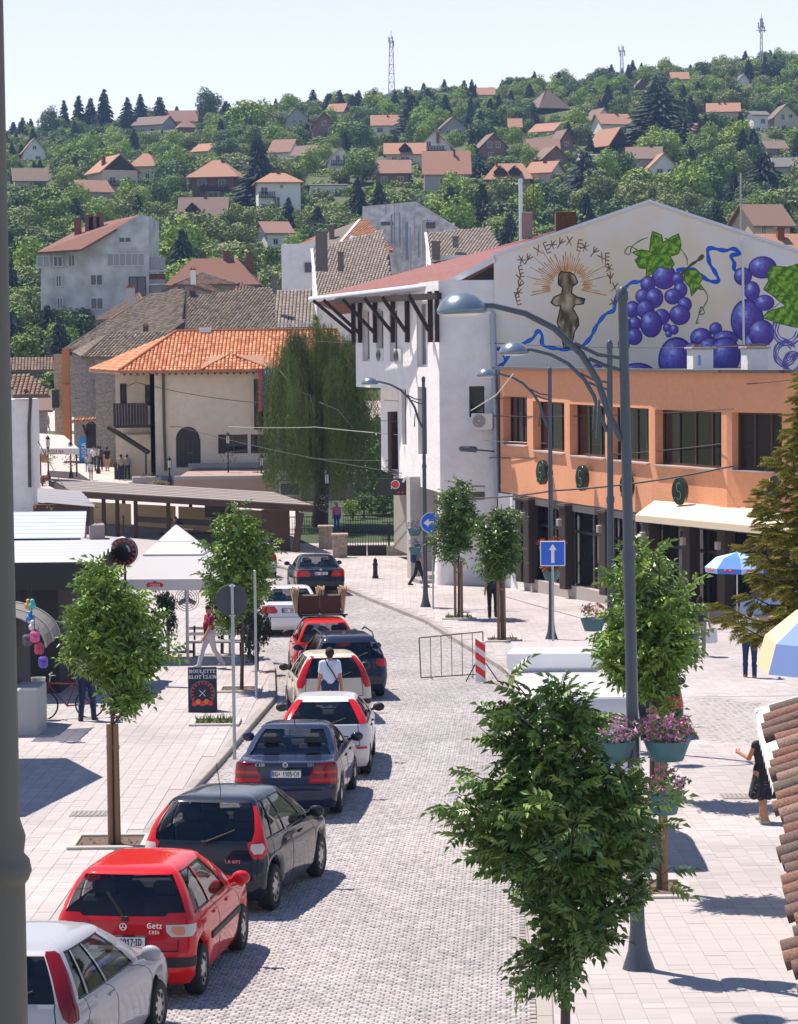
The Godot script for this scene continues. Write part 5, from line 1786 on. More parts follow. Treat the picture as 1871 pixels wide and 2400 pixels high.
# ---- trees ----
func leaf_mat(key: String,c: Color,back := 0.5) -> StandardMaterial3D:
	if M.has(key):
		return M[key]
	var m := mat(key,c,0.42 if key.begins_with("ash") else 0.8)
	m.vertex_color_use_as_albedo = true
	m.backlight = Color(0.75,0.95,0.3) * back
	return m

# tufts of leaves on the lobes of a round crown about 2 high and 2 wide, its foot at the origin
func round_crown(seed_: int,lobes: int,tufts: int,size: float,tall := 1.0) -> ArrayMesh:
	var r := RandomNumberGenerator.new()
	r.seed = seed_
	var mb := MB.new()
	for i in lobes:
		var dir := V(r.randf_range(-1,1),r.randf_range(-0.75,1),r.randf_range(-1,1)).normalized()
		var c := V(0,1.05 * tall,0) + dir * V(0.6,0.62 * tall,0.6) * r.randf_range(0.55,1.05)
		var rad := r.randf_range(0.26,0.46)
		var tone := r.randf_range(0.72,1.2)
		for k in tufts:
			var e := V(r.randfn(),r.randfn(),r.randfn()).normalized()
			if e.y < -0.2 and r.randf() < 0.5:
				e.y = -e.y
			var p := c + e * rad * r.randf_range(0.75,1.12)
			var s := size * r.randf_range(0.6,1.3)
			var n := (e + V(r.randfn(),r.randfn(),r.randfn()) * 0.45).normalized()
			var x := n.cross(V(r.randfn(),r.randfn(),r.randfn())).normalized()
			var y := n.cross(x)
			var t := tone * r.randf_range(0.8,1.2)
			mb.tint = Color(t * r.randf_range(0.9,1.15),t,t * 0.9)
			mb.tri(p - x * s + n * s * 0.2,p - y * s * 0.6,p + x * s * 0.2 + y * s * 0.3 + n * s * 0.1)
			mb.tri(p + x * s * 0.9,p + y * s * 0.8 - n * s * 0.15,p - x * s * 0.5 + n * s * 0.1)
	return mb.mesh(true)

func fir_crown(seed_: int,tiers: int,per: int,slim: float) -> ArrayMesh:
	var r := RandomNumberGenerator.new()
	r.seed = seed_
	var mb := MB.new()
	for i in tiers:
		var t := float(i) / tiers
		var y := 0.12 + 1.86 * t
		var len := slim * pow(1.0 - t,0.85) + 0.05
		var n := int(per * (1.0 - t * 0.55))
		for k in n:
			var an := TAU * (k + r.randf_range(-0.4,0.4)) / n + i
			var out := V(cos(an),0,sin(an))
			var side := V(-sin(an),0,cos(an))
			var l := len * r.randf_range(0.65,1.15)
			var a := V(0,y + r.randf_range(-0.03,0.05),0)
			var tone := r.randf_range(0.65,1.25)
			mb.tint = Color(tone * 0.95,tone,tone)
			for j in 4:
				var f0 := j / 4.0
				var p := a + out * l * (0.2 + f0 * 0.8) + V(r.randf_range(-0.02,0.02),0.02 - l * 0.32 * (f0 + 0.2),0)
				var w := (0.10 * (1.2 - f0) + 0.03) * (1.05 - t)
				mb.tri(p - side * w + Vector3.DOWN * 0.05 * r.randf(),p + out * l * 0.34 + Vector3.DOWN * 0.05,p + Vector3.UP * 0.04)
				mb.tri(p + side * w + Vector3.DOWN * 0.07 * r.randf(),p + Vector3.UP * 0.045,p + out * l * 0.34 + Vector3.DOWN * 0.09)
	return mb.mesh(true)

func hill_trees() -> void:
	var greens := [leaf_mat("tree_green",lin(0.192,0.288,0.068),0.4),leaf_mat("tree_bright",lin(0.288,0.408,0.075),0.5),leaf_mat("tree_olive",lin(0.248,0.296,0.105),0.4),leaf_mat("tree_deep",lin(0.112,0.192,0.068),0.3)]
	var firs := [leaf_mat("fir_dark",lin(0.022,0.045,0.028),0.12),leaf_mat("fir_blue",lin(0.035,0.065,0.05),0.12)]
	var bark := mat("bark",lin(0.09,0.07,0.055),0.95,0.0,"grain",1.0)
	var protos := []
	for i in 4:
		protos.append(round_crown(11 + i,19 + i * 2,105,0.08,[1.0,1.25,0.85,1.1][i]))
	var pf := []
	for i in 3:
		pf.append(fir_crown(31 + i,19,19,[0.6,0.72,0.5][i]))
	var tm := MB.new()
	tm.tube([V(0,-0.4,0),V(0.01,0.4,0),V(0.02,0.95,0)],[0.07,0.05,0.02],6)
	var trunk := tm.mesh()
	var spots := []   # x,depth,radius,height,sort (0 round,1 fir),tone,label
	# trees one can pick out
	var marked := [
		[V(-115.15,66.80,-807.01),3.2,9.0,1,1],[V(-102.08,64.37,-775.59),4.0,11.0,0,3],[V(-104.45,70.28,-828.70),3.0,14.0,1,0],[V(-95.69,66.93,-794.00),3.6,15.5,1,0],[V(-91.79,66.96,-791.57),3.2,14.5,1,0],[V(-86.31,65.98,-779.31),3.8,17.0,1,0],[V(-84.68,72.26,-830.92),3.0,13.0,1,0],[V(-81.06,73.36,-836.88),3.4,13.5,1,0],[V(-74.73,73.41,-833.22),4.4,12.0,1,0],[V(-93.32,58.04,-714.07),2.6,7.0,1,1],
		[V(-59.31,75.09,-835.99),5.2,11.0,0,3],[V(-39.45,61.70,-716.42),7.5,11.5,0,1],[V(-53.14,74.11,-824.70),3.0,9.0,1,0],[V(-26.65,33.48,-507.89),4.2,13.0,1,0],[V(-23.49,36.87,-530.49),3.0,7.5,1,1],[V(-45.76,37.17,-536.25),5.0,9.0,0,3],[V(-26.50,79.70,-849.63),3.2,9.0,1,0],[V(-21.04,77.58,-830.24),3.0,8.0,1,0],[V(-17.70,78.09,-831.99),3.2,8.5,1,0],[V(-11.38,73.96,-796.55),3.4,8.5,1,0],
		[V(4.27,59.24,-678.61),4.0,11.5,1,0],[V(10.45,68.88,-746.17),3.6,8.5,1,0],[V(7.29,70.29,-758.24),2.4,7.5,1,0],[V(20.09,52.82,-628.06),5.0,8.5,0,3],[V(31.29,60.22,-675.15),3.8,6.0,0,3],[V(17.37,40.09,-545.00),2.6,6.0,1,1],[V(-11.22,54.00,-646.69),5.5,9.0,0,0],[V(-6.77,38.02,-535.53),5.0,10.0,0,0],[V(0.75,38.92,-540.19),2.2,5.5,1,1],
		[V(59.91,49.49,-595.11),7.5,16.0,1,0],[V(64.43,48.42,-587.67),4.5,9.0,1,0],[V(69.79,50.39,-598.35),2.2,6.5,1,1],[V(43.61,35.20,-510.37),4.0,9.0,0,3],[V(39.69,79.51,-806.84),3.2,6.0,0,3],[V(51.02,79.35,-799.26),3.4,6.5,0,3],[V(80.59,81.43,-797.24),3.4,5.5,0,3],[V(84.46,80.79,-791.02),3.0,5.0,0,3],[V(117.56,86.82,-812.61),4.2,6.0,0,3],[V(122.89,86.62,-808.57),2.0,6.0,1,0],
		[V(61.11,32.37,-491.89),5.0,9.0,0,0],[V(45.94,31.55,-488.39),5.0,8.0,0,1],[V(52.63,30.28,-480.39),5.4,8.0,0,1],[V(66.27,28.93,-471.58),4.2,11.5,1,0],[V(34.31,29.00,-474.12),4.6,12.0,1,1],
		[V(-9.6,8.4,-308),5.2,11.0,0,2],[V(-5.6,8.4,-306),4.4,9.0,0,2],[V(10.8,3.0,-268),3.4,8.4,0,1],[V(8.2,3.0,-272),3.2,7.6,0,1],[V(13.5,4.0,-282),4.0,8.8,0,0],[V(-22.5,8.0,-338),5.6,8.5,0,1],[V(-27.5,8.0,-340),5.0,8.0,0,1],[V(-18.5,7.0,-332),5.0,8.0,0,0],[V(-14.5,6.0,-322),4.6,8.0,0,0],[V(-16.0,3.0,-290),3.6,7.0,0,3],[V(-12.5,2.0,-276),3.2,6.0,0,0]]
	for q in marked:
		spots.append([q[0].x,-q[0].z,q[1],q[2],q[3],q[4]])
	var homes := []
	for c in get_children():
		if String(c.name).begins_with("hill_house"):
			homes.append([c.position.x,-c.position.z,c.get_node("wall").mesh.get_aabb().size.x,c.get_meta("label")])
	rng.seed = 99
	var extra := []
	var tries := 0
	while tries < 15000 and spots.size() + extra.size() < 2100:
		tries += 1
		var d := sqrt(rnd(290.0 * 290.0,930.0 * 930.0))
		var x := rnd(-0.162,0.162) * d
		var fir := rng.randf() < 0.16
		var h := rnd(5.0,9.5) * (1.25 if fir else 1.0)
		var r := h * (0.24 if fir else rnd(0.42,0.6))
		if d < 345.0:
			h = minf(h,7.0)
		if d > 560.0:
			h *= 0.8
			r *= 0.8
		var bad := false
		var gy := ground_y(x,d)
		for hm in homes:
			var k: float = d / hm[1]
			if d < hm[1] + 4.0:
				if absf(x - hm[0] * k) < hm[2] * 0.5 * k + r * 0.85:
					var seen: float = (ground_y(hm[0],hm[1]) + 2.9 - 6.6) * k + 6.6
					if gy + h > seen and d > hm[1] * 0.45:
						bad = true
						break
			elif absf(x - hm[0]) < hm[2] * 0.5 + r and absf(d - hm[1]) < 9.0 + r:
				bad = true
				break
		if bad:
			continue
		if d < 335.0 and (x < -12.0 and x > -36.0):
			continue
		var s := [x,d,r,h,1 if fir else 0,rng.randi() % 2 if fir else [0,0,1,2,2,3][rng.randi() % 6]]
		if spots.size() < 298 and (h / d > 0.0125 or rng.randf() < 0.15):
			spots.append(s)
		else:
			extra.append(s)
	var nick := {}
	var cut := RegEx.create_from_string(" (with|under|among|half|right|left|near|beside|in|above|by|at|on|behind|below|showing|up|straight|joined|high|over|just|for|to) ")
	for hm in homes:
		var m: RegExMatch = cut.search(hm[3])
		var nm: String = hm[3].substr(0,m.get_start()) if m else hm[3]
		nick[nm] = nick.get(nm,0) + 1
		hm.append(nm)
	var used := {}
	var protos_done := {}
	for s in spots:
		var best := []
		var near := 1e9
		for hm in homes:
			if nick[hm[4]] > 1:
				continue
			var dx: float = (s[0] / s[1] - hm[0] / hm[1]) * 500.0
			var dy: float = (ground_y(s[0],s[1]) / s[1] - ground_y(hm[0],hm[1]) / hm[1]) * 500.0
			if dx * dx + dy * dy < near:
				near = dx * dx + dy * dy
				best = [hm[4],dx,dy]
		var where := ""
		if absf(best[1]) > absf(best[2]) * 1.4:
			where = "right of" if best[1] > 0 else "left of"
		elif absf(best[1]) < absf(best[2]) * 0.5:
			where = "above" if best[2] > 0 else "below"
		else:
			where = ("above and " if best[2] > 0 else "below and ") + ("right of" if best[1] > 0 else "left of")
		if near < 60.0:
			where = "close " + where if not where.begins_with("a") and not where.begins_with("b") else "just " + where
		elif near > 900.0:
			where = "far " + where
		var sort: String = ["round","fir"][s[4]]
		var tone: String = (["mid green","bright green","olive","dark green"] if s[4] == 0 else ["black-green","bluish"])[s[5]]
		var big: String = "tall" if s[3] > 8.6 else ("small" if s[3] < 6.0 else "middling")
		var label := "%s %s %s %s the %s" % [big,tone,"bushy tree" if s[4] == 0 else "conifer",where,best[0]]
		used[label] = used.get(label,0) + 1
		if used[label] > 1:
			label = ["","","second ","third ","fourth ","fifth ","sixth ","seventh ","eighth ","ninth "][mini(used[label],9)] + label
		var pi := (rng.randi() % 4) if s[4] == 0 else (rng.randi() % 3)
		var key := "%d_%d_%d" % [s[4],pi,s[5]]
		var o: Node3D
		var at := on_ground(s[0],s[1],-0.3)
		if protos_done.has(key):
			o = copy(protos_done[key],label,at,rnd(0,TAU))
		else:
			o = thing("hill_tree" if s[4] == 0 else "hill_conifer",label,"tree",at,rnd(0,TAU),"trees on the hillside")
			part("trunk",trunk,bark,o)
			part("crown",protos[pi] if s[4] == 0 else pf[pi],greens[s[5]] if s[4] == 0 else firs[s[5]],o)
			protos_done[key] = o
		o.scale = V(s[2],s[3] / 2.0,s[2]) if s[4] == 0 else V(s[2] * 2.1,s[3] / 2.0,s[2] * 2.1)
	for k in 4:
		var xf := []
		for s in extra:
			if s[4] == 0 and s[5] == k:
				xf.append(Transform3D(Basis(Vector3.UP,rnd(0,TAU)).scaled_local(V(s[2],s[3] / 2.0,s[2])),on_ground(s[0],s[1],-0.3)))
		var f := scatter("far_wood",protos[k],greens[k],xf,self)
		tag(f,["mid green","bright green","olive green","dark green"][k] + " bushy trees filling the slope between the houses","wood")
	for k in 2:
		var xf := []
		for s in extra:
			if s[4] == 1 and s[5] == k:
				xf.append(Transform3D(Basis(Vector3.UP,rnd(0,TAU)).scaled_local(V(s[2] * 2.1,s[3] / 2.0,s[2] * 2.1)),on_ground(s[0],s[1],-0.3)))
		tag(scatter("far_conifers",pf[k],firs[k],xf,self),["black-green conifers","bluish conifers"][k] + " scattered over the slope between the houses","wood")
	# bushes, vines and tall grass that cover the slope
	var bush := round_crown(71,7,36,0.17,0.7)
	for k in 3:
		var xf := []
		var tint := []
		for i in 3600:
			var d := sqrt(rnd(275.0 * 275.0,950.0 * 950.0))
			var x := rnd(-0.165,0.165) * d
			var s := rnd(0.7,1.5)
			xf.append(Transform3D(Basis(Vector3.UP,rnd(0,TAU)).scaled_local(V(s * 1.3,s,s * 1.3)),on_ground(x,d,-0.2)))
		tag(scatter("undergrowth",bush,greens[[0,1,2][k]],xf,self),["mid green","bright green","olive green"][k] + " bushes and vines covering the hill slope","bushes")

# one strand of a weeping willow, hanging from the origin, one long
func willow_tree() -> void:
	var o := thing("willow_tree","weeping willow with trailing curtains of leaves between cream house and white building","tree",on_ground(-4.4,142,0))
	var bark := mat("bark")
	var r := RandomNumberGenerator.new()
	r.seed = 4
	var tb := MB.new()
	tb.tube([V(0,-0.3,0),V(0.2,2.2,0),V(-0.1,4.2,0.1)],[0.5,0.4,0.34],9)
	part("trunk",tb,bark,o)
	var lb := MB.new()
	var tops := []
	for k in 46:
		var an := TAU * k * 0.382 + r.randf() * 0.3
		var rr := r.randf_range(0.9,3.2)
		var h := 11.2 - rr * rr * 0.33 + r.randf_range(-0.7,0.5)
		var tip := V(cos(an) * rr,h,sin(an) * rr)
		lb.tube([V(-0.1,4.0,0),V(cos(an) * rr * 0.35,h * 0.75,sin(an) * rr * 0.35),tip],[0.12,0.05,0.012],5,false)
		tops.append(tip)
	for q in [[V(-1.0,7.6,2.5),V(-0.3,7.4,2.8),V(0.0,6.3,2.9)],[V(-1.0,7.6,2.5),V(-1.3,6.6,2.9),V(-1.6,6.1,3.0)],[V(0.2,7.0,2.8),V(1.2,6.6,3.0),V(2.0,5.6,3.0)],[V(-1.9,8.7,2.0),V(-1.0,7.6,2.5)]]:
		lb.tube(q,[0.035,0.028,0.015].slice(0,q.size()),5)
	part("limbs",lb,mat("dry_limb",lin(0.28,0.25,0.21),0.95),o).set_meta("kind","stuff")
	var strands := []
	for v in 3:
		var mb := MB.new()
		var x := 0.0
		for i in 34:
			var y := -i / 34.0
			x += r.randf_range(-0.012,0.012)
			var an := r.randf() * TAU
			var a := V(x,y,r.randf_range(-0.02,0.02))
			var out := V(cos(an),0,sin(an)) * 0.055
			var t := r.randf_range(0.7,1.25)
			mb.tint = Color(t,t,t)
			mb.tri(a,a + out + V(0,-0.035,0),a + out * 1.3 + V(0,-0.07,0))
			mb.tri(a,a - out * 0.9 + V(0,-0.06,0),a - out * 0.3 + V(0,-0.012,0))
		strands.append(mb.mesh(true))
	for v in 3:
		var xf := []
		var tint := []
		for i in 950:
			var tip: Vector3 = tops[r.randi() % tops.size()]
			if r.randf() < 0.3:
				tip = tip * V(0.6,1,0.6) + V(0,-r.randf() * 1.5,0)
			var p := tip + V(r.randfn(),r.randfn() * 0.7,r.randfn()) * 0.3
			p.y -= r.randf() * 4.5 if r.randf() < 0.55 else 0.0
			var l := minf(p.y - 1.3 - r.randf() * 2.0,r.randf_range(1.6,4.4))
			if l < 0.5:
				continue
			xf.append(Transform3D(Basis(Vector3.UP,r.randf() * TAU).scaled_local(V(1.9,l,1.9)),p))
			var t := r.randf_range(0.6,1.3)
			tint.append(Color(t * (1.35 if r.randf() < 0.3 else 1.0),t,t * 0.75))
		scatter("leaf_curtain",strands[v],leaf_mat("willow_leaf",lin(0.135,0.20,0.05),0.4),xf,o,tint)

# a compound leaf along +z with pairs of leaflets
func ash_leaf(pairs: int,long: float,wide: float) -> ArrayMesh:
	var mb := MB.new()
	var r := RandomNumberGenerator.new()
	r.seed = 12
	var at := func(t: float) -> Vector3:
		return V(0,-0.22 * t * t,t) * 0.3
	for i in pairs * 2 + 1:
		var t := 0.25 + 0.72 * (i / 2) / float(pairs)
		var sd := 1.0 if i % 2 else -1.0
		var base: Vector3 = at.call(t)
		var dir := V(sd * 0.85,-0.18,0.5).normalized()
		if i == pairs * 2:
			base = at.call(1.0)
			dir = V(0,-0.35,1).normalized()
		var side: Vector3 = Vector3.UP.cross(dir).normalized()
		var up := dir.cross(side)
		var l := long * r.randf_range(0.85,1.1)
		var tip := base + dir * l + Vector3.DOWN * l * 0.2
		for s in [-1.0,1.0]:
			var m: Vector3 = base + dir * l * 0.42 + side * s * wide + up * wide * 0.45
			var k := r.randf_range(0.9,1.1)
			mb.tint = Color(k,k,k)
			if s > 0:
				mb.tri(base,tip,m)
			else:
				mb.tri(base,m,tip)
	mb.tint = Color(0.8,0.9,0.6)
	mb.tube([at.call(0.0),at.call(0.5),at.call(1.0)],0.003,3,false)
	return mb.mesh(true)

# lobes: [centre above the base, radii]; twigs run from the stem into the lobes and carry the leaves
func ash_tree(called: String,label: String,base: Vector3,h: float,stem: float,lobes: Array,twigs: int,per: int,leaf: Mesh,lm: Material,size: float,seed_: int,stakes := []) -> Node3D:
	var o := thing(called,label,"tree",base,0.0,"young ash trees along the street")
	var r := RandomNumberGenerator.new()
	r.seed = seed_
	var bark := mat("young_bark",lin(0.13,0.10,0.075),0.9,0.0,"grain",1.5)
	var tb := MB.new()
	var lean := V(r.randf_range(-0.05,0.05),0,0)
	tb.tube([V(0,-0.2,0),V(0.01,h * 0.3,0) + lean,V(-0.01,h * 0.62,0.02) + lean,V(0.02,h * 0.93,0)],[stem,stem * 0.8,stem * 0.5,0.01],8)
	part("trunk",tb,bark,o)
	var vol := []
	var sum := 0.0
	for l in lobes:
		sum += l[1].x * l[1].y * l[1].z
		vol.append(sum)
	var wb := MB.new()
	var xf := []
	var tint := []
	for i in twigs:
		var pick := r.randf() * sum
		var li := 0
		while vol[li] < pick:
			li += 1
		var l: Array = lobes[li]
		var e := V(r.randfn(),r.randfn(),r.randfn()).normalized() * pow(r.randf_range(0.12,1.0),0.45)
		var tip: Vector3 = l[0] + e * l[1] + V(0,r.randf_range(-0.1,0.1),0)
		var foot_y := clampf(tip.y - r.randf_range(0.3,0.9) * (0.4 + Vector2(tip.x,tip.z).length() * 0.7),h * 0.3,h * 0.9)
		var foot := V(0.01,foot_y,0)
		var mid := foot.lerp(tip,0.5) + V(r.randf_range(-0.06,0.06),-0.05,r.randf_range(-0.06,0.06))
		wb.tube([foot,mid,tip],[0.016,0.01,0.004],4,false)
		var dir := (tip - mid).normalized()
		for k in per:
			var t := r.randf_range(0.35,1.0)
			var p := foot.lerp(mid,t * 2.0) if t < 0.5 else mid.lerp(tip,t * 2.0 - 1.0)
			var an := r.randf() * TAU
			var out := (dir * r.randf_range(0.3,1.0) + V(cos(an),r.randf_range(-1.0,0.55),sin(an))).normalized()
			var x := Vector3.UP.cross(out).normalized()
			var bs := Basis(x,out.cross(x),out).rotated(out,r.randf_range(-1.2,1.2))
			xf.append(Transform3D(bs.scaled_local(Vector3.ONE * size * r.randf_range(0.5,1.2)),p))
			var g := r.randf_range(0.6,1.3)
			var yl := 1.0 + (r.randf_range(0.3,1.0) if r.randf() < 0.16 else 0.0)
			tint.append(Color(g * (0.6 + 0.4 * yl),g * (0.75 + 0.25 * yl),g * 0.95))
	part("twigs",wb,bark,o).set_meta("kind","stuff")
	scatter("crown",leaf,lm,xf,o,tint)
	for s in stakes:
		var sb := MB.new()
		sb.tube([s + V(0,-0.3,0),s + V(r.randf_range(-0.02,0.02),s.y + 1.9 if s.y > 0 else 1.9,0)],0.045,8)
		part("stake",sb,mat("stake_wood",lin(0.33,0.20,0.115),0.9,0.0,"grain",0.9),o)
	if stakes.size():
		var tie := MB.new()
		tie.bar(V(-0.1,1.55,0.05),V(0.1,1.55,0.05),0.02,0.06)
		part("tie",tie,mat("stake_wood"),o)
	return o

func tree_pit(label: String,at: Vector3,w: float,d: float,weeds := 0) -> void:
	var o := thing("tree_pit",label,"planter",at,0.0,"tree pits in the pavements")
	var m := mat("pit_stone",lin(0.56,0.53,0.49),0.9,0.0,"grain",0.8)
	for s in [[V(0,0.045,d / 2),V(w + 0.12,0.07,0.12)],[V(0,0.045,-d / 2),V(w + 0.12,0.07,0.12)],[V(w / 2,0.044,0),V(0.12,0.07,d - 0.12)],[V(-w / 2,0.044,0),V(0.12,0.07,d - 0.12)]]:
		var b := MB.new()
		b.box(s[0],s[1],Basis.IDENTITY,0.01)
		part("edging",b,m,o)
	var e := MB.new()
	e.box(V(0,0.02,0),V(w - 0.1,0.05,d - 0.1))
	part("soil",e,mat("soil",lin(0.15,0.105,0.075),0.95,0.0,"grain",2.0),o)
	var lf := MB.new()
	for i in 60:
		var p := V(rnd(-w,w) * 0.45,0.05,rnd(-d,d) * 0.45)
		var x := V(rnd(-1,1),0.3 * rnd(-1,1),rnd(-1,1)) * 0.05
		lf.tri(p,p + x,p + V(-x.z,0.03,x.x))
	part("dry_leaves",lf,mat("dry_leaf",lin(0.22,0.12,0.06),0.9),o).set_meta("kind","stuff")
	if weeds:
		var g := MB.new()
		for i in weeds:
			var p := V(rnd(-w,w) * 0.4,0.04,rnd(-d,d) * 0.4)
			var q := V(rnd(-0.1,0.1),rnd(0.1,0.22),rnd(-0.1,0.1))
			g.tri(p - V(0.02,0,0),p + V(0.02,0,0.01),p + q)
		part("weeds",g,mat("weed_green",lin(0.09,0.19,0.03),0.7),o).set_meta("kind","stuff")

func street_trees() -> void:
	var leaf := ash_leaf(4,0.13,0.031)
	var fine := ash_leaf(3,0.125,0.034)
	var a := leaf_mat("ash_leaf",lin(0.120,0.208,0.045),0.75)
	var b := leaf_mat("ash_bright",lin(0.184,0.304,0.053),0.85)
	ash_tree("ash_tree","large leafy ash in the right foreground, its crown cut off the view of the van",on_ground(1.6,25.6),4.3,0.055,[[V(-0.1,2.7,0),V(0.85,0.75,0.85)],[V(0.75,2.75,0.1),V(0.5,0.5,0.55)],[V(-0.85,2.85,0),V(0.42,0.36,0.42)],[V(0.15,1.95,0),V(0.6,0.55,0.55)],[V(-0.45,3.6,0),V(0.42,0.5,0.42)],[V(0.1,3.55,0),V(0.4,0.5,0.4)],[V(-0.2,1.2,0.1),V(0.3,0.36,0.3)],[V(0.95,2.2,0.1),V(0.26,0.3,0.3)],[V(0.12,0.75,0.1),V(0.2,0.2,0.2)]],230,11,leaf,a,0.88,5)
	ash_tree("ash_tree","staked ash on the left pavement in front of the black-fronted kiosk",on_ground(-4.42,39.6,0.1),4.6,0.045,[[V(0.1,3.3,0),V(0.75,0.75,0.7)],[V(-0.2,3.95,0),V(0.36,0.55,0.36)],[V(0.55,2.85,0),V(0.42,0.4,0.42)],[V(-0.68,2.95,0),V(0.2,0.14,0.2)],[V(0.12,2.3,0),V(0.24,0.22,0.25)],[V(-0.4,3.4,0),V(0.42,0.4,0.4)],[V(0.8,3.05,0),V(0.16,0.2,0.16)]],140,11,fine,b,0.92,8,[V(-0.06,0,0.06),V(0.055,0,0.04)])
	ash_tree("ash_tree","ash behind the folding board, hiding the right side of the white canopy",on_ground(-3.85,62.4,0.1),4.7,0.05,[[V(-0.2,3.1,0),V(0.85,0.95,0.8)],[V(0.5,3.0,0),V(0.55,0.85,0.55)],[V(0.0,4.05,0),V(0.6,0.55,0.6)],[V(-0.4,2.2,0),V(0.55,0.45,0.5)]],120,11,fine,b,1.05,9)
	ash_tree("ash_tree","bright ash just behind the tall lamp post on the right, crown over a parked car",on_ground(3.5,35.2,0.1),5.1,0.05,[[V(-0.15,3.7,0),V(0.6,0.85,0.6)],[V(-0.35,4.5,0),V(0.36,0.5,0.36)],[V(0.0,3.15,0),V(0.5,0.5,0.5)],[V(0.45,4.1,0),V(0.22,0.3,0.22)],[V(-0.6,3.4,0),V(0.36,0.55,0.36)]],125,11,fine,b,0.9,14,[V(0.08,0,0.05)])
	ash_tree("ash_tree","darker ash farther up the right pavement, behind the bright one by the lamp post",on_ground(4.25,43.8,0.1),4.6,0.05,[[V(0,3.3,0),V(0.7,0.9,0.7)],[V(0.35,2.9,0),V(0.6,0.5,0.6)]],100,11,fine,a,1.0,15,[V(0.08,0,0.05)])
	var t1 := [[V(0,3.35,0),V(0.72,0.95,0.7)],[V(0.1,4.15,0),V(0.45,0.55,0.45)],[V(-0.6,2.75,0),V(0.5,0.35,0.4)],[V(-0.1,2.5,0),V(0.5,0.4,0.45)]]
	ash_tree("ash_tree","slim dark ash with two stakes in front of the white building, left of a pair",on_ground(1.92,84.6,0.1),4.7,0.05,t1,110,10,fine,a,1.15,16,[V(-0.12,0,0.05),V(0.1,0,-0.04)])
	ash_tree("ash_tree","slim dark ash with two stakes in front of the white building, right of a pair",on_ground(2.98,75.8,0.1),4.35,0.05,[[V(-0.1,3.15,0),V(0.68,0.85,0.68)],[V(0.1,3.85,0),V(0.42,0.42,0.42)],[V(-0.15,2.4,0),V(0.6,0.4,0.5)]],110,10,fine,a,1.1,17,[V(-0.1,0,0.05),V(0.08,0,-0.04)])
	for q in [["tree pit at the foot of the staked ash, left pavement",-4.5,39.7,1.1,1.0,0],["tree pit with dry leaves under the ash behind the folding board",-3.9,62.4,0.95,0.9,0],["empty tree pit with green weeds near the round sign post",-4.0,55.6,0.95,0.9,70],["tree pit with brown leaves beside the big lamp post",3.3,35.2,1.15,1.1,0],["farther tree pit on the right pavement behind the ash",4.35,43.8,1.0,1.0,0],["tree pit of the left slim ash by the white building",1.92,84.6,1.0,0.9,30],["tree pit of the right slim ash by the white building",3.0,75.8,1.0,0.9,10]]:
		tree_pit(q[0],on_ground(q[1],q[2],0.11),q[3],q[4],q[5])
	# spruce at the right edge
	var sp := thing("spruce_tree","spruce with layered golden green boughs at the right edge of the picture","tree",on_ground(7.75,48.0))
	var tb := MB.new()
	tb.tube([V(0,-0.2,0),V(0,7.6,0)],[0.16,0.02],8)
	part("trunk",tb,mat("bark"),sp)
	var spray := MB.new()
	var r := RandomNumberGenerator.new()
	r.seed = 6
	for tw in 9:
		var sd := 0.0 if tw == 0 else (1.0 if tw % 2 else -1.0)
		var z0 := 0.0 if tw == 0 else 0.05 + 0.06 * (tw - 1) / 2
		var ll := 0.36 if tw == 0 else 0.19 - 0.016 * tw
		var td := V(sd * 0.75,-0.12,0.75).normalized() if tw else V(0,-0.06,1).normalized()
		for i in (34 if tw == 0 else 20):
			var t := i / (34.0 if tw == 0 else 20.0)
			var an := i * 2.4
			var p := V(0,-0.03 * z0,z0) + td * ll * t
			var n := (V(cos(an),sin(an) * 0.8,0) + td * 1.0).normalized() * (0.05 - 0.014 * t)
			var w := n.cross(td).normalized() * 0.008
			var k := r.randf_range(0.75,1.25)
			spray.tint = Color(k * 1.05,k,k * 0.8)
			spray.tri(p - w,p + w,p + n)
	var xf := []
	var tint := []
	var bm := MB.new()
	for i in 96:
		var y := 2.7 + 4.8 * pow(i / 96.0,0.95)
		var an := i * 2.39996 + r.randf() * 0.4
		var l := maxf(0.25,(7.9 - y) * 0.36 * r.randf_range(0.7,1.15))
		var out := V(cos(an),0,sin(an))
		var a0 := V(0,y,0)
		var a1 := a0 + out * l * 0.6 + Vector3.DOWN * l * 0.10
		var a2 := a0 + out * l + Vector3.UP * l * 0.12
		bm.tube([a0,a1,a2],[0.03,0.018,0.006],4,false)
		for k in int(8 + l * 30):
			var t := r.randf_range(0.12,1.0)
			var p := a0.lerp(a1,t / 0.6) if t < 0.6 else a1.lerp(a2,(t - 0.6) / 0.4)
			var sd := out.cross(Vector3.UP) * (1.0 if k % 2 else -1.0)
			var dir := (out * r.randf_range(0.35,1.0) + sd * r.randf_range(0.1,1.0) * (1.15 - t) + Vector3.DOWN * r.randf_range(-0.15,0.45)).normalized()
			var x := Vector3.UP.cross(dir).normalized()
			xf.append(Transform3D(Basis(x,dir.cross(x),dir).scaled_local(Vector3.ONE * r.randf_range(0.7,1.15)),p))
			var g := r.randf_range(0.7,1.25)
			tint.append(Color(g * r.randf_range(0.95,1.3),g,g * 0.8))
	part("boughs",bm,mat("bark"),sp).set_meta("kind","stuff")
	scatter("crown",spray.mesh(true),leaf_mat("spruce_needle",lin(0.25,0.27,0.06),0.45),xf,sp,tint)

# ---- cars: a body lofted through level outlines; x right, y up, the nose towards -z, the origin on the ground under the middle ----
func paint(key: String,c: Color,metal := 0.25) -> StandardMaterial3D:
	if M.has(key):
		return M[key]
	var m := mat(key,c,0.5,metal * 0.3)
	m.metallic_specular = 0.15
	m.clearcoat_enabled = true
	m.clearcoat = 0.8
	m.clearcoat_roughness = 0.04
	return m

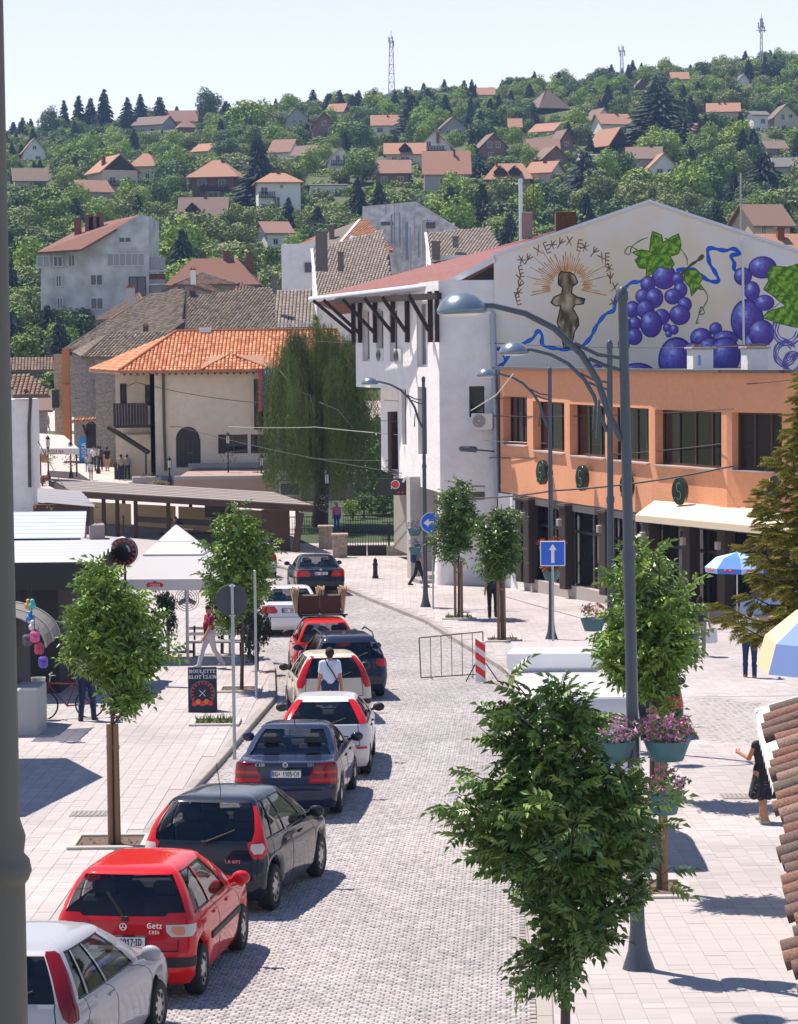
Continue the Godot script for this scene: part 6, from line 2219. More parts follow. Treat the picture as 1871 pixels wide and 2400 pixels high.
func half_outline(lv: Array,zones: Array) -> Array:
	# lv: y, rear, front, half width, rear corner radius, front corner radius
	var out := []
	var hw: float = lv[3]
	var rr: float = minf(lv[4],hw * 0.9)
	var rf: float = minf(lv[5],hw * 0.9)
	var bul := 0.06
	for k in zones[0]:
		var x: float = (hw - rr) * k / zones[0]
		out.append(Vector2(x,lv[1] + bul * (x / hw) * (x / hw)))
	var t0: float = lv[1] + bul * pow((hw - rr) / hw,2)
	for k in zones[1]:
		var an: float = PI / 2 * k / zones[1]
		out.append(Vector2(hw - rr + rr * sin(an),t0 + rr * (1 - cos(an))))
	var s0: float = t0 + rr
	var fb := 0.16
	var t1: float = lv[2] - fb * pow((hw - rf) / hw,2)
	var s1: float = t1 - rf
	for k in zones[2]:
		var f: float = float(k) / zones[2]
		out.append(Vector2(hw - 0.03 * pow(2 * f - 1,4),lerpf(s0,s1,f)))
	for k in zones[3]:
		var an: float = PI / 2 * k / zones[3]
		out.append(Vector2(hw - rf + rf * cos(an) - 0.03 * cos(an),s1 + rf * sin(an)))
	for k in zones[4] + 1:
		var x: float = (hw - rf) * (1.0 - float(k) / zones[4])
		out.append(Vector2(x,lv[2] - fb * (x / hw) * (x / hw)))
	return out

func car(label: String,rr_wheel: Vector3,turn: float,c: Dictionary) -> Node3D:
	var L: float = c.L
	var W: float = c.W
	var H: float = c.H
	var bel: float = c.belt
	var wr: float = c.get("wr",0.30)
	var ro: float = c.ro
	var wb: float = c.wb
	var kind: String = c.kind
	var o := thing(c.get("called","parked_car"),label,c.get("category","car"),Vector3.ZERO,0.0,c.get("group","cars lined up along the left kerb"))
	var hw := W / 2
	var lv := [[0.2,0.14,L - 0.2,hw - 0.07,0.2,0.35],[0.29,0.05,L - 0.07,hw - 0.03,0.22,0.42],[0.42,0.0,L - 0.01,hw - 0.012,0.22,0.45],[0.53,-0.005,L,hw,0.22,0.45],[0.6,0.012,L - 0.015,hw,0.2,0.45]]
	var drop: float = c.get("tail_in",0.05)   # how far the tail leans in up to the belt
	var rows_b := 5
	for i in range(1,rows_b + 1):
		var f := float(i) / rows_b
		var y := lerpf(0.63,bel - 0.05,f)
		var nose := L - 0.03 - 0.07 * f - (0.5 * pow(f,3))
		lv.append([y,0.035 + drop * f,nose,hw - 0.03 * f * f,0.2,0.42])
	var deck: float = c.get("deck",0.0)
	if deck > 0.0:
		lv.append([bel - 0.035,0.05 + drop,lerpf(L - 0.6,c.tw,0.4),hw - 0.05,0.2,0.4])
		lv.append([bel - 0.02,0.16 + drop,lerpf(L - 0.6,c.tw,0.7),hw - 0.065,0.16,0.35])
		lv.append([bel - 0.008,deck * 0.6,lerpf(L - 0.6,c.tw,0.9),hw - 0.08,0.14,0.3])
		lv.append([bel,deck,c.tw,hw - 0.09,0.12,0.26])
	else:
		lv.append([bel - 0.025,0.045 + drop,lerpf(L - 0.6,c.tw,0.6),hw - 0.042,0.19,0.35])
		lv.append([bel,0.055 + drop,c.tw,hw - 0.055,0.17,0.26])
	var ib := lv.size() - 1
	var re: float = H - 0.075
	var b0: float = lv[ib][1]
	for i in range(1,6):
		var f := i / 5.0
		var cur := sin(f * PI) * 0.035
		lv.append([lerpf(bel,re,f),lerpf(b0,c.tr,f) - cur,lerpf(c.tw,c.tf,f) + cur,lerpf(lv[ib][3],hw - c.get("tumble",0.265),f) + cur * 0.7,lerpf(0.17,0.15,f),lerpf(0.26,0.2,f)])
	var ir := lv.size() - 1
	var top: Array = lv[ir]
	for q in [[0.03,0.05],[0.053,0.13],[0.066,0.27],[0.073,0.5]]:
		var k: float = 1.0 - q[1]
		var mid: float = (top[1] + top[2]) / 2
		lv.append([re + q[0],mid - (mid - top[1]) * k,mid + (top[2] - mid) * k,top[3] * k,0.15,0.2])
	var zones := [7,5,40,5,7]
	var P := []
	var ym := 0.84
	var n := 0
	for i in lv.size():
		var half := half_outline(lv[i],zones)
		var row := []
		var hn := half.size()
		n = hn
		for k in hn:
			var q: Vector2 = half[k]
			var y: float = lv[i][0]
			if y < ym and k > zones[0]:
				var lo := 0.2
				for ax in [ro,ro + wb]:
					var dx: float = absf(q.y - ax)
					var rad := wr + 0.055
					if dx < rad:
						lo = maxf(lo,wr + sqrt(rad * rad - dx * dx))
				y = lerpf(lo,ym,(y - 0.2) / (ym - 0.2))
			row.append(V(q.x,y,L / 2 - q.y))
		for k in range(hn - 2,0,-1):
			var p: Vector3 = row[k]
			row.append(V(-p.x,p.y,p.z))
		P.append(row)
	var N: int = P[0].size()
	var NN := []
	for i in P.size():
		var row := []
		for k in N:
			var e1: Vector3 = P[i][(k + 1) % N] - P[i][(k + N - 1) % N]
			var e2: Vector3 = P[mini(i + 1,P.size() - 1)][k] - P[maxi(i - 1,0)][k]
			if i == P.size() - 1:
				row.append(Vector3.UP)
			else:
				row.append(e1.cross(e2).normalized())
		NN.append(row)
	var mbs := {}
	var put := func(where: String,i: int,k: int,off: float) -> void:
		if not mbs.has(where):
			mbs[where] = MB.new()
		var l := (k + 1) % N
		var pp := []
		var nq := []
		for ik in [[i,k],[i,l],[i + 1,l],[i + 1,k]]:
			pp.append(P[ik[0]][ik[1]] + NN[ik[0]][ik[1]] * off)
			nq.append(NN[ik[0]][ik[1]])
		mbs[where].quad_n(pp,nq)
	var z0: int = zones[0]
	var z1 := z0 + 5
	var z2 := z1 + 40
	var z3 := z2 + 5
	var wins: Array = c.windows
	var tails: Array = c.tails
	for i in P.size() - 1:
		for k in N:
			var kk := k if k < n - 1 else N - 1 - k
			var left := k >= n - 1
			var glassy := ""
			if i >= ib and i < ir:
				if kk < z0 + c.get("wrap",0):
					if i < ir - c.get("lip",0):
						glassy = "rear_window"
				elif kk >= z3 - 1:
					glassy = "windshield"
				elif kk >= z1 and kk < z2:
					for w in wins:
						if kk - z1 >= w[0] and kk - z1 < w[1]:
							glassy = "side_window_%s_%d" % ["l" if left else "r",wins.find(w)]
			if glassy:
				put.call(glassy,i,k,-0.012)
				continue
			if kk >= z2 + 2 and kk < z3 + 2 and i >= 6 and i < 9:
				put.call("head_%s" % ("l" if left else "r"),i,k,0.006)
			var where := "body"
			if i < 4 and kk < z1 + 2:
				where = "rear_bumper"
			elif i < 4 and kk >= z2:
				where = "front_bumper"
			elif i >= 4 and kk < z0 and i < ir:
				where = "tailgate"
			elif i >= 1 and i < ib and kk >= z1 and kk < z2:
				for w in c.doors:
					if kk - z1 >= w[0] and kk - z1 < w[1]:
						where = "door_%s_%d" % ["l" if left else "r",c.doors.find(w)]
			elif i >= ir and kk >= z1:
				where = "roof"
			elif i >= ir:
				where = "roof"
			put.call(where,i,k,0.0)
	if not mbs.has("roof"):
		mbs["roof"] = MB.new()
	var cap: Array = P[P.size() - 1]
	for k in range(0,N / 2):
		mbs["roof"].quad_n([cap[k],cap[k + 1],cap[(N - k - 1) % N],cap[(N - k) % N]],[Vector3.UP,Vector3.UP,Vector3.UP,Vector3.UP])
	var pm: Material = c.paint
	var black := mat("trim_black")
	var gl := glass("car_glass",Color(0.03,0.045,0.05),0.5)
	var rear_gl := glass("car_glass_dark",Color(0.02,0.032,0.045),0.42)
	var names := {"head": "headlight","side": "side_window","door": "door","rear": "rear_bumper","front": "front_bumper"}
	var lens := {"red": mat("tail_red",lin(0.46,0.010,0.014),0.12),"dark": mat("tail_dark",lin(0.16,0.004,0.008),0.1),"clear": mat("lamp_clear",lin(0.55,0.5,0.48),0.12),"amber": mat("lamp_amber",lin(0.62,0.22,0.12),0.15),"black": black}
	var mats := {"head": lens.clear,"side": gl}
	# lamps: outlines [level, from column, to column] drawn on the body's surface
	for t in tails:
		for s in [1,-1]:
			var lm := MB.new()
			var rows: Array = t[1]
			var off: float = t[2] if t.size() > 2 else 0.012
			var grid := []
			for q in rows.size() - 1:
				for u in 5:
					if u == 4 and q < rows.size() - 2:
						continue
					var f := u / 4.0
					var i0 := lerpf(rows[q][0],rows[q + 1][0],f)
					var line := []
					for v in 9:
						var kf := lerpf(lerpf(rows[q][1],rows[q + 1][1],f),lerpf(rows[q][2],rows[q + 1][2],f),v / 8.0)
						var ii := mini(int(i0),P.size() - 2)
						var ki := int(kf)
						var fi := i0 - ii
						var fk := kf - ki
						var pt: Vector3 = P[ii][ki].lerp(P[ii][ki + 1],fk).lerp(P[ii + 1][ki].lerp(P[ii + 1][ki + 1],fk),fi)
						var nn: Vector3 = NN[ii][ki].lerp(NN[ii][ki + 1],fk).lerp(NN[ii + 1][ki].lerp(NN[ii + 1][ki + 1],fk),fi)
						pt += nn * off
						if s < 0:
							pt.x = -pt.x
							nn.x = -nn.x
						line.append([pt,nn])
					grid.append(line)
			for u in grid.size() - 1:
				for v in 8:
					var a: Array = [grid[u][v],grid[u][v + 1],grid[u + 1][v + 1],grid[u + 1][v]]
					if s < 0:
						a.reverse()
					lm.quad_n([a[0][0],a[1][0],a[2][0],a[3][0]],[a[0][1],a[1][1],a[2][1],a[3][1]])
			part("tail_light" if t[0] in ["red","dark"] else ("reversing_light" if t[0] != "black" else "lamp_trim"),lm,lens[t[0]],o)
	for key in mbs:
		var first: String = key.get_slice("_",0)
		var nm: String = key
		if key != "rear_window" and key != "rear_bumper" and names.has(first):
			nm = names[first]
		var m: Material = mats.get(first,pm)
		if key == "rear_window":
			m = rear_gl
		elif key == "windshield":
			m = gl
		elif key.ends_with("bumper") and c.has("bumper_mat"):
			m = c.bumper_mat
		part(nm,mbs[key],m,o)
	# pillars round the glass, seams
	var sm := MB.new()
	for k in c.seams:
		for s in [z1 + k,N - (z1 + k)]:
			var p := []
			for i in range(1,ib + 1):
				p.append(P[i][s] - NN[i][s] * 0.002)
			sm.tube(p,0.006,4,false)
	var pt := []
	for i in range(4,ib + 1):
		pt.append(P[i][z0] + NN[i][z0] * 0.001)
	sm.tube(pt,0.006,4,false)
	pt = []
	for i in range(4,ib + 1):
		pt.append(P[i][N - z0] + NN[i][N - z0] * 0.001)
	sm.tube(pt,0.006,4,false)
	pt = []
	for k in range(-z0,z0 + 1):
		pt.append(P[4][(k + N) % N] + NN[4][(k + N) % N] * 0.001)
	sm.tube(pt,0.007,4,false)
	part("panel_seams",sm,black,o)
	var wt := MB.new()
	for w in wins:
		for s in [1,-1]:
			for row in [ib,ir]:
				var p := []
				for k in range(w[0],w[1] + 1):
					var q: int = (z1 + k) if s > 0 else N - (z1 + k)
					p.append(P[row][q])
				wt.tube(p,0.012,4,false)
	part("window_trim",wt,black,o)
	if c.get("rub_strip",false):
		for s in [1,-1]:
			var rb := MB.new()
			rb.box(V(s * (hw + 0.004),0.6,L / 2 - ro - wb / 2),V(0.03,0.08,wb - wr * 2 - 0.2),Basis.IDENTITY,0.01)
			part("rub_strip",rb,black,o)
	if c.get("bumper_strip",false):
		var rs := MB.new()
		for k in range(-z1,z1):
			var a := (k + N) % N
			var b := (k + 1 + N) % N
			rs.quad_n([P[2][a] + NN[2][a] * 0.01,P[2][b] + NN[2][b] * 0.01,P[3][b] + NN[3][b] * 0.01,P[3][a] + NN[3][a] * 0.01],[NN[2][a],NN[2][b],NN[3][b],NN[3][a]])
		part("bumper_strip",rs,black,o)
	# floor and wheel wells
	var fm := MB.new()
	fm.box(V(0,0.24,0),V(W - 0.5,0.12,L - 0.5))
	fm.box(V(0,0.45,0),V(W - 0.52,0.4,L - 0.45))
	fm.box(V(0,0.55,L / 2 - ro - wb / 2),V(W - 0.12,0.1,wb - 0.75))
	part("underbody",fm,mat("underbody",lin(0.01,0.01,0.01),0.9),o)
	# cabin
	var seat := mat("seat_grey",lin(0.035,0.035,0.04),0.85)
	for q in [[-0.36,c.tw - 1.15],[0.36,c.tw - 1.15],[-0.36,c.tw - 2.05],[0.36,c.tw - 2.05]]:
		var st := MB.new()
		var z: float = L / 2 - q[1]
		st.box(V(q[0],bel - 0.16,z),V(0.5,0.62,0.16),Basis(Vector3.RIGHT,0.22),0.05)
		st.box(V(q[0],bel + 0.23,z + 0.08),V(0.27,0.18,0.1),Basis(Vector3.RIGHT,0.15),0.04)
		part("seat",st,seat,o)
	var db := MB.new()
	db.box(V(0,bel - 0.14,L / 2 - c.tw + 0.1),V(W - 0.3,0.22,0.5),Basis.IDENTITY,0.06)
	part("dashboard",db,seat,o)
	# wheels
	for s in [[1,ro],[-1,ro],[1,ro + wb],[-1,ro + wb]]:
		var wh := Node3D.new()
		wh.name = "wheel"
		o.add_child(wh,true)
		wh.position = V(s[0] * (hw - 0.11),wr,L / 2 - s[1])
		var tf := Transform3D(Basis(Vector3.BACK,-PI / 2 * s[0]),Vector3.ZERO)
		var ty := MB.new()
		ty.lathe([Vector2(wr * 0.62,-0.095),Vector2(wr * 0.9,-0.1),Vector2(wr * 0.985,-0.075),Vector2(wr,-0.03),Vector2(wr,0.03),Vector2(wr * 0.985,0.075),Vector2(wr * 0.9,0.1),Vector2(wr * 0.64,0.095)],26,tf)
		part("tyre",ty,mat("tyre",lin(0.018,0.018,0.018),0.9),wh)
		var rm := MB.new()
		rm.lathe([Vector2(wr * 0.68,0.07),Vector2(wr * 0.66,0.095),Vector2(wr * 0.58,0.075),Vector2(wr * 0.3,0.085),Vector2(wr * 0.16,0.1),Vector2(0.001,0.1)],22,tf)
		part("rim",rm,mat("rim_silver",lin(0.42,0.42,0.43),0.35,0.6),wh)
		var hm := MB.new()
		for k in 8:
			var an := TAU * k / 8
			hm.box(V(s[0] * 0.084,cos(an) * wr * 0.45,sin(an) * wr * 0.45),V(0.012,0.05,0.034),Basis(Vector3.RIGHT,an))
		part("rim_holes",hm,black,wh)
	# mirrors, handles, wiper, aerial, exhaust
	for s in [1,-1]:
		var mm := MB.new()
		var at := V(s * (hw + 0.09),bel + 0.06,L / 2 - c.tw + 0.42)
		mm.ball(at,V(0.115,0.085,0.06),10,7)
		mm.bar(at,V(s * (hw - 0.06),bel + 0.0,at.z - 0.03),0.06,0.05)
		part("mirror",mm,c.get("mirror_mat",pm),o)
		for t in c.handles:
			var hb := MB.new()
			hb.box(V(s * (hw - 0.015),bel - 0.13,L / 2 - t),V(0.05,0.035,0.17),Basis.IDENTITY,0.012)
			part("door_handle",hb,c.get("mirror_mat",pm),o)
	if c.get("wiper",true):
		var wm := MB.new()
		var a: Vector3 = P[ib][0] + V(0.02,-0.02,0.035)
		var b: Vector3 = P[ib + 2][z0 - 2 if c.get("wiper_up",false) else z0 - 1] + V(-0.1,-0.05 if not c.get("wiper_up",false) else 0.1,0.04)
		if c.get("wiper_up",false):
			b.x = -0.2
		wm.bar(a,b,0.03,0.02)
		wm.box(a,V(0.07,0.05,0.05))
		part("wiper",wm,black,o)
	if c.has("aerial"):
		var am := MB.new()
		am.tube([V(0,H - 0.02,L / 2 - c.aerial[0]),V(0,H + c.aerial[1],L / 2 - c.aerial[0] + c.aerial[1] * 0.5)],0.006,5)
		part("aerial",am,black,o)
	# number plate with its raised letters
	if c.has("plate"):
		var py: float = c.plate[1]
		var zz := 0.0
		var up := Vector3.UP
		for i in P.size() - 1:
			if P[i][0].y <= py and P[i + 1][0].y >= py:
				var f: float = (py - P[i][0].y) / maxf(0.001,P[i + 1][0].y - P[i][0].y)
				zz = lerpf(P[i][0].z,P[i + 1][0].z,f)
		var pl := Node3D.new()
		pl.name = "number_plate"
		o.add_child(pl,true)
		pl.position = V(c.plate[2] if c.plate.size() > 2 else 0.0,py,zz + 0.022)
		pl.rotation.x = -0.06
		var fr := MB.new()
		fr.box(V(0,0,-0.012),V(0.55,0.145,0.02),Basis.IDENTITY,0.004)
		part("plate_frame",fr,black,pl)
		var wp := MB.new()
		wp.box(Vector3.ZERO,V(0.52,0.112,0.008))
		part("plate_sheet",wp,mat("plate_white",lin(0.72,0.72,0.72),0.5),pl)
		var bl := MB.new()
		bl.box(V(-0.24,0,0.002),V(0.042,0.112,0.01))
		part("plate_band",bl,mat("plate_blue",lin(0.02,0.08,0.5),0.5),pl)
		var txt: PackedStringArray = c.plate[0].split("|")
		var tx := [-0.168,0.096] if txt.size() > 1 else [0.03]
		for j in txt.size():
			var tm := words_mesh(txt[j],0.08,0.004)
			var q := part("letters",tm,mat("letter_black",lin(0.015,0.015,0.02),0.6),pl,V(tx[j],0.0,0.007))
			q.scale = V(0.66,1.0,1.0)
		if txt.size() > 1:
			var sh := MB.new()
			sh.prism(PackedVector2Array([Vector2(-0.108,-0.015),Vector2(-0.097,-0.026),Vector2(-0.086,-0.015),Vector2(-0.086,0.024),Vector2(-0.108,0.024)]),0.004,Transform3D(Basis.IDENTITY,V(0,0,0.008)))
			part("crest",sh,mat("crest_red",lin(0.6,0.08,0.07),0.5),pl)
	for b in c.get("badges",[]):
		var tm := words_mesh(b[0],b[3],0.004,"Droid Sans")
		var zb := 0.0
		for i in P.size() - 1:
			if P[i][0].y <= b[2] and P[i + 1][0].y >= b[2]:
				zb = P[i][0].z - 0.03 * (b[1] / hw) * (b[1] / hw)
		part("badge",tm,mat("chrome",lin(0.6,0.6,0.62),0.2,0.8),o,V(b[1],b[2],zb + 0.01))
	if c.get("emblem",0.0) > 0.0:
		var em := MB.new()
		var ey: float = c.emblem
		for i in P.size() - 1:
			if P[i][0].y <= ey and P[i + 1][0].y >= ey:
				em.lathe([Vector2(0.03,0),Vector2(0.042,0.006),Vector2(0.045,0)],14,Transform3D(Basis(Vector3.RIGHT,PI / 2),V(0,ey,P[i][0].z + 0.004)))
				for k in 3:
					em.box(V(0,ey,P[i][0].z + 0.008) + Basis(Vector3.BACK,TAU * k / 3) * V(0,0.02,0),V(0.008,0.04,0.006),Basis(Vector3.BACK,TAU * k / 3))
		part("emblem",em,mat("chrome"),o)
	var R := Basis(Vector3.RIGHT,-0.0305) * Basis(Vector3.UP,turn)
	o.basis = R
	o.position = rr_wheel - R * V(hw - 0.05,0,L / 2 - ro) + Vector3.UP * c.get("lift",0.028)
	return o

func cars() -> void:
	var hatch := {"kind": "hatch","W": 1.665,"H": 1.49,"L": 3.81,"wb": 2.455,"ro": 0.62,"belt": 0.98,"tw": 2.78,"tr": 0.34,"tf": 2.02,"wr": 0.29,"windows": [[2,15],[17,33]],"doors": [[4,16],[16,32]],"seams": [4,16,32],"handles": [1.25,2.0],"wrap": 2,"tails": [["red",[[5.2,6,10],[6.5,5.2,11.5],[9,5.2,11.5],[10,6,11]]]]}
	var black := mat("trim_black",lin(0.012,0.012,0.013),0.6)
	var sp := hatch.duplicate(true)
	sp.merge({"paint": paint("paint_silver",lin(0.36,0.37,0.40),0.35),"W": 1.646,"H": 1.44,"L": 3.82,"wb": 2.49,"ro": 0.56,"belt": 0.95,"wrap": 0,"tails": [["dark",[[6.5,9,11.6],[7.5,8.2,12.2],[12,7.4,11.4],[16,7.2,10.4],[17,7.6,9.6]]]],"windows": [[2,6],[7,17],[18,35]],"handles": [1.3],"tr": 0.36},true)
	car("silver hatchback at the bottom left corner, half behind the near lamp post",V(-3.13,ground_y(0,25.2),-25.2),-0.19,sp)
	sp = hatch.duplicate(true)
	sp.merge({"paint": paint("paint_red",lin(0.56,0.012,0.016),0.1),"plate": ["BG|1017·ID",0.70],"tails": [["red",[[5.6,5.4,9.5],[6.6,4.9,10.8],[8.5,4.6,11.4],[10.6,5.0,11.6],[11.4,6,11.2]]],["clear",[[6.1,6.2,9.6],[7,5.6,10.6],[8.3,5.6,10.9]],0.016],["amber",[[6.4,6.8,8.2],[7.2,6.2,8.4],[8.0,6.4,8.2]],0.02]],"bumper_strip": true,"rub_strip": true,"wiper_up": true,"badges": [["Getz",0.36,0.88,0.06],["CRDi",0.36,0.81,0.04],["ALPOS",-0.5,0.84,0.035]],"emblem": 0.87},true)
	car("bright red hatchback with plate ending 1017 ID and wiper across its rear window",V(-2.33,-0.90,-29.56),-0.129,sp)
	sp = hatch.duplicate(true)
	sp.merge({"paint": paint("paint_night",lin(0.012,0.016,0.028),0.3),"W": 1.746,"H": 1.53,"L": 4.02,"wb": 2.59,"ro": 0.66,"belt": 1.0,"tw": 2.95,"tr": 0.5,"tf": 2.15,"wr": 0.31,"tails": [["red",[[6.2,7.5,9.6],[7.4,6.8,11],[10,6.6,11.4],[12.2,8.2,11],[15.5,9.2,10.2]]],["clear",[[7.2,7.6,9.4],[8.2,7.0,10.2],[9.6,7.4,9.8]],0.016]],"badges": [["1.6 MPI",0.42,0.74,0.045]],"aerial": [1.0,0.42],"windows": [[2,6],[7,17],[19,34]]},true)
	car("black-blue hatchback with tall corner tail lights ahead of the red car",V(-1.74,-1.06,-34.69),-0.21,sp)
	sp = hatch.duplicate(true)
	sp.merge({"kind": "sedan","paint": paint("paint_blue",lin(0.012,0.02,0.055),0.35),"W": 1.728,"H": 1.426,"L": 4.526,"wb": 2.715,"ro": 1.02,"belt": 1.0,"deck": 0.78,"tw": 3.28,"tr": 1.5,"tf": 2.55,"wr": 0.31,"tail_in": 0.03,"wrap": 1,"tails": [["dark",[[4.2,3.9,12],[5.6,4.1,12.3],[7.6,4.9,12],[9.6,6.2,10.6]]],["red",[[4.5,4.4,10],[5.2,4.4,10]],0.016],["red",[[6.4,4.8,11],[7.1,5.0,10.8]],0.016]],"plate": ["BG|1105·CH",0.78],"badges": [["C 220",-0.42,0.93,0.045],["CDI",0.42,0.93,0.045]],"emblem": 0.93,"windows": [[7,18],[20,34]],"doors": [[8,19],[19,33]],"seams": [8,19,33],"handles": [1.9,2.75],"wiper": false,"aerial": [1.6,0.12]},true)
	car("dark blue saloon with plate BG 1105 CH in the middle of the queue",V(-1.04,-1.32,-43.33),-0.066,sp)
	sp = hatch.duplicate(true)
	sp.merge({"paint": paint("paint_white_silver",lin(0.60,0.60,0.62),0.3),"W": 1.70,"H": 1.43,"L": 4.15,"wb": 2.61,"ro": 0.7,"belt": 0.99,"tw": 2.95,"tr": 0.62,"tf": 2.15,"wr": 0.3,"wrap": 1,"tails": [["red",[[11,7.6,11.6],[12.2,7.2,12],[14.5,7.0,11],[17,7.2,9.6]]],["red",[[3.2,6.5,9.5],[3.8,6.5,9.5]]]],"mirror_mat": black},true)
	car("silvery white hatchback with high red lamps beside its rear window",V(-0.61,-1.47,-48.15),-0.02,sp)
	sp = hatch.duplicate(true)
	sp.merge({"paint": paint("paint_cream",lin(0.60,0.54,0.44),0.15),"W": 1.66,"H": 1.48,"L": 3.80,"wb": 2.46,"ro": 0.62,"wrap": 1,"tails": [["red",[[6.4,8.0,10.2],[8,7.2,11],[12,7.2,10.4],[17,7.4,9.2]]]],"mirror_mat": black,"bumper_strip": true},true)
	car("cream hatchback with tall red tail lights, a man in white behind it",V(-0.74,-1.73,-56.86),0.12,sp)
	sp = hatch.duplicate(true)
	sp.merge({"kind": "wagon","paint": paint("paint_navy",lin(0.014,0.022,0.05),0.3),"W": 1.78,"H": 1.50,"L": 4.5,"wb": 2.68,"ro": 0.85,"tw": 3.2,"tr": 0.4,"tf": 2.4,"wr": 0.31,"tails": [["red",[[6.5,6.6,11.4],[8,6.2,11.8],[10,7,11.4]]]],"lip": 1,"windows": [[1,10],[11,21],[22,35]],"doors": [[10,21],[21,33]],"seams": [10,21,33]},true)
	var wag := car("navy estate car with roof rails ahead of the cream hatchback",V(-0.45,-1.88,-61.79),0.14,sp)
	for s in [1,-1]:
		var rm := MB.new()
		rm.tube([V(s * 0.62,1.44,1.6),V(s * 0.62,1.54,1.35),V(s * 0.62,1.55,0.0),V(s * 0.62,1.46,-0.5)],0.02,6)
		part("roof_rail",rm,black,wag)
	sp = hatch.duplicate(true)
	sp.merge({"paint": paint("paint_red2",lin(0.60,0.02,0.014),0.1),"W": 1.58,"H": 1.58,"L": 3.6,"wb": 2.3,"ro": 0.6,"belt": 1.05,"tw": 2.7,"tr": 0.24,"tf": 2.0,"wr": 0.31,"tails": [["red",[[4.2,6,10],[6,6,10.5]]]],"mirror_mat": black,"windows": [[2,12],[14,20],[21,33]]},true)
	var rack := car("small red car carrying two big open boxes on its roof",V(-1.16,-2.00,-65.52),0.11,sp)
	roof_load(rack)
	sp = hatch.duplicate(true)
	sp.merge({"kind": "sedan","paint": paint("paint_white",lin(0.68,0.68,0.70),0.1),"W": 1.82,"H": 1.45,"L": 4.82,"wb": 2.85,"ro": 1.1,"belt": 1.02,"deck": 0.85,"tw": 3.5,"tr": 1.6,"tf": 2.75,"wr": 0.32,"wrap": 1,"tails": [["red",[[5.2,4.2,11],[6.6,4.0,11.4],[8.4,5.2,11]]]],"plate": ["BG|1001·SE",0.80],"windows": [[7,18],[20,34]],"doors": [[8,19],[19,33]],"seams": [8,19,33],"handles": [2.0,2.9],"wiper": false},true)
	car("white saloon behind the red car's roof load, lower half shaded",V(-2.55,ground_y(0,80.4),-80.4),0.06,sp)
	sp = sp.duplicate(true)
	sp.merge({"paint": paint("paint_black",lin(0.012,0.015,0.022),0.3),"W": 1.85,"H": 1.47,"plate": ["ZA|867·ZZ",0.84],"emblem": 0.98,"tails": [["red",[[5.4,3.8,11.6],[7,4.0,12],[8.8,5.0,11.6]]]],"aerial": [2.0,0.1],"tail_in": 0.03},true)
	car("black saloon at the head of the queue, near the iron gate",V(-2.24,-3.01,-98.94),0.13,sp)
	sp = hatch.duplicate(true)
	sp.merge({"paint": paint("paint_pale",lin(0.30,0.38,0.46),0.2)},true)
	car("pale blue car in the shade of the timber pavilion, mostly behind leaves",V(-5.3,ground_y(0,110),-110.0),0.2,sp)
	sp = hatch.duplicate(true)
	sp.merge({"paint": M["paint_black"],"W": 1.75,"L": 4.1,"group": "cars parked on the right"},true)
	car("black car on the right, mostly hidden by the ash trees",V(5.68,ground_y(5,52.6),-52.6),-0.03,sp)
	# white van
	var wp := paint("van_white",lin(0.72,0.72,0.73),0.0)
	sp = hatch.duplicate(true)
	sp.merge({"called": "white_van","category": "van","kind": "van","paint": wp,"W": 1.94,"H": 2.5,"L": 5.2,"wb": 3.0,"ro": 0.95,"belt": 1.5,"tw": 4.3,"tr": 0.12,"tf": 3.8,"wr": 0.33,"tumble": 0.1,"tails": [["red",[[4.2,7,9.6],[8,7,9.6]]]],"wrap": 0,"windows": [[29,38]],"doors": [[10,24],[27,38]],"seams": [10,24,27,38],"lip": 5,"group": "cars parked on the right"},true)
	var van := car("white van with a raised roof box, behind the foreground ash on the right",V(3.5,ground_y(3,38.2) + 0.1,-38.2),-0.02,sp)
	var pod := MB.new()
	pod.box(V(-0.2,2.66,-1.5),V(1.5,0.42,1.3),Basis.IDENTITY,0.1)
	part("roof_box",pod,wp,van)

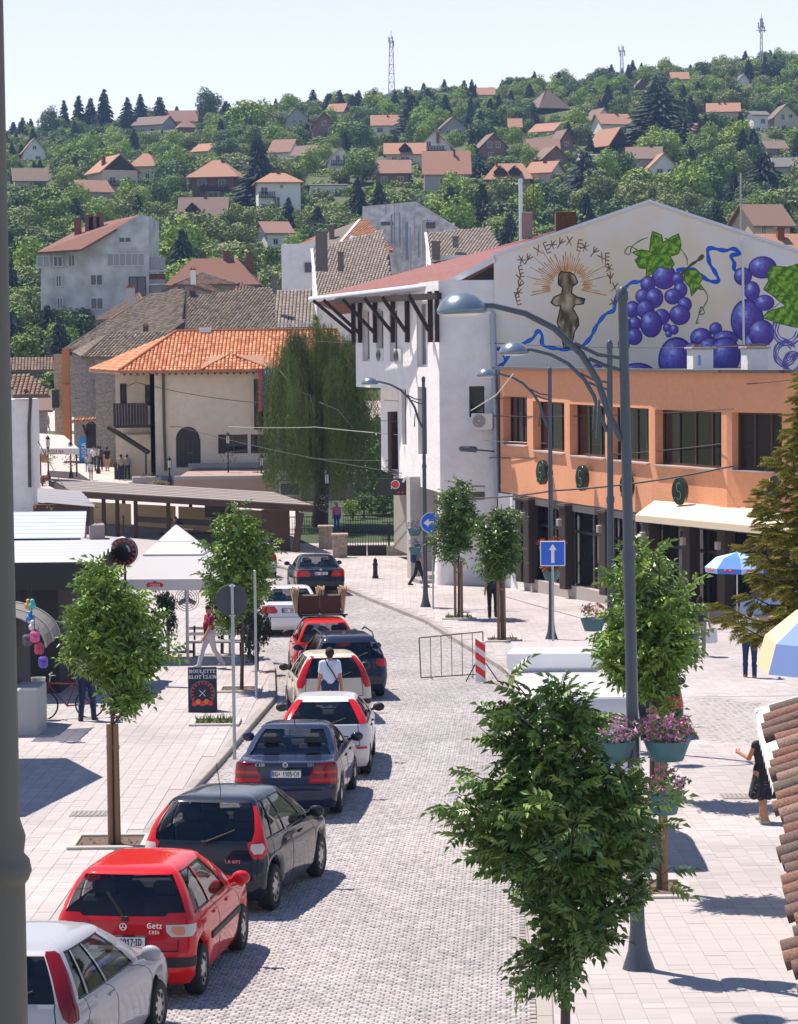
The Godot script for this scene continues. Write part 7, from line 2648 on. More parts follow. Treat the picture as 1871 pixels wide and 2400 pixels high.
func roof_load(car_: Node3D) -> void:
	var b := car_.transform
	var rk := MB.new()
	for z in [-0.55,0.6]:
		rk.box(V(0,1.64,z),V(1.25,0.04,0.05))
	for s in [1,-1]:
		rk.box(V(s * 0.55,1.6,0.02),V(0.04,0.06,1.3))
	part("roof_rack",rk,mat("trim_black"),car_)
	var card := mat("box_brown",lin(0.085,0.052,0.035),0.9,0.0,"grain",1.5)
	var board := mat("pale_board",lin(0.66,0.50,0.30),0.8,0.0,"grain",1.0)
	for k in 2:
		var o := thing("roof_load_box",["left brown open box tied on the small red car's roof","right brown open box tied on the small red car's roof"][k],"box",Vector3.ZERO,0.0,"boxes on the red car's roof")
		o.transform = b * Transform3D(Basis.IDENTITY,V([-0.36,0.2][k],1.66,0.1))
		var m := MB.new()
		m.box(V(0,0.23,0.42),V(0.5,0.46,0.02))
		m.box(V(0,0.23,-0.42),V(0.5,0.46,0.02))
		for s in [1,-1]:
			m.box(V(s * 0.25,0.23,0),V(0.02,0.46,0.82))
		m.box(V(0,0.01,0),V(0.5,0.02,0.82))
		part("side",m,card,o)
		var t := MB.new()
		t.box(V(0,0.47,0.25),V(0.5,0.015,0.36),Basis(Vector3.RIGHT,0.05))
		part("flap",t,card,o)
	for k in 3:
		var o := thing("board_bundle",["bundle of pale boards standing at the left of the roof load","bundle of pale boards standing between the two roof boxes","bundle of pale boards standing at the right of the roof load"][k],"boards",Vector3.ZERO,0.0,"bundles of boards on the red car's roof")
		o.transform = b * Transform3D(Basis.IDENTITY,V([-0.7,-0.05,0.52][k],1.66,0.3))
		for i in 5:
			var m := MB.new()
			m.box(V(-0.05 + 0.028 * i,0.34 + 0.02 * ((i * 2) % 3),0),V(0.02,0.66,0.34),Basis(Vector3.BACK,0.16 - 0.07 * i) * Basis(Vector3.RIGHT,rnd(-0.05,0.05)))
			part("board",m,board,o)

# ---- pavilion, park, stalls ----
func pavilion() -> void:
	var o := thing("timber_pavilion","long timber cafe pavilion with plank roof and dark posts on the left","pavilion")
	var dark := mat("dark_timber")
	var fl := V(-17.63,-1.24,-140.00)
	var fr := V(-4.25,-1.39,-128.00)
	var br := V(-6.69,-1.38,-138.00)
	var bl := V(-20.16,-1.15,-150.00)
	var tones := [mat("plank_a",lin(0.34,0.30,0.27),0.85,0.0,"grain",0.7),mat("plank_b",lin(0.29,0.255,0.235),0.85,0.0,"grain",0.7)]
	for k in 7:
		var a := k / 7.0
		var b := (k + 0.94) / 7.0
		var m := MB.new()
		var up := Vector3.UP * 0.012 * k
		m.slab([fl.lerp(bl,a) + up,fr.lerp(br,a) + up,fr.lerp(br,b) + up,fl.lerp(bl,b) + up],0.05)
		part("roof_plank",m,tones[k % 2],o)
	var f := MB.new()
	f.bar(fl + V(0,-0.2,0.05),fr + V(0,-0.2,0.05),0.1,0.32)
	f.bar(fr + V(0.05,-0.2,0),br + V(0.05,-0.15,0),0.1,0.3)
	f.bar(fl + V(0,-0.2,0),bl + V(0,-0.2,0),0.1,0.3)
	part("fascia",f,mat("fascia_brown",lin(0.085,0.045,0.028),0.8,0.0,"grain",0.6),o)
	var cd := MB.new()
	cd.slab([fl + Vector3.DOWN * 0.1,fr + Vector3.DOWN * 0.1,br + Vector3.DOWN * 0.1,bl + Vector3.DOWN * 0.1],0.05)
	part("ceiling",cd,dark,o)
	for t in [0.14,0.2,0.28,0.42,0.66,0.94]:
		var p := fl.lerp(fr,t)
		var m := MB.new()
		m.bar(V(p.x,-4.0,p.z - 0.3),p + V(0,-0.3,-0.3),0.2,0.2)
		part("post",m,mat("fascia_brown"),o)
	for t in [0.05,0.35,0.65,0.97]:
		var p := bl.lerp(br,t)
		var m := MB.new()
		m.bar(V(p.x,-4.0,p.z),p + V(0,-0.2,0),0.18,0.18)
		part("post",m,dark,o)
	var r0 := fl.lerp(fr,0.28)
	var r1 := fl.lerp(fr,0.8)
	var m2 := MB.new()
	m2.bar(V(r0.x,-2.6,r0.z - 0.3),V(r1.x,-2.6,r1.z - 0.3),0.12,0.3)
	part("rail",m2,dark,o)
	for k in 4:
		var p := bl.lerp(br,0.2 + k * 0.2)
		var q := bl.lerp(br,0.2 + k * 0.2 + 0.185)
		var m := MB.new()
		m.bar(V(p.x,-3.05,p.z + 0.4),V(q.x,-3.05,q.z + 0.4),0.06,1.5)
		part("back_panel",m,mat("panel_sand",lin(0.62,0.46,0.27),0.85,0.0,"soft",0.4),o)
	var tv := MB.new()
	tv.box(fl.lerp(fr,0.62) + V(0,-0.75,-3.0),V(1.6,0.75,0.12))
	part("dark_screen",tv,mat("black_panel"),o)
	var lf := MB.new()
	lf.bar(fr + V(-0.6,-0.4,-0.3),fr + V(-0.95,-2.6,-0.5),0.12,0.34)
	part("slanted_post",lf,mat("fascia_brown"),o)
	var cw := MB.new()
	cw.bar(fr + V(-2.6,-1.4,-1.4),fr + V(-1.2,-1.4,-1.2),0.06,2.2)
	part("timber_wall",cw,mat("fascia_brown"),o)

func lantern(label: String,at: Vector3,h: float,flowers: Color,n: int) -> void:
	var o := thing("lantern_post",label,"lamp post",at,0.0,"black lantern posts round the square")
	var blk := mat("iron_black",lin(0.016,0.016,0.018),0.45,0.3)
	var m := MB.new()
	m.lathe([Vector2(0.16,0),Vector2(0.16,0.3),Vector2(0.08,0.5),Vector2(0.055,0.8),Vector2(0.045,h - 0.85),Vector2(0.09,h - 0.8),Vector2(0.11,h - 0.72)],10)
	part("post",m,blk,o)
	var g := MB.new()
	g.lathe([Vector2(0.085,h - 0.7),Vector2(0.1,h - 0.5),Vector2(0.085,h - 0.22)],10)
	part("lamp_glass",g,mat("opal_glass",lin(0.6,0.6,0.56),0.3),o)
	var c := MB.new()
	c.lathe([Vector2(0.17,h - 0.22),Vector2(0.1,h - 0.08),Vector2(0.03,h),Vector2(0.001,h + 0.06)],10)
	for k in 4:
		var a := TAU * k / 4
		c.bar(V(cos(a) * 0.11,h - 0.72,sin(a) * 0.11),V(cos(a) * 0.13,h - 0.2,sin(a) * 0.13),0.025,0.025)
	part("lamp_cap",c,blk,o)
	if n:
		blossoms("flower_ball",o,V(0,h * 0.52,0),V(0.62,0.55,0.5),n,flowers)

func blossoms(called: String,parent: Node,at: Vector3,r: Vector3,n: int,c: Color,green := 0.45) -> void:
	var f := MB.new()
	var g := MB.new()
	for i in n:
		var e := V(rng.randfn(),rng.randfn(),rng.randfn()).normalized() * pow(rng.randf(),0.3)
		var p := at + e * r
		var s := rnd(0.04,0.075) * (r.x + 0.4)
		for k in 4:
			var a := V(rnd(-1,1),rnd(-0.6,1),rnd(-0.3,1)) * s
			var b := V(rnd(-1,1),rnd(-1,1),rnd(-0.3,1)) * s
			if rng.randf() > green:
				var q := rnd(0.75,1.2)
				f.tint = Color(q,q * rnd(0.85,1.15),q)
				f.tri(p,p + a,p + b)
			else:
				g.tri(p,p + a * 1.5,p + b * 1.2)
	var key := "petal_%.2f_%.2f_%.2f" % [c.r,c.g,c.b]
	part("blossoms",f.mesh(true),tinted(mat(key,c.linear_to_srgb(),0.7)),parent).set_meta("kind","stuff")
	part("foliage",g,mat("weed_green",lin(0.09,0.19,0.03),0.7),parent).set_meta("kind","stuff")

func flower_pot(label: String,at: Vector3,w: float,c: Color,n: int,pot := true) -> void:
	var o := thing("flower_basket",label,"flower basket",at)
	if pot:
		var m := MB.new()
		m.lathe([Vector2(0.001,-0.24),Vector2(w * 0.34,-0.24),Vector2(w * 0.5,0.0),Vector2(w * 0.46,0.0),Vector2(w * 0.4,-0.06)],16)
		part("pot",m,mat("pot_teal",lin(0.045,0.14,0.16),0.5),o)
	blossoms("flowers",o,V(0,0.12,0),V(w * 0.62,0.2,w * 0.5),n,c,0.35)

func shrub(called: String,label: String,at: Vector3,s: Vector3,mm: Material,seed_: int,bloom := Color.BLACK) -> void:
	var o := thing(called,label,"shrub",at)
	var st := MB.new()
	st.tube([Vector3.ZERO,V(0.02,s.y,0)],0.05,5)
	part("stem",st,mat("bark"),o)
	var c := part("crown",round_crown(seed_,14,60,0.1,1.0),mm,o)
	c.scale = V(s.x,s.y,s.z)
	if bloom != Color.BLACK:
		blossoms("flowers",o,V(0,s.y * 1.1,s.z * 0.3),s * 1.05,130,bloom,0.1)

func park_and_gate() -> void:
	var stone := mat("pier_stone",lin(0.46,0.38,0.31),0.92,0.0,"patch",0.6,0.4)
	var blk := mat("iron_black",lin(0.016,0.016,0.018),0.45,0.3)
	for k in 2:
		var at: Vector3 = [V(-3.69,-3.85,-130.23),V(-2.83,-3.76,-123.38)][k]
		var o := thing("stone_pier",["farther rough stone gate pier with a lantern above it","nearer squat stone gate pier in front of the iron gate"][k],"pier",at)
		var m := MB.new()
		m.box(V(0,0.58,0),V(0.68,1.2,0.6),Basis.IDENTITY,0.04)
		part("shaft",m,stone,o)
		var c := MB.new()
		c.box(V(0,1.22,0),V(0.8,0.12,0.72),Basis.IDENTITY,0.03)
		part("cap",c,stone,o)
	var g := thing("iron_gate","black iron gate with bars and solid lower panel","gate",V(-2.56,-3.80,-124.86))
	for k in 2:
		var lf := MB.new()
		lf.box(V(0.5 + k * 1.0,0.35,0),V(0.96,0.55,0.04))
		lf.box(V(0.5 + k * 1.0,1.12,0),V(0.96,0.05,0.05))
		for i in 8:
			lf.box(V(0.08 + k + i * 0.12,0.85,0),V(0.025,0.6,0.025))
		part("leaf",lf,blk,g)
	var gp := MB.new()
	gp.box(V(2.06,0.75,0),V(0.1,1.6,0.1)).ball(V(2.06,1.6,0),V(0.07,0.1,0.07),8,6)
	part("gate_post",gp,blk,g)
	var w := thing("low_wall","low pale wall beside the iron gate, under the white building's corner","wall",V(-0.05,-3.80,-124.76))
	var wm := MB.new()
	wm.box(V(0,0.3,0),V(1.15,0.6,0.35),Basis.IDENTITY,0.02)
	part("wall",wm,stone,w)
	for k in 3:
		var at: Vector3 = [V(-5.35,-3.70,-137.83),V(-1.27,-3.69,-138.34),V(-0.31,-3.78,-134.04)][k]
		var o := thing("iron_fence",["black iron railing left of the stone piers","iron railing along the park path behind the gate","short iron railing above the low pale wall"][k],"fence",at)
		var l: float = [1.7,3.4,1.1][k]
		for i in int(l / 0.13):
			var b := MB.new()
			b.box(V(-l / 2 + i * 0.13,0.55,0),V(0.025,1.1,0.025))
			part("bar",b,blk,o)
		var r := MB.new()
		r.box(V(0,1.05,0),V(l,0.04,0.035)).box(V(0,0.15,0),V(l,0.04,0.035))
		part("rail",r,blk,o)
	var green := leaf_mat("tree_deep",lin(0.112,0.192,0.068),0.3)
	var bright := leaf_mat("tree_bright",lin(0.288,0.408,0.075),0.5)
	for k in 7:
		shrub("park_shrub",["dark hedge shrub behind the park railing, leftmost","dark hedge shrub behind the park railing, second","dark hedge shrub behind the park railing, third","dark hedge shrub at the white building's corner","yellow green shrub left of the lantern with purple flowers","light shrub right of the pink hooded walker","shrub under the willow's right edge"][k],[on_ground(-2.0,147),on_ground(-0.9,148),on_ground(0.2,148),on_ground(1.0,140),on_ground(-7.0,141),on_ground(-2.6,146),on_ground(-1.2,152)][k],[V(0.9,0.8,0.7),V(1.0,0.85,0.7),V(0.9,0.8,0.7),V(1.0,1.1,0.8),V(0.75,0.65,0.6),V(0.7,0.65,0.5),V(1.2,1.3,1.0)][k],bright if k in [4,5] else green,81 + k)
	lantern("black lantern post by the gate piers with purple flowers",V(-3.78,-3.72,-136.71),3.6,Color(0.38,0.24,0.62),90)
	lantern("black lantern post beside the display boards, pink flowers at its foot",V(-8.64,-2.71,-163.97),2.3,Color(0.7,0.1,0.3),0)
	lantern("lantern post carrying three lilac flower balls before the cream house",V(-10.82,-2.65,-165.17),3.6,Color(0.52,0.36,0.62),150)
	lantern("lantern post in the middle of the square before the downpipe",V(-14.72,-2.55,-167.05),1.9,Color(0.5,0.1,0.1),0)
	lantern("lantern post with cream flowers at the left end of the square",V(-23.17,-2.40,-172.02),3.0,Color(0.66,0.62,0.42),120)
	lantern("lantern post with deep red flowers near the blue banner",V(-21.93,-2.35,-174.04),2.5,Color(0.55,0.03,0.06),110)
	lantern("pale topped lantern post among the people on the square",V(-20.51,-2.26,-177.60),2.0,Color(0.5,0.1,0.1),0)
	for k in 2:
		var o := thing("notice_board",["upper pale notice board at the willow's left","lower grey notice board at the willow's left"][k],"board",[V(-6.32,-0.79,-146.00),V(-5.99,-1.44,-143.00)][k])
		var b := MB.new()
		b.box(Vector3.ZERO,V([1.28,1.15][k],[0.62,0.85][k],0.06))
		part("panel",b,mat("board_white",lin(0.6,0.6,0.58),0.6),o)
		if k == 1:
			var p := MB.new()
			p.box(V(0,-0.02,0.02),V(1.0,0.6,0.06))
			part("print",p,mat("board_grey",lin(0.16,0.17,0.2),0.6,0.0,"patch",1.5),o)
		var l := MB.new()
		for s in [-1,1]:
			l.box(V(s * 0.58,-0.7,-0.03),V(0.07,2.0,0.05))
		part("leg",l,mat("sill_grey"),o)
	structure(strip("park_lawn",mat("lawn",lin(0.05,0.085,0.025),0.95,0.0,"patch",0.3),133,160,func(d): return -5.2 - (d - 133) * 0.03,func(_d): return 6.0,0.13))
	for k in 6:
		shrub("park_hedge",["tall dark hedge right of the willow trunk, nearest","tall dark hedge right of the willow, middle","tall dark hedge beside the white building's back corner","dark bush behind the willow's left edge","dark tree mass behind the willow","dark bush under the display board"][k],on_ground([-1.6,-0.4,0.6,-7.4,-2.4,0.3][k],[150,153,151,156,158,143][k]),[V(1.5,2.2,1.2),V(1.6,3.0,1.2),V(1.2,2.6,1.1),V(1.3,1.5,1.0),V(2.4,3.6,1.4),V(1.0,0.9,0.8)][k],leaf_mat("tree_deep",lin(0.112,0.192,0.068),0.3),111 + k)
	# the terrace before the cream house
	var t := thing("terrace","raised terrace with pinkish paving and grey edge before the cream house","terrace")
	var tm := MB.new()
	var x0 := -13.60
	tm.box(V((x0 - 2.0) / 2,-2.45,-164),V(-2.0 - x0,1.7,13),Basis.IDENTITY,0.02)
	part("base",tm,mat("terrace_pink",lin(0.42,0.29,0.235),0.9,0.0,"grain",0.6),t)
	var te := MB.new()
	te.box(V((x0 - 2.0) / 2,-1.52,-157.6),V(-2.0 - x0,0.22,0.35),Basis.IDENTITY,0.02)
	te.box(V((x0 - 2.0) / 2 - 0.4,-1.35,-169.6),V(-2.6 - x0,0.3,0.5),Basis.IDENTITY,0.02)
	part("edge",te,mat("edge_grey",lin(0.3,0.28,0.27),0.9),t)
	for k in 3:
		shrub("terrace_bush",["rounded green bush on the terrace in front of the plank roof","pink flowering bush beside the lantern by the boards","low bush left of the terrace"][k],[V(-11.73,-2.70,-164.27),V(-8.97,-2.68,-164.50),V(-15.35,-2.60,-166.10)][k],[V(1.0,0.55,0.6),V(0.55,0.6,0.4),V(0.7,0.25,0.5)][k],green,91 + k,[Color.BLACK,Color(0.7,0.08,0.25),Color(0.5,0.3,0.15)][k])
	for k in 4:
		var o := thing("planter_wall",["low grey stone planter right of the walking couple","small stone planter wall behind the woman with the child","grey stone block beside the cream house's stair","stone planter at the left foot of the terrace"][k],"planter",[V(-16.33,-2.48,-168.65),V(-15.91,-3.72,-136.63),V(-19.65,-2.10,-187.62),V(-15.00,-2.43,-170.93)][k],0.15)
		var m := MB.new()
		var s: Vector3 = [V(1.9,0.5,0.8),V(0.8,0.9,1.2),V(1.8,0.55,1.2),V(2.2,0.4,0.7)][k]
		m.box(V(0,s.y / 2,0),s,Basis.IDENTITY,0.04)
		part("wall",m,mat("edge_grey"),o)
		blossoms("flowers",o,V(0,s.y + 0.08,0),V(s.x * 0.45,0.14,s.z * 0.4),40,[Color(0.35,0.2,0.12),Color(0.55,0.05,0.06),Color(0.3,0.3,0.2),Color(0.5,0.25,0.15)][k],0.5)

func corrugated(a: Vector3,b: Vector3,c: Vector3,d: Vector3,n: int,h: float) -> MB:
	# a, b front edge; c, d back edge; ribs run along a-b
	var mb := MB.new()
	for i in n:
		for q in [[0.0,0.35,0,0],[0.35,0.5,0,1],[0.5,0.85,1,1],[0.85,1.0,1,0]]:
			var t0: float = (i + q[0]) / n
			var t1: float = (i + q[1]) / n
			var u0: Vector3 = Vector3.UP * h * q[2]
			var u1: Vector3 = Vector3.UP * h * q[3]
			mb.quad(a.lerp(d,t0) + u0,b.lerp(c,t0) + u0,b.lerp(c,t1) + u1,a.lerp(d,t1) + u1)
	return mb

func left_kiosks() -> void:
	var tin := mat("roof_tin",lin(0.40,0.42,0.46),0.5,0.2)
	var blk := mat("fascia_black",lin(0.014,0.015,0.02),0.55)
	var a := thing("kiosk","kiosk with ribbed pale metal roof and deep black fascia on the left","kiosk")
	var y := 1.5
	var xr := -7.11
	part("roof",corrugated(V(-12,y,-61),V(xr,y,-61),V(xr,y + 0.02,-66.2),V(-12,y + 0.02,-66.2),6,0.12),tin,a)
	var f := MB.new()
	f.box(V((xr - 12) / 2,y - 0.34,-61.0),V(xr + 12,0.62,0.12))
	f.box(V(xr - 0.06,y - 0.34,-63.6),V(0.12,0.6,5.1))
	part("fascia",f,blk,a)
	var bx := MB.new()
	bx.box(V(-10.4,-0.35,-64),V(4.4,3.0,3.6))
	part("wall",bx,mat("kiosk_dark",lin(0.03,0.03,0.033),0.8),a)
	for k in 3:
		var p := MB.new()
		p.box(V([xr - 0.25,xr - 0.25,-9.0][k],-0.3,[-61.3,-66.0,-61.3][k]),V(0.1,3.3,0.1))
		part("post",p,blk,a)
	var b := thing("kiosk","second kiosk roof, bluish ribbed metal, behind the black-fronted one","kiosk")
	part("roof",corrugated(V(-13,1.62,-67),V(-8.13,1.62,-67),V(-8.66,1.95,-72),V(-13,1.95,-72),7,0.06),mat("roof_blue_tin",lin(0.30,0.37,0.48),0.45,0.2),b)
	var bb := MB.new()
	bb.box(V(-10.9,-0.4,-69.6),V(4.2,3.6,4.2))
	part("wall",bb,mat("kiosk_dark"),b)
	# toy stall with an arched awning nearer
	var ts := thing("toy_stall","toy stall under a clouded arched plastic awning at the left edge","stall")
	var m := MB.new()
	var c := V(-8.6,0.35,-54.2)
	for i in 10:
		var a0 := PI * i / 20.0
		var a1 := PI * (i + 1) / 20.0
		m.quad(c + V(cos(a0) * 1.25,sin(a0) * 0.75,0.6),c + V(cos(a0) * 1.25,sin(a0) * 0.75,-1.6),c + V(cos(a1) * 1.25,sin(a1) * 0.75,-1.6),c + V(cos(a1) * 1.25,sin(a1) * 0.75,0.6))
	var pl := mat("clouded_plastic",Color(0.55,0.52,0.45,0.75),0.35)
	pl.transparency = BaseMaterial3D.TRANSPARENCY_ALPHA
	part("awning",m,pl,ts)
	var rb := MB.new()
	for z in [0.6,-0.5,-1.6]:
		var p := []
		for i in 11:
			p.append(c + V(cos(PI * i / 20.0) * 1.26,sin(PI * i / 20.0) * 0.76,z))
		rb.tube(p,0.02,5)
	part("awning_rib",rb,tin,ts)
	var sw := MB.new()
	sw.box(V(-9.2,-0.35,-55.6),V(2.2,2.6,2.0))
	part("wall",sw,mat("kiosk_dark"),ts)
	var ct := MB.new()
	ct.box(V(-8.0,-1.1,-54.4),V(0.9,1.1,1.4),Basis.IDENTITY,0.02)
	part("counter",ct,mat("counter_grey",lin(0.35,0.36,0.38),0.6),ts)
	var gc := [lin(0.05,0.45,0.4),lin(0.05,0.2,0.6),lin(0.6,0.1,0.25),lin(0.65,0.3,0.05),lin(0.6,0.6,0.62),lin(0.12,0.07,0.4),lin(0.5,0.07,0.1),lin(0.1,0.1,0.12)]
	var gn := ["teal ball","blue ball","pink bag","orange toy","white plush toy","violet bucket bag","red rucksack","black rucksack"]
	for k in 8:
		var at: Vector3 = [V(-7.58,1.24,-53.40),V(-7.63,0.99,-53.40),V(-7.51,0.62,-53.20),V(-7.69,1.22,-53.60),V(-7.57,0.81,-53.30),V(-7.32,0.12,-53.00),V(-7.43,0.38,-53.20),V(-7.68,0.54,-53.30)][k]
		var o := thing("hanging_toy",gn[k] + " hanging on the toy stall","toy",at,0.3)
		var tb := MB.new()
		if k in [2,5,6,7]:
			tb.box(Vector3.ZERO,V(0.19,0.24,0.13),Basis.IDENTITY,0.04)
			tb.box(V(0,-0.04,0.07),V(0.13,0.12,0.05),Basis.IDENTITY,0.02)
		else:
			tb.ball(Vector3.ZERO,V(0.08,0.08,0.08),10,7)
			tb.ball(V(0,0.1,0.02),V(0.05,0.05,0.05),8,6)
		part("body",tb,mat("toy_%d" % k,gc[k],0.5),o)
		var st := MB.new()
		st.tube([V(0,0.1,0),V(0,0.45,-0.05)],0.008,4)
		part("string",st,mat("trim_black"),o)
	var hc := thing("flat_canopy","tall flat stall canopy beyond the left edge whose shadow falls on the near pavement","canopy")
	var hm := MB.new()
	hm.slab([V(-12,3.4,-44),V(-8.05,3.4,-44.1),V(-7.35,3.4,-48.9),V(-8.4,3.4,-51.7),V(-12,3.4,-51.7)],0.1)
	part("roof",hm,tin,hc)
	for q in [[-8.5,-44.6],[-8.2,-49.0],[-11.8,-44.4],[-11.8,-51.4]]:
		var hp := MB.new()
		hp.box(V(q[0],0.9,q[1]),V(0.09,5.0,0.09))
		part("post",hp,mat("trim_black"),hc)
	var cb := thing("chalk_board","dark menu board with wooden frame behind the toy stall","board",V(-9.50,-2.12,-69.60) + Vector3.UP * 0.1)
	var cm := MB.new()
	cm.box(V(0,0.75,0),V(0.42,0.85,0.04))
	part("panel",cm,mat("kiosk_dark"),cb)
	var cf := MB.new()
	for q in [-1,1]:
		cf.box(V(q * 0.24,0.6,0),V(0.06,1.25,0.05),Basis.IDENTITY,0.01)
	cf.box(V(0,1.2,0),V(0.54,0.07,0.05),Basis.IDENTITY,0.01)
	part("frame",cf,mat("stake_wood",lin(0.33,0.20,0.115),0.9,0.0,"grain",0.9),cb)
	var fz := thing("white_chest","white chest behind the kiosk's black fascia","freezer",V(-11.71,-2.74,-89.97) + Vector3.UP * 0.1)
	var fm := MB.new()
	fm.box(V(0,0.45,0),V(0.8,0.85,0.6),Basis.IDENTITY,0.03)
	part("case",fm,mat("ac_white",lin(0.6,0.6,0.57),0.5),fz)
	var ld := MB.new()
	ld.box(V(0,0.9,0),V(0.84,0.06,0.64),Basis.IDENTITY,0.02)
	part("lid",ld,mat("counter_grey"),fz)
	# dark shed roof and the flowering vine behind
	var sh := thing("dark_shed","low shed with dark ribbed roof between vine and pavilion","shed")
	part("roof",corrugated(V(-16.70,-0.62,-120.00),V(-13.79,-0.76,-118.00),V(-15.66,-0.62,-128.00),V(-18.07,-0.56,-130.00),6,0.05),mat("shed_grey",lin(0.2,0.2,0.22),0.6,0.2),sh)
	var shw := MB.new()
	shw.box(V(-15.49,-1.21,-120.00),V(2.6,1.0,1.5))
	part("wall",shw,mat("fascia_brown"),sh)
	shrub("trumpet_vine","leafy vine with orange trumpet flowers at the left edge",on_ground(-13.4,96),V(1.5,1.75,1.3),leaf_mat("tree_bright",lin(0.288,0.408,0.075),0.5),95,Color(0.75,0.2,0.05))
	shrub("trumpet_vine","lower right part of the orange flowering vine, over the bluish roof",on_ground(-12.0,93),V(0.95,1.3,0.8),leaf_mat("tree_bright",lin(0.288,0.408,0.075),0.5),96,Color(0.75,0.2,0.05))
	shrub("red_flowers","red flowering bush behind the vine, below the corner house",V(-23.00,-2.51,-167.85),V(0.5,0.4,0.4),leaf_mat("tree_deep",lin(0.112,0.192,0.068),0.3),97,Color(0.6,0.03,0.06))
	# awning of a cafe further up and the blue banner
	var aw := thing("cafe_awning","grey cafe awning up the lane with dark lettering on its valance","awning")
	var am := MB.new()
	am.slab([V(-24.48,-0.40,-176.00),V(-21.10,-0.27,-172.00),V(-23.12,0.36,-180.00),V(-25.29,0.46,-182.00)],0.06)
	part("cloth",am,mat("awning_grey",lin(0.42,0.41,0.39),0.9),aw)
	var av := MB.new()
	av.bar(V(-24.46,-0.57,-175.90),V(-21.09,-0.44,-171.90),0.03,0.4)
	part("valance",av,mat("awning_grey"),aw)
	part("lettering",words_mesh("EMHAGO",0.26,0.02,"Droid Serif"),mat("letter_red",lin(0.35,0.06,0.05),0.7),aw,V(-22.75,-0.51,-173.40))
	var ap := MB.new()
	ap.box(V(-24.23,-1.36,-176.00),V(0.1,1.8,0.1)).box(V(-21.35,-1.23,-172.50),V(0.1,1.8,0.1))
	part("post",ap,mat("iron_black"),aw)
	var oc := MB.new()
	oc.box(V(-24.28,-1.03,-177.00),V(0.9,0.7,0.1))
	part("orange_panel",oc,mat("orange_plaster"),aw)
	var bn := thing("blue_banner","tall sky blue banner with white lettering near the porch","banner",V(-22.99,-2.07,-190.28),0.0)
	var bm := MB.new()
	bm.box(V(0,1.0,0),V(0.74,1.86,0.05),Basis.IDENTITY,0.015)
	part("cloth",bm,mat("banner_blue",lin(0.03,0.3,0.68),0.7),bn)
	var tx := part("lettering",words_mesh("ROSA",0.32,0.02),mat("sign_white",lin(0.75,0.75,0.75),0.5),bn,V(0.0,0.95,0.03))
	tx.rotation.z = PI / 2
	var bf := MB.new()
	bf.box(V(0,0.04,0),V(0.8,0.08,0.5))
	part("foot",bf,mat("iron_black"),bn)
	# casino disc
	var d := thing("roulette_disc","round black hanging sign with a red lettered rim behind the left ash","sign",V(-6.85,1.46,-64.50),-0.25)
	var dm := MB.new()
	dm.lathe([Vector2(0.001,-0.05),Vector2(0.36,-0.05),Vector2(0.37,0),Vector2(0.36,0.05),Vector2(0.001,0.05)],32,Transform3D(Basis(Vector3.RIGHT,PI / 2),Vector3.ZERO))
	part("disc",dm,mat("black_panel"),d)
	for k in 30:
		var an := TAU * k / 30
		var l := MB.new()
		l.box(V(cos(an) * 0.29,sin(an) * 0.29,0.052),V(0.075,0.04,0.006),Basis(Vector3.BACK,an))
		part("pocket",l,mat("sign_red") if k % 2 else mat("plaque_black"),d)
	for k in 5:
		var an := 0.95 - k * 0.22
		var l := MB.new()
		l.box(V(cos(an) * 0.17,sin(an) * 0.17,0.053),V(0.04,0.025,0.006),Basis(Vector3.BACK,an))
		part("white_print",l,mat("sign_white"),d)
	var rw := MB.new()
	rw.lathe([Vector2(0.345,0),Vector2(0.365,0.004),Vector2(0.345,0.008)],32,Transform3D(Basis(Vector3.RIGHT,PI / 2),V(0,0,0.05)))
	part("rim",rw,mat("zinc"),d)
	var dp := MB.new()
	dp.tube([V(0,0.36,0),V(0,0.9,0)],0.02,6)
	dp.tube([V(0,-0.36,-0.06),V(0,-3.1,-0.06)],0.03,6)
	part("pole",dp,mat("trim_black"),d)
	# white canopy with tiers
	var tent := thing("white_canopy","white square cafe canopy in three tiers with a small red emblem","canopy",on_ground(-6.1,71.0,0.1),-0.06)
	var cl := mat("canopy_white",lin(0.76,0.74,0.70),0.9)
	cl.backlight = Color(0.45,0.42,0.36)
	for k in 3:
		var r0: float = [1.35,0.8,0.46][k]
		var r1: float = [0.62,0.32,0.02][k]
		var y0: float = [2.35,2.98,3.3][k]
		var y1: float = [3.14,3.42,3.72][k]
		var t := MB.new()
		for i in 4:
			var u := Basis(Vector3.UP,PI / 2 * i)
			t.quad(u * V(-r0,y0,r0),u * V(r0,y0,r0),u * V(r1,y1,r1),u * V(-r1,y1,r1))
			t.quad(u * V(-r0,y0 - (0.3 if k == 0 else 0.06),r0),u * V(r0,y0 - (0.3 if k == 0 else 0.06),r0),u * V(r0,y0,r0),u * V(-r0,y0,r0))
		part("tier",t,cl,tent)
	for s in [[-1.27,1.27],[0.45,1.27],[1.27,-1.27],[-1.27,-1.27]]:
		var p := MB.new()
		p.box(V(s[0],1.15,s[1]),V(0.07,2.3,0.07),Basis.IDENTITY,0.01)
		part("pole",p,mat("ac_white"),tent)
	var em := MB.new()
	em.prism(PackedVector2Array([Vector2(-0.2,-0.06),Vector2(0.2,-0.06),Vector2(0.24,0.0),Vector2(0.18,0.06),Vector2(0.05,0.07),Vector2(0,0.11),Vector2(-0.05,0.07),Vector2(-0.18,0.06),Vector2(-0.24,0.0)]),0.006,Transform3D(Basis.IDENTITY,V(-0.4,2.2,1.36)))
	part("emblem",em,mat("sign_red"),tent)
	for k in 2:
		var row := MB.new()
		for i in 6:
			row.box(V(-0.52 + i * 0.048,2.215 - k * 0.05,1.366),V(0.03,0.032,0.004))
		part("white_print",row,mat("sign_white"),tent)
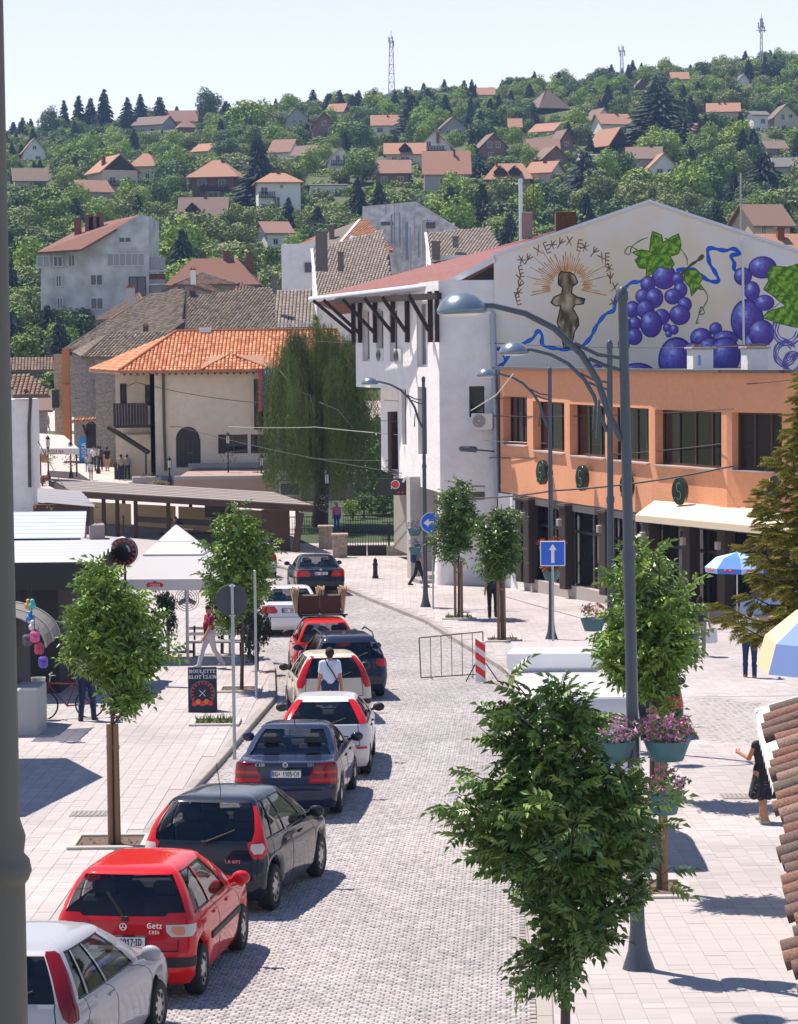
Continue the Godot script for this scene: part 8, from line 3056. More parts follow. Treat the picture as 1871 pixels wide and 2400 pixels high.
	# hedge boxes, bench, fan
	for k in 4:
		var at: Vector3 = [on_ground(-5.0,72.5,0.1),on_ground(-4.15,71.0,0.1),on_ground(-6.6,73.5,0.1),on_ground(-3.75,67.5,0.1)][k]
		shrub("potted_conifer",["dark potted conifer behind the maroon shirted man","dark potted conifer at the canopy's right corner","dark potted conifer under the canopy's left side","dark potted conifer at the kerb beside the white saloon"][k],at,V(0.5,0.95,0.5),leaf_mat("fir_dark",lin(0.022,0.045,0.028),0.12),61 + k)
	var be := thing("white_bench","bench of white slats behind the folding board","bench",V(-5.08,-2.19,-71.84) + Vector3.UP * 0.1)
	for k in 4:
		var sl := MB.new()
		sl.box(V(0,[0.42,0.44,0.62,0.78][k],[0.1,-0.12,-0.25,-0.28][k]),V(1.6,0.04 if k < 2 else 0.09,0.14 if k < 2 else 0.03),Basis.IDENTITY,0.006)
		part("slat",sl,mat("ac_white"),be)
	for s in [-0.65,0.65]:
		var lg := MB.new()
		lg.box(V(s,0.2,0),V(0.05,0.42,0.35)).box(V(s,0.6,-0.27),V(0.05,0.5,0.04))
		part("leg",lg,mat("iron_black"),be)
	var fan := thing("pedestal_fan","black pedestal fan with round cage beside the canopy pole","fan",V(-6.01,-2.22,-72.99) + Vector3.UP * 0.1,0.2)
	var fb := MB.new()
	fb.lathe([Vector2(0.25,0),Vector2(0.22,0.06),Vector2(0.04,0.1),Vector2(0.03,1.5)],12)
	part("stand",fb,mat("iron_black"),fan)
	var cg := MB.new()
	for k in 5:
		var p := []
		for i in 21:
			p.append(V(cos(TAU * i / 20) * (0.08 + k * 0.065),1.55 + sin(TAU * i / 20) * (0.08 + k * 0.065),0.12))
		cg.tube(p,0.008,4,false)
	for k in 12:
		cg.bar(V(0,1.55,0.13),V(cos(TAU * k / 12) * 0.34,1.55 + sin(TAU * k / 12) * 0.34,0.1),0.008,0.008)
	part("cage",cg,mat("iron_black"),fan)
	for k in 3:
		var bl := MB.new()
		bl.box(V(0,1.55,0.05) + Basis(Vector3.BACK,TAU * k / 3) * V(0,0.15,0),V(0.14,0.24,0.012),Basis(Vector3.BACK,TAU * k / 3) * Basis(Vector3.UP,0.4),0.004)
		part("blade",bl,mat("counter_grey"),fan)

func right_stalls() -> void:
	# barrel tiled roof of a stall in the right foreground
	var o := thing("tiled_stall_roof","weathered clay tile roof edge of a stall in the right foreground","stall")
	var p0 := V(2.62,2.17,-17.00)
	var p1 := V(3.22,3.33,-22.50)
	var n := 31
	var ax := V(0.93,0.33,0.12).normalized()
	var mats := []
	for c in [[0.30,0.15,0.105],[0.34,0.18,0.125],[0.24,0.15,0.12],[0.20,0.155,0.13],[0.40,0.26,0.20]]:
		mats.append(mat("barrel_%d" % mats.size(),lin(c[0],c[1],c[2]),0.92,0.0,"tile",1.6,0.6))
	var along_ := (p1 - p0) / n
	var nrm := ax.cross(-along_).normalized()
	if nrm.y < 0:
		nrm = -nrm
	for i in n:
		for j in 5:
			var mb := MB.new()
			var a := p0 + along_ * (i + 0.5) + ax * (j * 0.34 + rnd(-0.05,0.03) + 0.03 * sin(i * 1.3)) + nrm * (0.02 + 0.018 * (j % 2))
			var w := -along_.normalized()
			var r0 := rnd(0.085,0.1)
			var l := rnd(0.38,0.42)
			var x2 := (ax + nrm * rnd(-0.03,0.05) + w * rnd(-0.05,0.05)).normalized()
			for k in 7:
				var pp := []
				var nq := []
				var inner := []
				for ik in [[k,0.0],[k + 1,0.0],[k + 1,1.0],[k,1.0]]:
					var an: float = PI * ik[0] / 7.0
					var rr: float = r0 * (1.0 - 0.16 * ik[1])
					var e: Vector3 = -w * cos(an) + nrm * sin(an)
					pp.append(a + x2 * ik[1] * l + e * rr)
					inner.append(a + x2 * ik[1] * l + e * (rr - 0.014))
					nq.append(e)
				mb.quad_n(pp,nq)
				mb.quad(pp[1],pp[0],inner[0],inner[1])
			part("roof_tile",mb,mats[rng.randi() % 5],o)
	var un := MB.new()
	un.slab([p0 + ax * 0.06 - nrm * 0.05,p0 + ax * 1.8 - nrm * 0.05,p1 + ax * 1.8 - nrm * 0.05,p1 + ax * 0.06 - nrm * 0.05],0.05)
	part("board",un,mat("fascia_brown"),o)
	var ps := MB.new()
	ps.bar(p0 + ax * 1.3,V((p0 + ax * 1.3).x,-0.8,p0.z),0.12,0.12).bar(p1 + ax * 1.3,V((p1 + ax * 1.3).x,-0.8,p1.z),0.12,0.12)
	part("post",ps,mat("fascia_brown"),o)
	# white canopy with a fringed edge
	var w := thing("market_canopy","plain white market canopy with fringed edge beside the woman in the black dress","canopy")
	var cl := mat("canopy_white",lin(0.76,0.74,0.70),0.9)
	var q0 := V(4.32,1.49,-30.00)
	var q1 := V(4.79,1.58,-35.00)
	var q2 := q1 + V(3.6,0.1,-0.8)
	var q3 := q0 + V(3.6,0.1,-0.8)
	var apx := (q0 + q1 + q2 + q3) / 4 + V(0,0.85,0)
	var cm := MB.new()
	for e in [[q0,q3],[q3,q2],[q2,q1],[q1,q0]]:
		cm.tri(e[0],e[1],apx)
		for i in 12:
			var s0: Vector3 = e[0].lerp(e[1],i / 12.0)
			var s1: Vector3 = e[0].lerp(e[1],(i + 1) / 12.0)
			cm.quad(s0 + Vector3.DOWN * 0.16,s1 + Vector3.DOWN * 0.16,s1,s0)
			cm.tri(s0 + Vector3.DOWN * 0.16,(s0 + s1) / 2 + Vector3.DOWN * 0.25,s1 + Vector3.DOWN * 0.16)
	part("cloth",cm,cl,w)
	for e in [q2,q3]:
		var p := MB.new()
		p.bar(e + V(0.08 if e.x < 5.5 else -0.08,0,0),V(e.x + (0.08 if e.x < 5.5 else -0.08),-1.0,e.z),0.05,0.05)
		part("pole",p,mat("ac_white"),w)
	# sand and blue canopy
	var b := thing("striped_canopy","rounded canopy in sand and blue with a pink stroke at the right edge","canopy",on_ground(7.85,43.6,0.1))
	var sand := mat("canvas_sand",lin(0.66,0.53,0.33),0.9)
	var blu := mat("canvas_blue",lin(0.22,0.32,0.62),0.9)
	for i in 8:
		var a0 := TAU * i / 8 - PI / 8
		var a1 := TAU * (i + 1) / 8 - PI / 8
		var m := MB.new()
		for q in [[1.9,2.25,1.75,2.75],[1.75,2.75,1.2,3.2],[1.2,3.2,0.02,3.45]]:
			m.quad(V(cos(a0) * q[0],q[1],-sin(a0) * q[0]),V(cos(a1) * q[0],q[1],-sin(a1) * q[0]),V(cos(a1) * q[2],q[3],-sin(a1) * q[2]),V(cos(a0) * q[2],q[3],-sin(a0) * q[2]))
		part("canvas_panel",m,blu if i in [5,1,7] else sand,b)
	var st := MB.new()
	var an := -PI * 0.72
	st.tube([V(cos(an) * 1.86,2.45,-sin(an) * 1.86),V(cos(an + 0.2) * 1.72,2.8,-sin(an + 0.2) * 1.72),V(cos(an + 0.45) * 1.45,3.05,-sin(an + 0.45) * 1.45)],[0.03,0.05,0.03],5)
	part("pink_stroke",st,mat("stroke_pink",lin(0.7,0.35,0.55),0.8),b)
	var bp := MB.new()
	bp.tube([V(0,0,0),V(0,3.4,0)],0.04,8)
	part("pole",bp,mat("ac_white"),b)
	# blue parasol
	var pa := thing("blue_parasol","blue and white parasol with red lettering in front of the dark shop front","parasol",V(9.87,-2.31,-75.84) + Vector3.UP * 0.1)
	for i in 8:
		var a0 := TAU * i / 8
		var a1 := TAU * (i + 1) / 8
		var m := MB.new()
		for q in [[0.92,1.98,0.95,2.13],[0.95,2.13,0.62,2.42],[0.62,2.42,0.01,2.56]]:
			m.quad(V(cos(a0) * q[0],q[1],-sin(a0) * q[0]),V(cos(a1) * q[0],q[1],-sin(a1) * q[0]),V(cos(a1) * q[2],q[3],-sin(a1) * q[2]),V(cos(a0) * q[2],q[3],-sin(a0) * q[2]))
		var pm := mat("parasol_blue",lin(0.05,0.20,0.66),0.7) if i % 2 else mat("parasol_sky",lin(0.36,0.56,0.82),0.7)
		pm.backlight = Color(0.3,0.35,0.45)
		part("canvas_panel",m,pm,pa)
		var sw := MB.new()
		sw.tube([V(-0.2,-0.03,0),V(-0.12,0.04,0),V(-0.06,-0.01,0),V(0.02,0.03,0),V(0.1,0.0,0),V(0.2,0.05,0)],[0.012,0.03,0.02,0.03,0.026,0.012],5)
		var tx := part("red_script",sw,mat("sign_red"),pa,V(cos((a0 + a1) / 2) * 0.87,2.06,-sin((a0 + a1) / 2) * 0.87))
		tx.rotation.y = (a0 + a1) / 2 + PI / 2
	var pp := MB.new()
	pp.tube([Vector3.ZERO,V(0,2.65,0)],0.022,8)
	part("pole",pp,mat("ac_white"),pa)
	var pf := MB.new()
	pf.lathe([Vector2(0.3,0),Vector2(0.28,0.09),Vector2(0.05,0.12)],14)
	part("foot",pf,mat("edge_grey"),pa)
	# glass fronted cabinet and window box
	var ic := thing("display_cabinet","glass topped ice cream cabinet behind the man in the white shirt","cabinet",V(10.51,-2.28,-74.89) + Vector3.UP * 0.1)
	var im := MB.new()
	im.box(V(0,0.4,0),V(1.3,0.8,0.8),Basis.IDENTITY,0.04)
	part("case",im,mat("cabinet_tan",lin(0.36,0.25,0.15),0.6),ic)
	var ig := MB.new()
	ig.box(V(0,1.02,0.05),V(1.28,0.5,0.02),Basis(Vector3.RIGHT,-0.5))
	part("glass_front",ig,mat("skylight_pane"),ic)
	var ib := MB.new()
	ib.box(V(0,1.0,-0.3),V(1.28,0.5,0.06))
	part("back",ib,mat("ac_white"),ic)

# ---- lamps, signs, small things in the street ----
func lamps_and_signs() -> void:
	var grey := mat("lamp_grey",lin(0.075,0.095,0.12),0.42,0.35)
	var head := mat("lamp_head",lin(0.20,0.255,0.30),0.28,0.5)
	var o := thing("street_lamp","tall grey street lamp with curved arm, nearest, with flower pots on its shaft","street lamp",V(2.76,-0.92,-30.18) + Vector3.UP * 0.1,0.0,"curved arm street lamps along the right pavement")
	var p := MB.new()
	p.lathe([Vector2(0.2,0),Vector2(0.19,0.04),Vector2(0.12,0.25),Vector2(0.09,0.5),Vector2(0.075,1.2),Vector2(0.068,4.85),Vector2(0.082,4.88),Vector2(0.082,4.96),Vector2(0.062,5.0),Vector2(0.056,7.85),Vector2(0.068,7.87),Vector2(0.068,7.95),Vector2(0.04,8.02),Vector2(0.001,8.03)],14)
	part("pole",p,grey,o)
	var H := 8.03
	var a := MB.new()
	a.tube([V(-0.05,H - 1.78,0),V(-0.18,H - 1.5,0),V(-0.31,H - 1.08,0),V(-0.49,H - 0.77,0),V(-0.8,H - 0.46,0),V(-1.13,H - 0.28,0),V(-1.5,H - 0.18,0),V(-1.62,H - 0.17,0)],[0.04,0.04,0.04,0.04,0.038,0.035,0.032,0.03],8)
	part("arm",a,grey,o)
	for q in [[V(-0.57,H - 0.64,0),V(-0.3,H - 0.78,0),V(0,H - 0.83,0)],[V(-0.41,H - 0.82,0),V(-0.2,H - 0.92,0),V(0,H - 0.97,0)],[V(-0.14,H - 1.6,0),V(-0.3,H - 1.3,0),V(-0.33,H - 1.75,0)]]:
		var s := MB.new()
		s.tube(q,0.025,6)
		part("strut",s,grey,o)
	var h := MB.new()
	var hp := Transform3D(Basis.IDENTITY,V(-1.86,H - 0.22,0))
	h.lathe([Vector2(0.285,-0.03),Vector2(0.295,0.0),Vector2(0.285,0.02),Vector2(0.25,0.09),Vector2(0.18,0.155),Vector2(0.09,0.195),Vector2(0.001,0.205)],24,hp)
	h.lathe([Vector2(0.27,-0.045),Vector2(0.29,-0.03)],24,hp)
	part("lamp_head",h,head,o)
	var g := MB.new()
	g.lathe([Vector2(0.001,-0.075),Vector2(0.15,-0.07),Vector2(0.265,-0.04)],20,hp)
	part("lamp_glass",g,mat("opal_glass",lin(0.6,0.6,0.56),0.3),o)
	copy(o,"second curved arm street lamp, its shaft hidden behind the nearest one",on_ground(4.12,50.6,0.1))
	copy(o,"third curved arm street lamp, behind the blue one way sign",on_ground(4.45,76.2,0.1))
	copy(o,"farthest curved arm street lamp, in front of the white building",V(0.89,-2.74,-89.99) + Vector3.UP * 0.1)
	o.rotation.z = 0.019
	# the near post at the left edge
	var n := thing("near_post","thick blurred grey lamp post filling the left edge of the picture","lamp post",V(-1.93,ground_y(0,12) + 0.1,-12))
	var np := MB.new()
	np.lathe([Vector2(0.17,0),Vector2(0.168,4.36),Vector2(0.185,4.38),Vector2(0.2,4.42),Vector2(0.19,4.47),Vector2(0.165,4.5),Vector2(0.175,4.58),Vector2(0.15,4.66),Vector2(0.148,9.5),Vector2(0.001,9.5)],24)
	part("shaft",np,mat("post_taupe",lin(0.13,0.125,0.11),0.6,0.1),n)
	# flower pots on lamp shafts
	var pink := Color(0.80,0.28,0.55)
	var la := V(2.76,-0.92,-30.18) + Vector3.UP * 0.1
	flower_pot("teal pot of pale pink flowers, left side of the nearest lamp",la + V(-0.3,2.75,0.05),0.56,Color(0.86,0.50,0.70),300)
	flower_pot("teal pot of deep pink flowers, right side of the nearest lamp",la + V(0.34,2.75,0.05),0.56,pink,300)
	flower_pot("lower pot of pink flowers half hidden by the foreground ash, left",la + V(-0.3,2.1,0.05),0.45,pink,110)
	flower_pot("lower pot of pink flowers half hidden by the foreground ash, right",la + V(0.3,2.12,0.05),0.45,pink,130)
	var lc := on_ground(4.45,76.2,0.1)
	flower_pot("long teal pot of red flowers under the one way sign",lc + V(0.0,2.75,0.2),0.75,Color(0.75,0.05,0.05),130)
	flower_pot("lower pot of red flowers under the one way sign",lc + V(0.0,2.05,0.2),0.55,Color(0.75,0.06,0.05),120)
	var lb := on_ground(4.12,50.6,0.1)
	flower_pot("pot of pink flowers left of the bright ash",lb + V(-0.35,2.6,0),0.5,Color(0.75,0.15,0.3),100)
	var ld := V(0.89,-2.74,-89.99) + Vector3.UP * 0.1
	flower_pot("teal pot of violet flowers on the farthest lamp",ld + V(-0.35,2.75,0),0.5,Color(0.3,0.16,0.55),90)
	flower_pot("lower pot of violet flowers on the farthest lamp",ld + V(-0.35,2.1,0),0.45,Color(0.3,0.16,0.55),70)
	# traffic signs
	var zinc := mat("zinc_pole",lin(0.38,0.42,0.44),0.4,0.5)
	var bl := mat("sign_blue",lin(0.012,0.12,0.62),0.45)
	var wh := mat("sign_white",lin(0.75,0.75,0.75),0.5)
	var s1 := thing("one_way_sign","square blue sign with a white arrow pointing up","traffic sign",on_ground(4.28,72.5,0.1))
	var m := MB.new()
	m.tube([Vector3.ZERO,V(0,3.1,0)],0.035,8)
	part("pole",m,zinc,s1)
	m = MB.new()
	m.box(V(0,2.75,0.05),V(0.7,0.7,0.03),Basis.IDENTITY,0.008)
	part("border",m,wh,s1)
	m = MB.new()
	m.box(V(0,2.75,0.058),V(0.65,0.65,0.03),Basis.IDENTITY,0.006)
	part("panel",m,bl,s1)
	m = MB.new()
	m.prism(PackedVector2Array([Vector2(-0.045,-0.26),Vector2(0.045,-0.26),Vector2(0.045,0.1),Vector2(0.11,0.1),Vector2(0,0.27),Vector2(-0.11,0.1),Vector2(-0.045,0.1)]),0.006,Transform3D(Basis.IDENTITY,V(0,2.75,0.079)))
	part("arrow",m,wh,s1)
	var s2 := thing("round_blue_sign","round blue sign with a white arrow pointing left, half behind leaves","traffic sign",V(1.14,-2.71,-88.95) + Vector3.UP * 0.1)
	m = MB.new()
	m.tube([Vector3.ZERO,V(0,3.35,0)],0.03,8)
	part("pole",m,zinc,s2)
	var face := func(r: float,z: float) -> MB:
		return MB.new().lathe([Vector2(0.001,0),Vector2(r,0),Vector2(r,0.02),Vector2(0.001,0.02)],28,Transform3D(Basis(Vector3.RIGHT,PI / 2),V(-0.05,3.0,z)))
	part("border",face.call(0.36,0.04),wh,s2)
	part("panel",face.call(0.335,0.048),bl,s2)
	m = MB.new()
	m.prism(PackedVector2Array([Vector2(-0.25,0),Vector2(-0.08,-0.14),Vector2(-0.08,-0.05),Vector2(0.22,-0.05),Vector2(0.22,0.05),Vector2(-0.08,0.05),Vector2(-0.08,0.14)]),0.006,Transform3D(Basis.IDENTITY,V(-0.05,3.0,0.075)))
	part("arrow",m,wh,s2)
	var s3 := thing("sign_back","grey back of a round road sign on a zinc post beside the blue saloon","traffic sign",V(-3.22,-1.52,-49.80) + Vector3.UP * 0.1)
	m = MB.new()
	m.tube([Vector3.ZERO,V(0,3.4,0)],0.034,10)
	part("pole",m,zinc,s3)
	m = MB.new()
	m.lathe([Vector2(0.001,0),Vector2(0.3,0),Vector2(0.31,0.012),Vector2(0.3,0.02),Vector2(0.001,0.02)],32,Transform3D(Basis(Vector3.RIGHT,PI / 2),V(-0.02,3.08,-0.06)))
	part("disc",m,mat("sign_back_grey",lin(0.06,0.072,0.085),0.6,0.2),s3)
	for y in [2.8,3.36]:
		m = MB.new()
		m.box(V(0,y,0),V(0.12,0.035,0.09),Basis.IDENTITY,0.008)
		part("clamp",m,zinc,s3)
	var s4 := thing("bare_post","plain zinc post at the left kerb beside the silvery hatchback","post",V(-3.40,-1.85,-60.85) + Vector3.UP * 0.1)
	m = MB.new()
	m.tube([Vector3.ZERO,V(0,3.0,0)],0.034,10)
	part("pole",m,zinc,s4)
	m = MB.new()
	m.ball(V(0,3.0,0),V(0.036,0.03,0.036),10,6)
	part("cap",m,zinc,s4)

func street_things() -> void:
	var iron := mat("rust_iron",lin(0.10,0.075,0.06),0.8)
	var b := thing("crowd_barrier","thin rusty crowd barrier standing on the cobbles","barrier",V(1.29,-2.01,-65.92),0.12)
	var m := MB.new()
	for q in [[-0.78,0.06,-0.82,1.08],[-0.82,1.08,0.82,1.2],[0.82,1.2,0.84,0.12],[0.84,0.12,-0.78,0.06]]:
		m.tube([V(q[0],q[1],0),V(q[2],q[3],0)],0.017,6)
	part("frame",m,iron,b)
	for k in 5:
		var bar := MB.new()
		bar.tube([V(-0.52 + k * 0.27,0.08,0),V(-0.53 + k * 0.27,1.1 + k * 0.02,0)],0.01,5)
		part("bar",bar,iron,b)
	for s in [-0.5,0.55]:
		var f := MB.new()
		f.tube([V(s,0.0,-0.25),V(s,0.07,0),V(s,0.0,0.25)],0.014,5)
		part("foot",f,iron,b)
	var w := thing("striped_marker","red and white striped marker board propped at the barrier's end","marker",V(2.00,-1.97,-64.77),-0.2)
	var bm := MB.new()
	bm.box(V(0,0.55,0),V(0.26,1.02,0.03),Basis.IDENTITY,0.006)
	part("board",bm,mat("sign_white"),w)
	for k in 3:
		var y := 0.18 + k * 0.33
		var s := MB.new()
		s.prism(PackedVector2Array([Vector2(-0.125,y + 0.12),Vector2(0.125,y - 0.06),Vector2(0.125,y + 0.12),Vector2(-0.125,y + 0.3)]),0.004,Transform3D(Basis.IDENTITY,V(0,0,0.02)))
		part("stripe",s,mat("sign_red",lin(0.75,0.03,0.03),0.5),w)
	for s in [-1,1]:
		var l := MB.new()
		l.tube([V(s * 0.1,0.55,-0.03),V(s * 0.42,0.0,-0.25)],0.016,5)
		part("leg",l,mat("iron_black"),w)
	# folding board
	var a := thing("folding_board","black folding board lettered roulette and slot club on the left pavement","sign",V(-4.45,-1.77,-58.03) + Vector3.UP * 0.1,0.05)
	for s in [1,-1]:
		var p := MB.new()
		p.box(V(0,0.52,s * 0.16),V(0.64,1.02,0.03),Basis(Vector3.RIGHT,-0.2 * s),0.006)
		part("panel",p,mat("board_navy",lin(0.012,0.016,0.035),0.4),a)
	var fr := Transform3D(Basis(Vector3.RIGHT,-0.2),V(0,0.52,0.182))
	var put := func(called: String,mesh: Variant,mm: Material,at: Vector3) -> MeshInstance3D:
		var q := part(called,mesh,mm,a)
		q.transform = Transform3D(fr.basis,fr * at)
		return q
	var wh := mat("sign_white")
	put.call("lettering",words_mesh("ROULETTE",0.078,0.004,"Droid Serif"),wh,V(0,0.43,0))
	put.call("lettering",words_mesh("&",0.04,0.004,"Droid Serif"),wh,V(0.02,0.365,0))
	put.call("lettering",words_mesh("SLOT CLUB",0.078,0.004,"Droid Serif"),wh,V(0,0.305,0))
	var flat := Basis(Vector3.RIGHT,PI / 2)
	put.call("wheel_rim",MB.new().lathe([Vector2(0.255,0),Vector2(0.285,0),Vector2(0.285,0.006),Vector2(0.255,0.006)],30,Transform3D(flat,Vector3.ZERO)),mat("wheel_green",lin(0.1,0.13,0.12),0.5),V(0,-0.06,0))
	for k in 36:
		var an := TAU * k / 36
		var c := MB.new()
		c.box(V(cos(an) * 0.225,sin(an) * 0.225,0),V(0.05,0.034,0.006),Basis(Vector3.BACK,an))
		put.call("pocket",c,mat("sign_red") if k % 2 else mat("black_panel"),V(0,-0.06,0.002))
	for k in 2:
		var c := MB.new()
		c.box(Vector3.ZERO,V(0.2,0.012,0.008),Basis(Vector3.BACK,PI / 4 + k * PI / 2))
		put.call("cross_bar",c,wh,V(0,-0.06,0.006 + k * 0.001))
	for k in 5:
		var c := MB.new()
		c.lathe([Vector2(0.001,0),Vector2(0.055,0),Vector2(0.06,0.008),Vector2(0.001,0.012)],12,Transform3D(flat,Vector3.ZERO))
		put.call("chip",c,[mat("sign_red"),mat("chip_orange",lin(0.75,0.2,0.03),0.5)][k % 2],V(-0.18 + k * 0.09,-0.29 + 0.04 * (k % 2),0.004 + 0.004 * k))
	var ft := MB.new()
	for s in [-1,1]:
		ft.box(V(s * 0.29,0.02,0.25),V(0.04,0.06,0.05))
	part("foot",ft,mat("iron_black"),a)
	# bollard
	var bo := thing("bollard","black iron bollard alone on the paving before the gate","bollard",V(-1.00,-3.25,-106.64) + Vector3.UP * 0.1)
	m = MB.new()
	m.lathe([Vector2(0.13,0),Vector2(0.13,0.12),Vector2(0.1,0.16),Vector2(0.09,0.55),Vector2(0.11,0.58),Vector2(0.11,0.64),Vector2(0.075,0.68),Vector2(0.09,0.76),Vector2(0.05,0.84),Vector2(0.001,0.9)],14)
	part("post",m,mat("iron_black"),bo)
	# bicycle
	var bi := thing("bicycle","bicycle pushed by the man in white behind the left ash","bicycle",on_ground(-7.35,56.9,0.1),0.25)
	for k in 2:
		var wh2 := Node3D.new()
		wh2.name = "wheel"
		bi.add_child(wh2,true)
		wh2.position = V([-0.52,0.5][k],0.33,0)
		var t := MB.new()
		var p := []
		for i in 25:
			p.append(V(cos(TAU * i / 24) * 0.315,sin(TAU * i / 24) * 0.315,0))
		t.tube(p,0.02,6,false)
		part("tyre",t,mat("tyre"),wh2)
		var sp := MB.new()
		for i in 12:
			sp.bar(Vector3.ZERO,V(cos(TAU * i / 12) * 0.31,sin(TAU * i / 12) * 0.31,0),0.004,0.004)
		part("spokes",sp,mat("zinc_pole"),wh2)
	var fm := MB.new()
	var bb := V(0.0,0.3,0)
	for q in [[V(-0.52,0.33,0),V(-0.38,0.85,0)],[V(-0.4,0.78,0),bb],[V(-0.38,0.82,0),V(0.16,0.78,0)],[bb,V(0.2,0.85,0)],[bb,V(0.5,0.33,0)],[V(0.18,0.78,0),V(0.5,0.33,0)]]:
		fm.tube([q[0],q[1]],0.018,6)
	part("frame",fm,mat("bike_red",lin(0.2,0.02,0.03),0.4),bi)
	var hb := MB.new()
	hb.tube([V(-0.38,0.85,0),V(-0.36,1.0,0)],0.016,6)
	hb.tube([V(-0.28,1.02,0.28),V(-0.37,1.0,0.1),V(-0.37,1.0,-0.1),V(-0.28,1.02,-0.28)],0.014,6)
	part("handlebar",hb,mat("zinc_pole"),bi)
	var sd := MB.new()
	sd.ball(V(0.22,0.9,0),V(0.13,0.035,0.07),10,6)
	part("saddle",sd,mat("trim_black"),bi)
	var bk := MB.new()
	bk.lathe([Vector2(0.001,0),Vector2(0.12,0),Vector2(0.17,0.24),Vector2(0.155,0.24),Vector2(0.11,0.02)],12,Transform3D(Basis.IDENTITY,V(-0.62,0.72,0)))
	part("basket",bk,mat("ac_white"),bi)
	# ground covers
	for k in 2:
		var at: Vector3 = [on_ground(5.75,44.0,0.128),on_ground(-5.2,42.8,0.128)][k]
		var o := thing("ground_cover",["square iron drain cover in the right pavement by the woman in the dress","square drain cover in the left pavement near the kiosk's shadow"][k],"drain cover",at)
		var c := MB.new()
		c.box(Vector3.ZERO,V(0.6,0.02,0.6),Basis(Vector3.RIGHT,-0.03))
		part("plate",c,mat("cover_grey",lin(0.28,0.26,0.25),0.8,0.0,"grain",2.0),o)
		for i in 7:
			var r := MB.new()
			r.box(V(-0.24 + i * 0.08,0.012,0),V(0.03,0.012,0.5),Basis(Vector3.RIGHT,-0.03))
			part("rib",r,mat("edge_grey"),o)

func square_things() -> void:
	# parapet and tables in the lane, seats at the pavilion
	for k in 3:
		var o := thing("cafe_table",["dark cafe table under the pavilion's rail","dark cafe table in the middle of the pavilion","cafe table at the pavilion's right end"][k],"table",on_ground([-11.0,-8.6,-6.2][k],133.5 - k * 1.5,0.1))
		var t := MB.new()
		t.box(V(0,0.74,0),V(0.9,0.05,0.9),Basis.IDENTITY,0.01)
		part("top",t,mat("fascia_brown"),o)
		var l := MB.new()
		l.tube([Vector3.ZERO,V(0,0.72,0)],0.05,8)
		part("leg",l,mat("iron_black"),o)

func wire(label: String,pts: Array,sag: float,r: float,key := "wire_black") -> void:
	var p := []
	for i in pts.size() - 1:
		for k in 13:
			var t := k / 12.0
			if k == 12 and i < pts.size() - 2:
				continue
			p.append(pts[i].lerp(pts[i + 1],t) + Vector3.DOWN * sag * 4.0 * t * (1.0 - t))
	var m := MB.new()
	m.tube(p,r,5)
	tag(part("overhead_wire",m,mat(key,lin(0.03,0.03,0.032) if key == "wire_black" else lin(0.5,0.48,0.45),0.6),self),label,"wire","overhead wires across the street")

func wires() -> void:
	wire("pale cable from the lilac lantern across the willow to the right",[V(-8.99,2.18,-138.00),V(-4.25,2.24,-134.00),V(3.58,2.71,-101.00),V(9.61,3.00,-88.00)],0.05,0.014,"cable_pale")
	wire("black cable rising to the right in front of the round plaques",[V(1.72,0.60,-100.00),V(4.91,1.85,-82.00),V(10.06,2.77,-78.00)],0.12,0.03)
	wire("thin wire high across the white building's upper bay",[V(-7.15,6.80,-150.00),V(3.78,6.49,-101.00),V(12.72,6.28,-95.00)],0.1,0.014)
	wire("thin wire at the height of the white building's middle windows",[V(-0.62,3.99,-116.00),V(3.76,4.35,-101.00),V(12.00,5.31,-79.00)],0.1,0.014)
	wire("second thin wire just below the middle window wire",[V(-0.84,3.02,-118.00),V(3.76,3.67,-101.00),V(10.45,4.40,-81.00)],0.1,0.014)
	wire("thin wire near the lower edge of the orange wall",[V(-5.38,0.42,-140.00),V(3.74,2.05,-101.00),V(10.17,3.27,-82.00)],0.15,0.018)
	wire("wire crossing the cream house front, sloping to the willow",[V(-23.64,2.70,-188.00),V(-17.14,4.10,-171.00),V(-8.61,2.71,-168.00)],0.2,0.02)
	wire("wire along the cream house's lower front",[V(-23.67,1.16,-188.00),V(-14.22,1.22,-169.00),V(0.46,0.97,-110.00)],0.2,0.018)
	wire("cable drooping from the pavilion roof's left corner",[V(-20.75,1.05,-150.00),V(-18.42,-1.17,-143.00),V(-16.22,-2.18,-140.00)],0.1,0.025)
	wire("pale cord tied from the second lamp head down to the left",[V(2.26,5.96,-50.60),V(2.28,5.35,-60.00),V(2.11,4.59,-75.00)],0.0,0.014,"cable_pale")

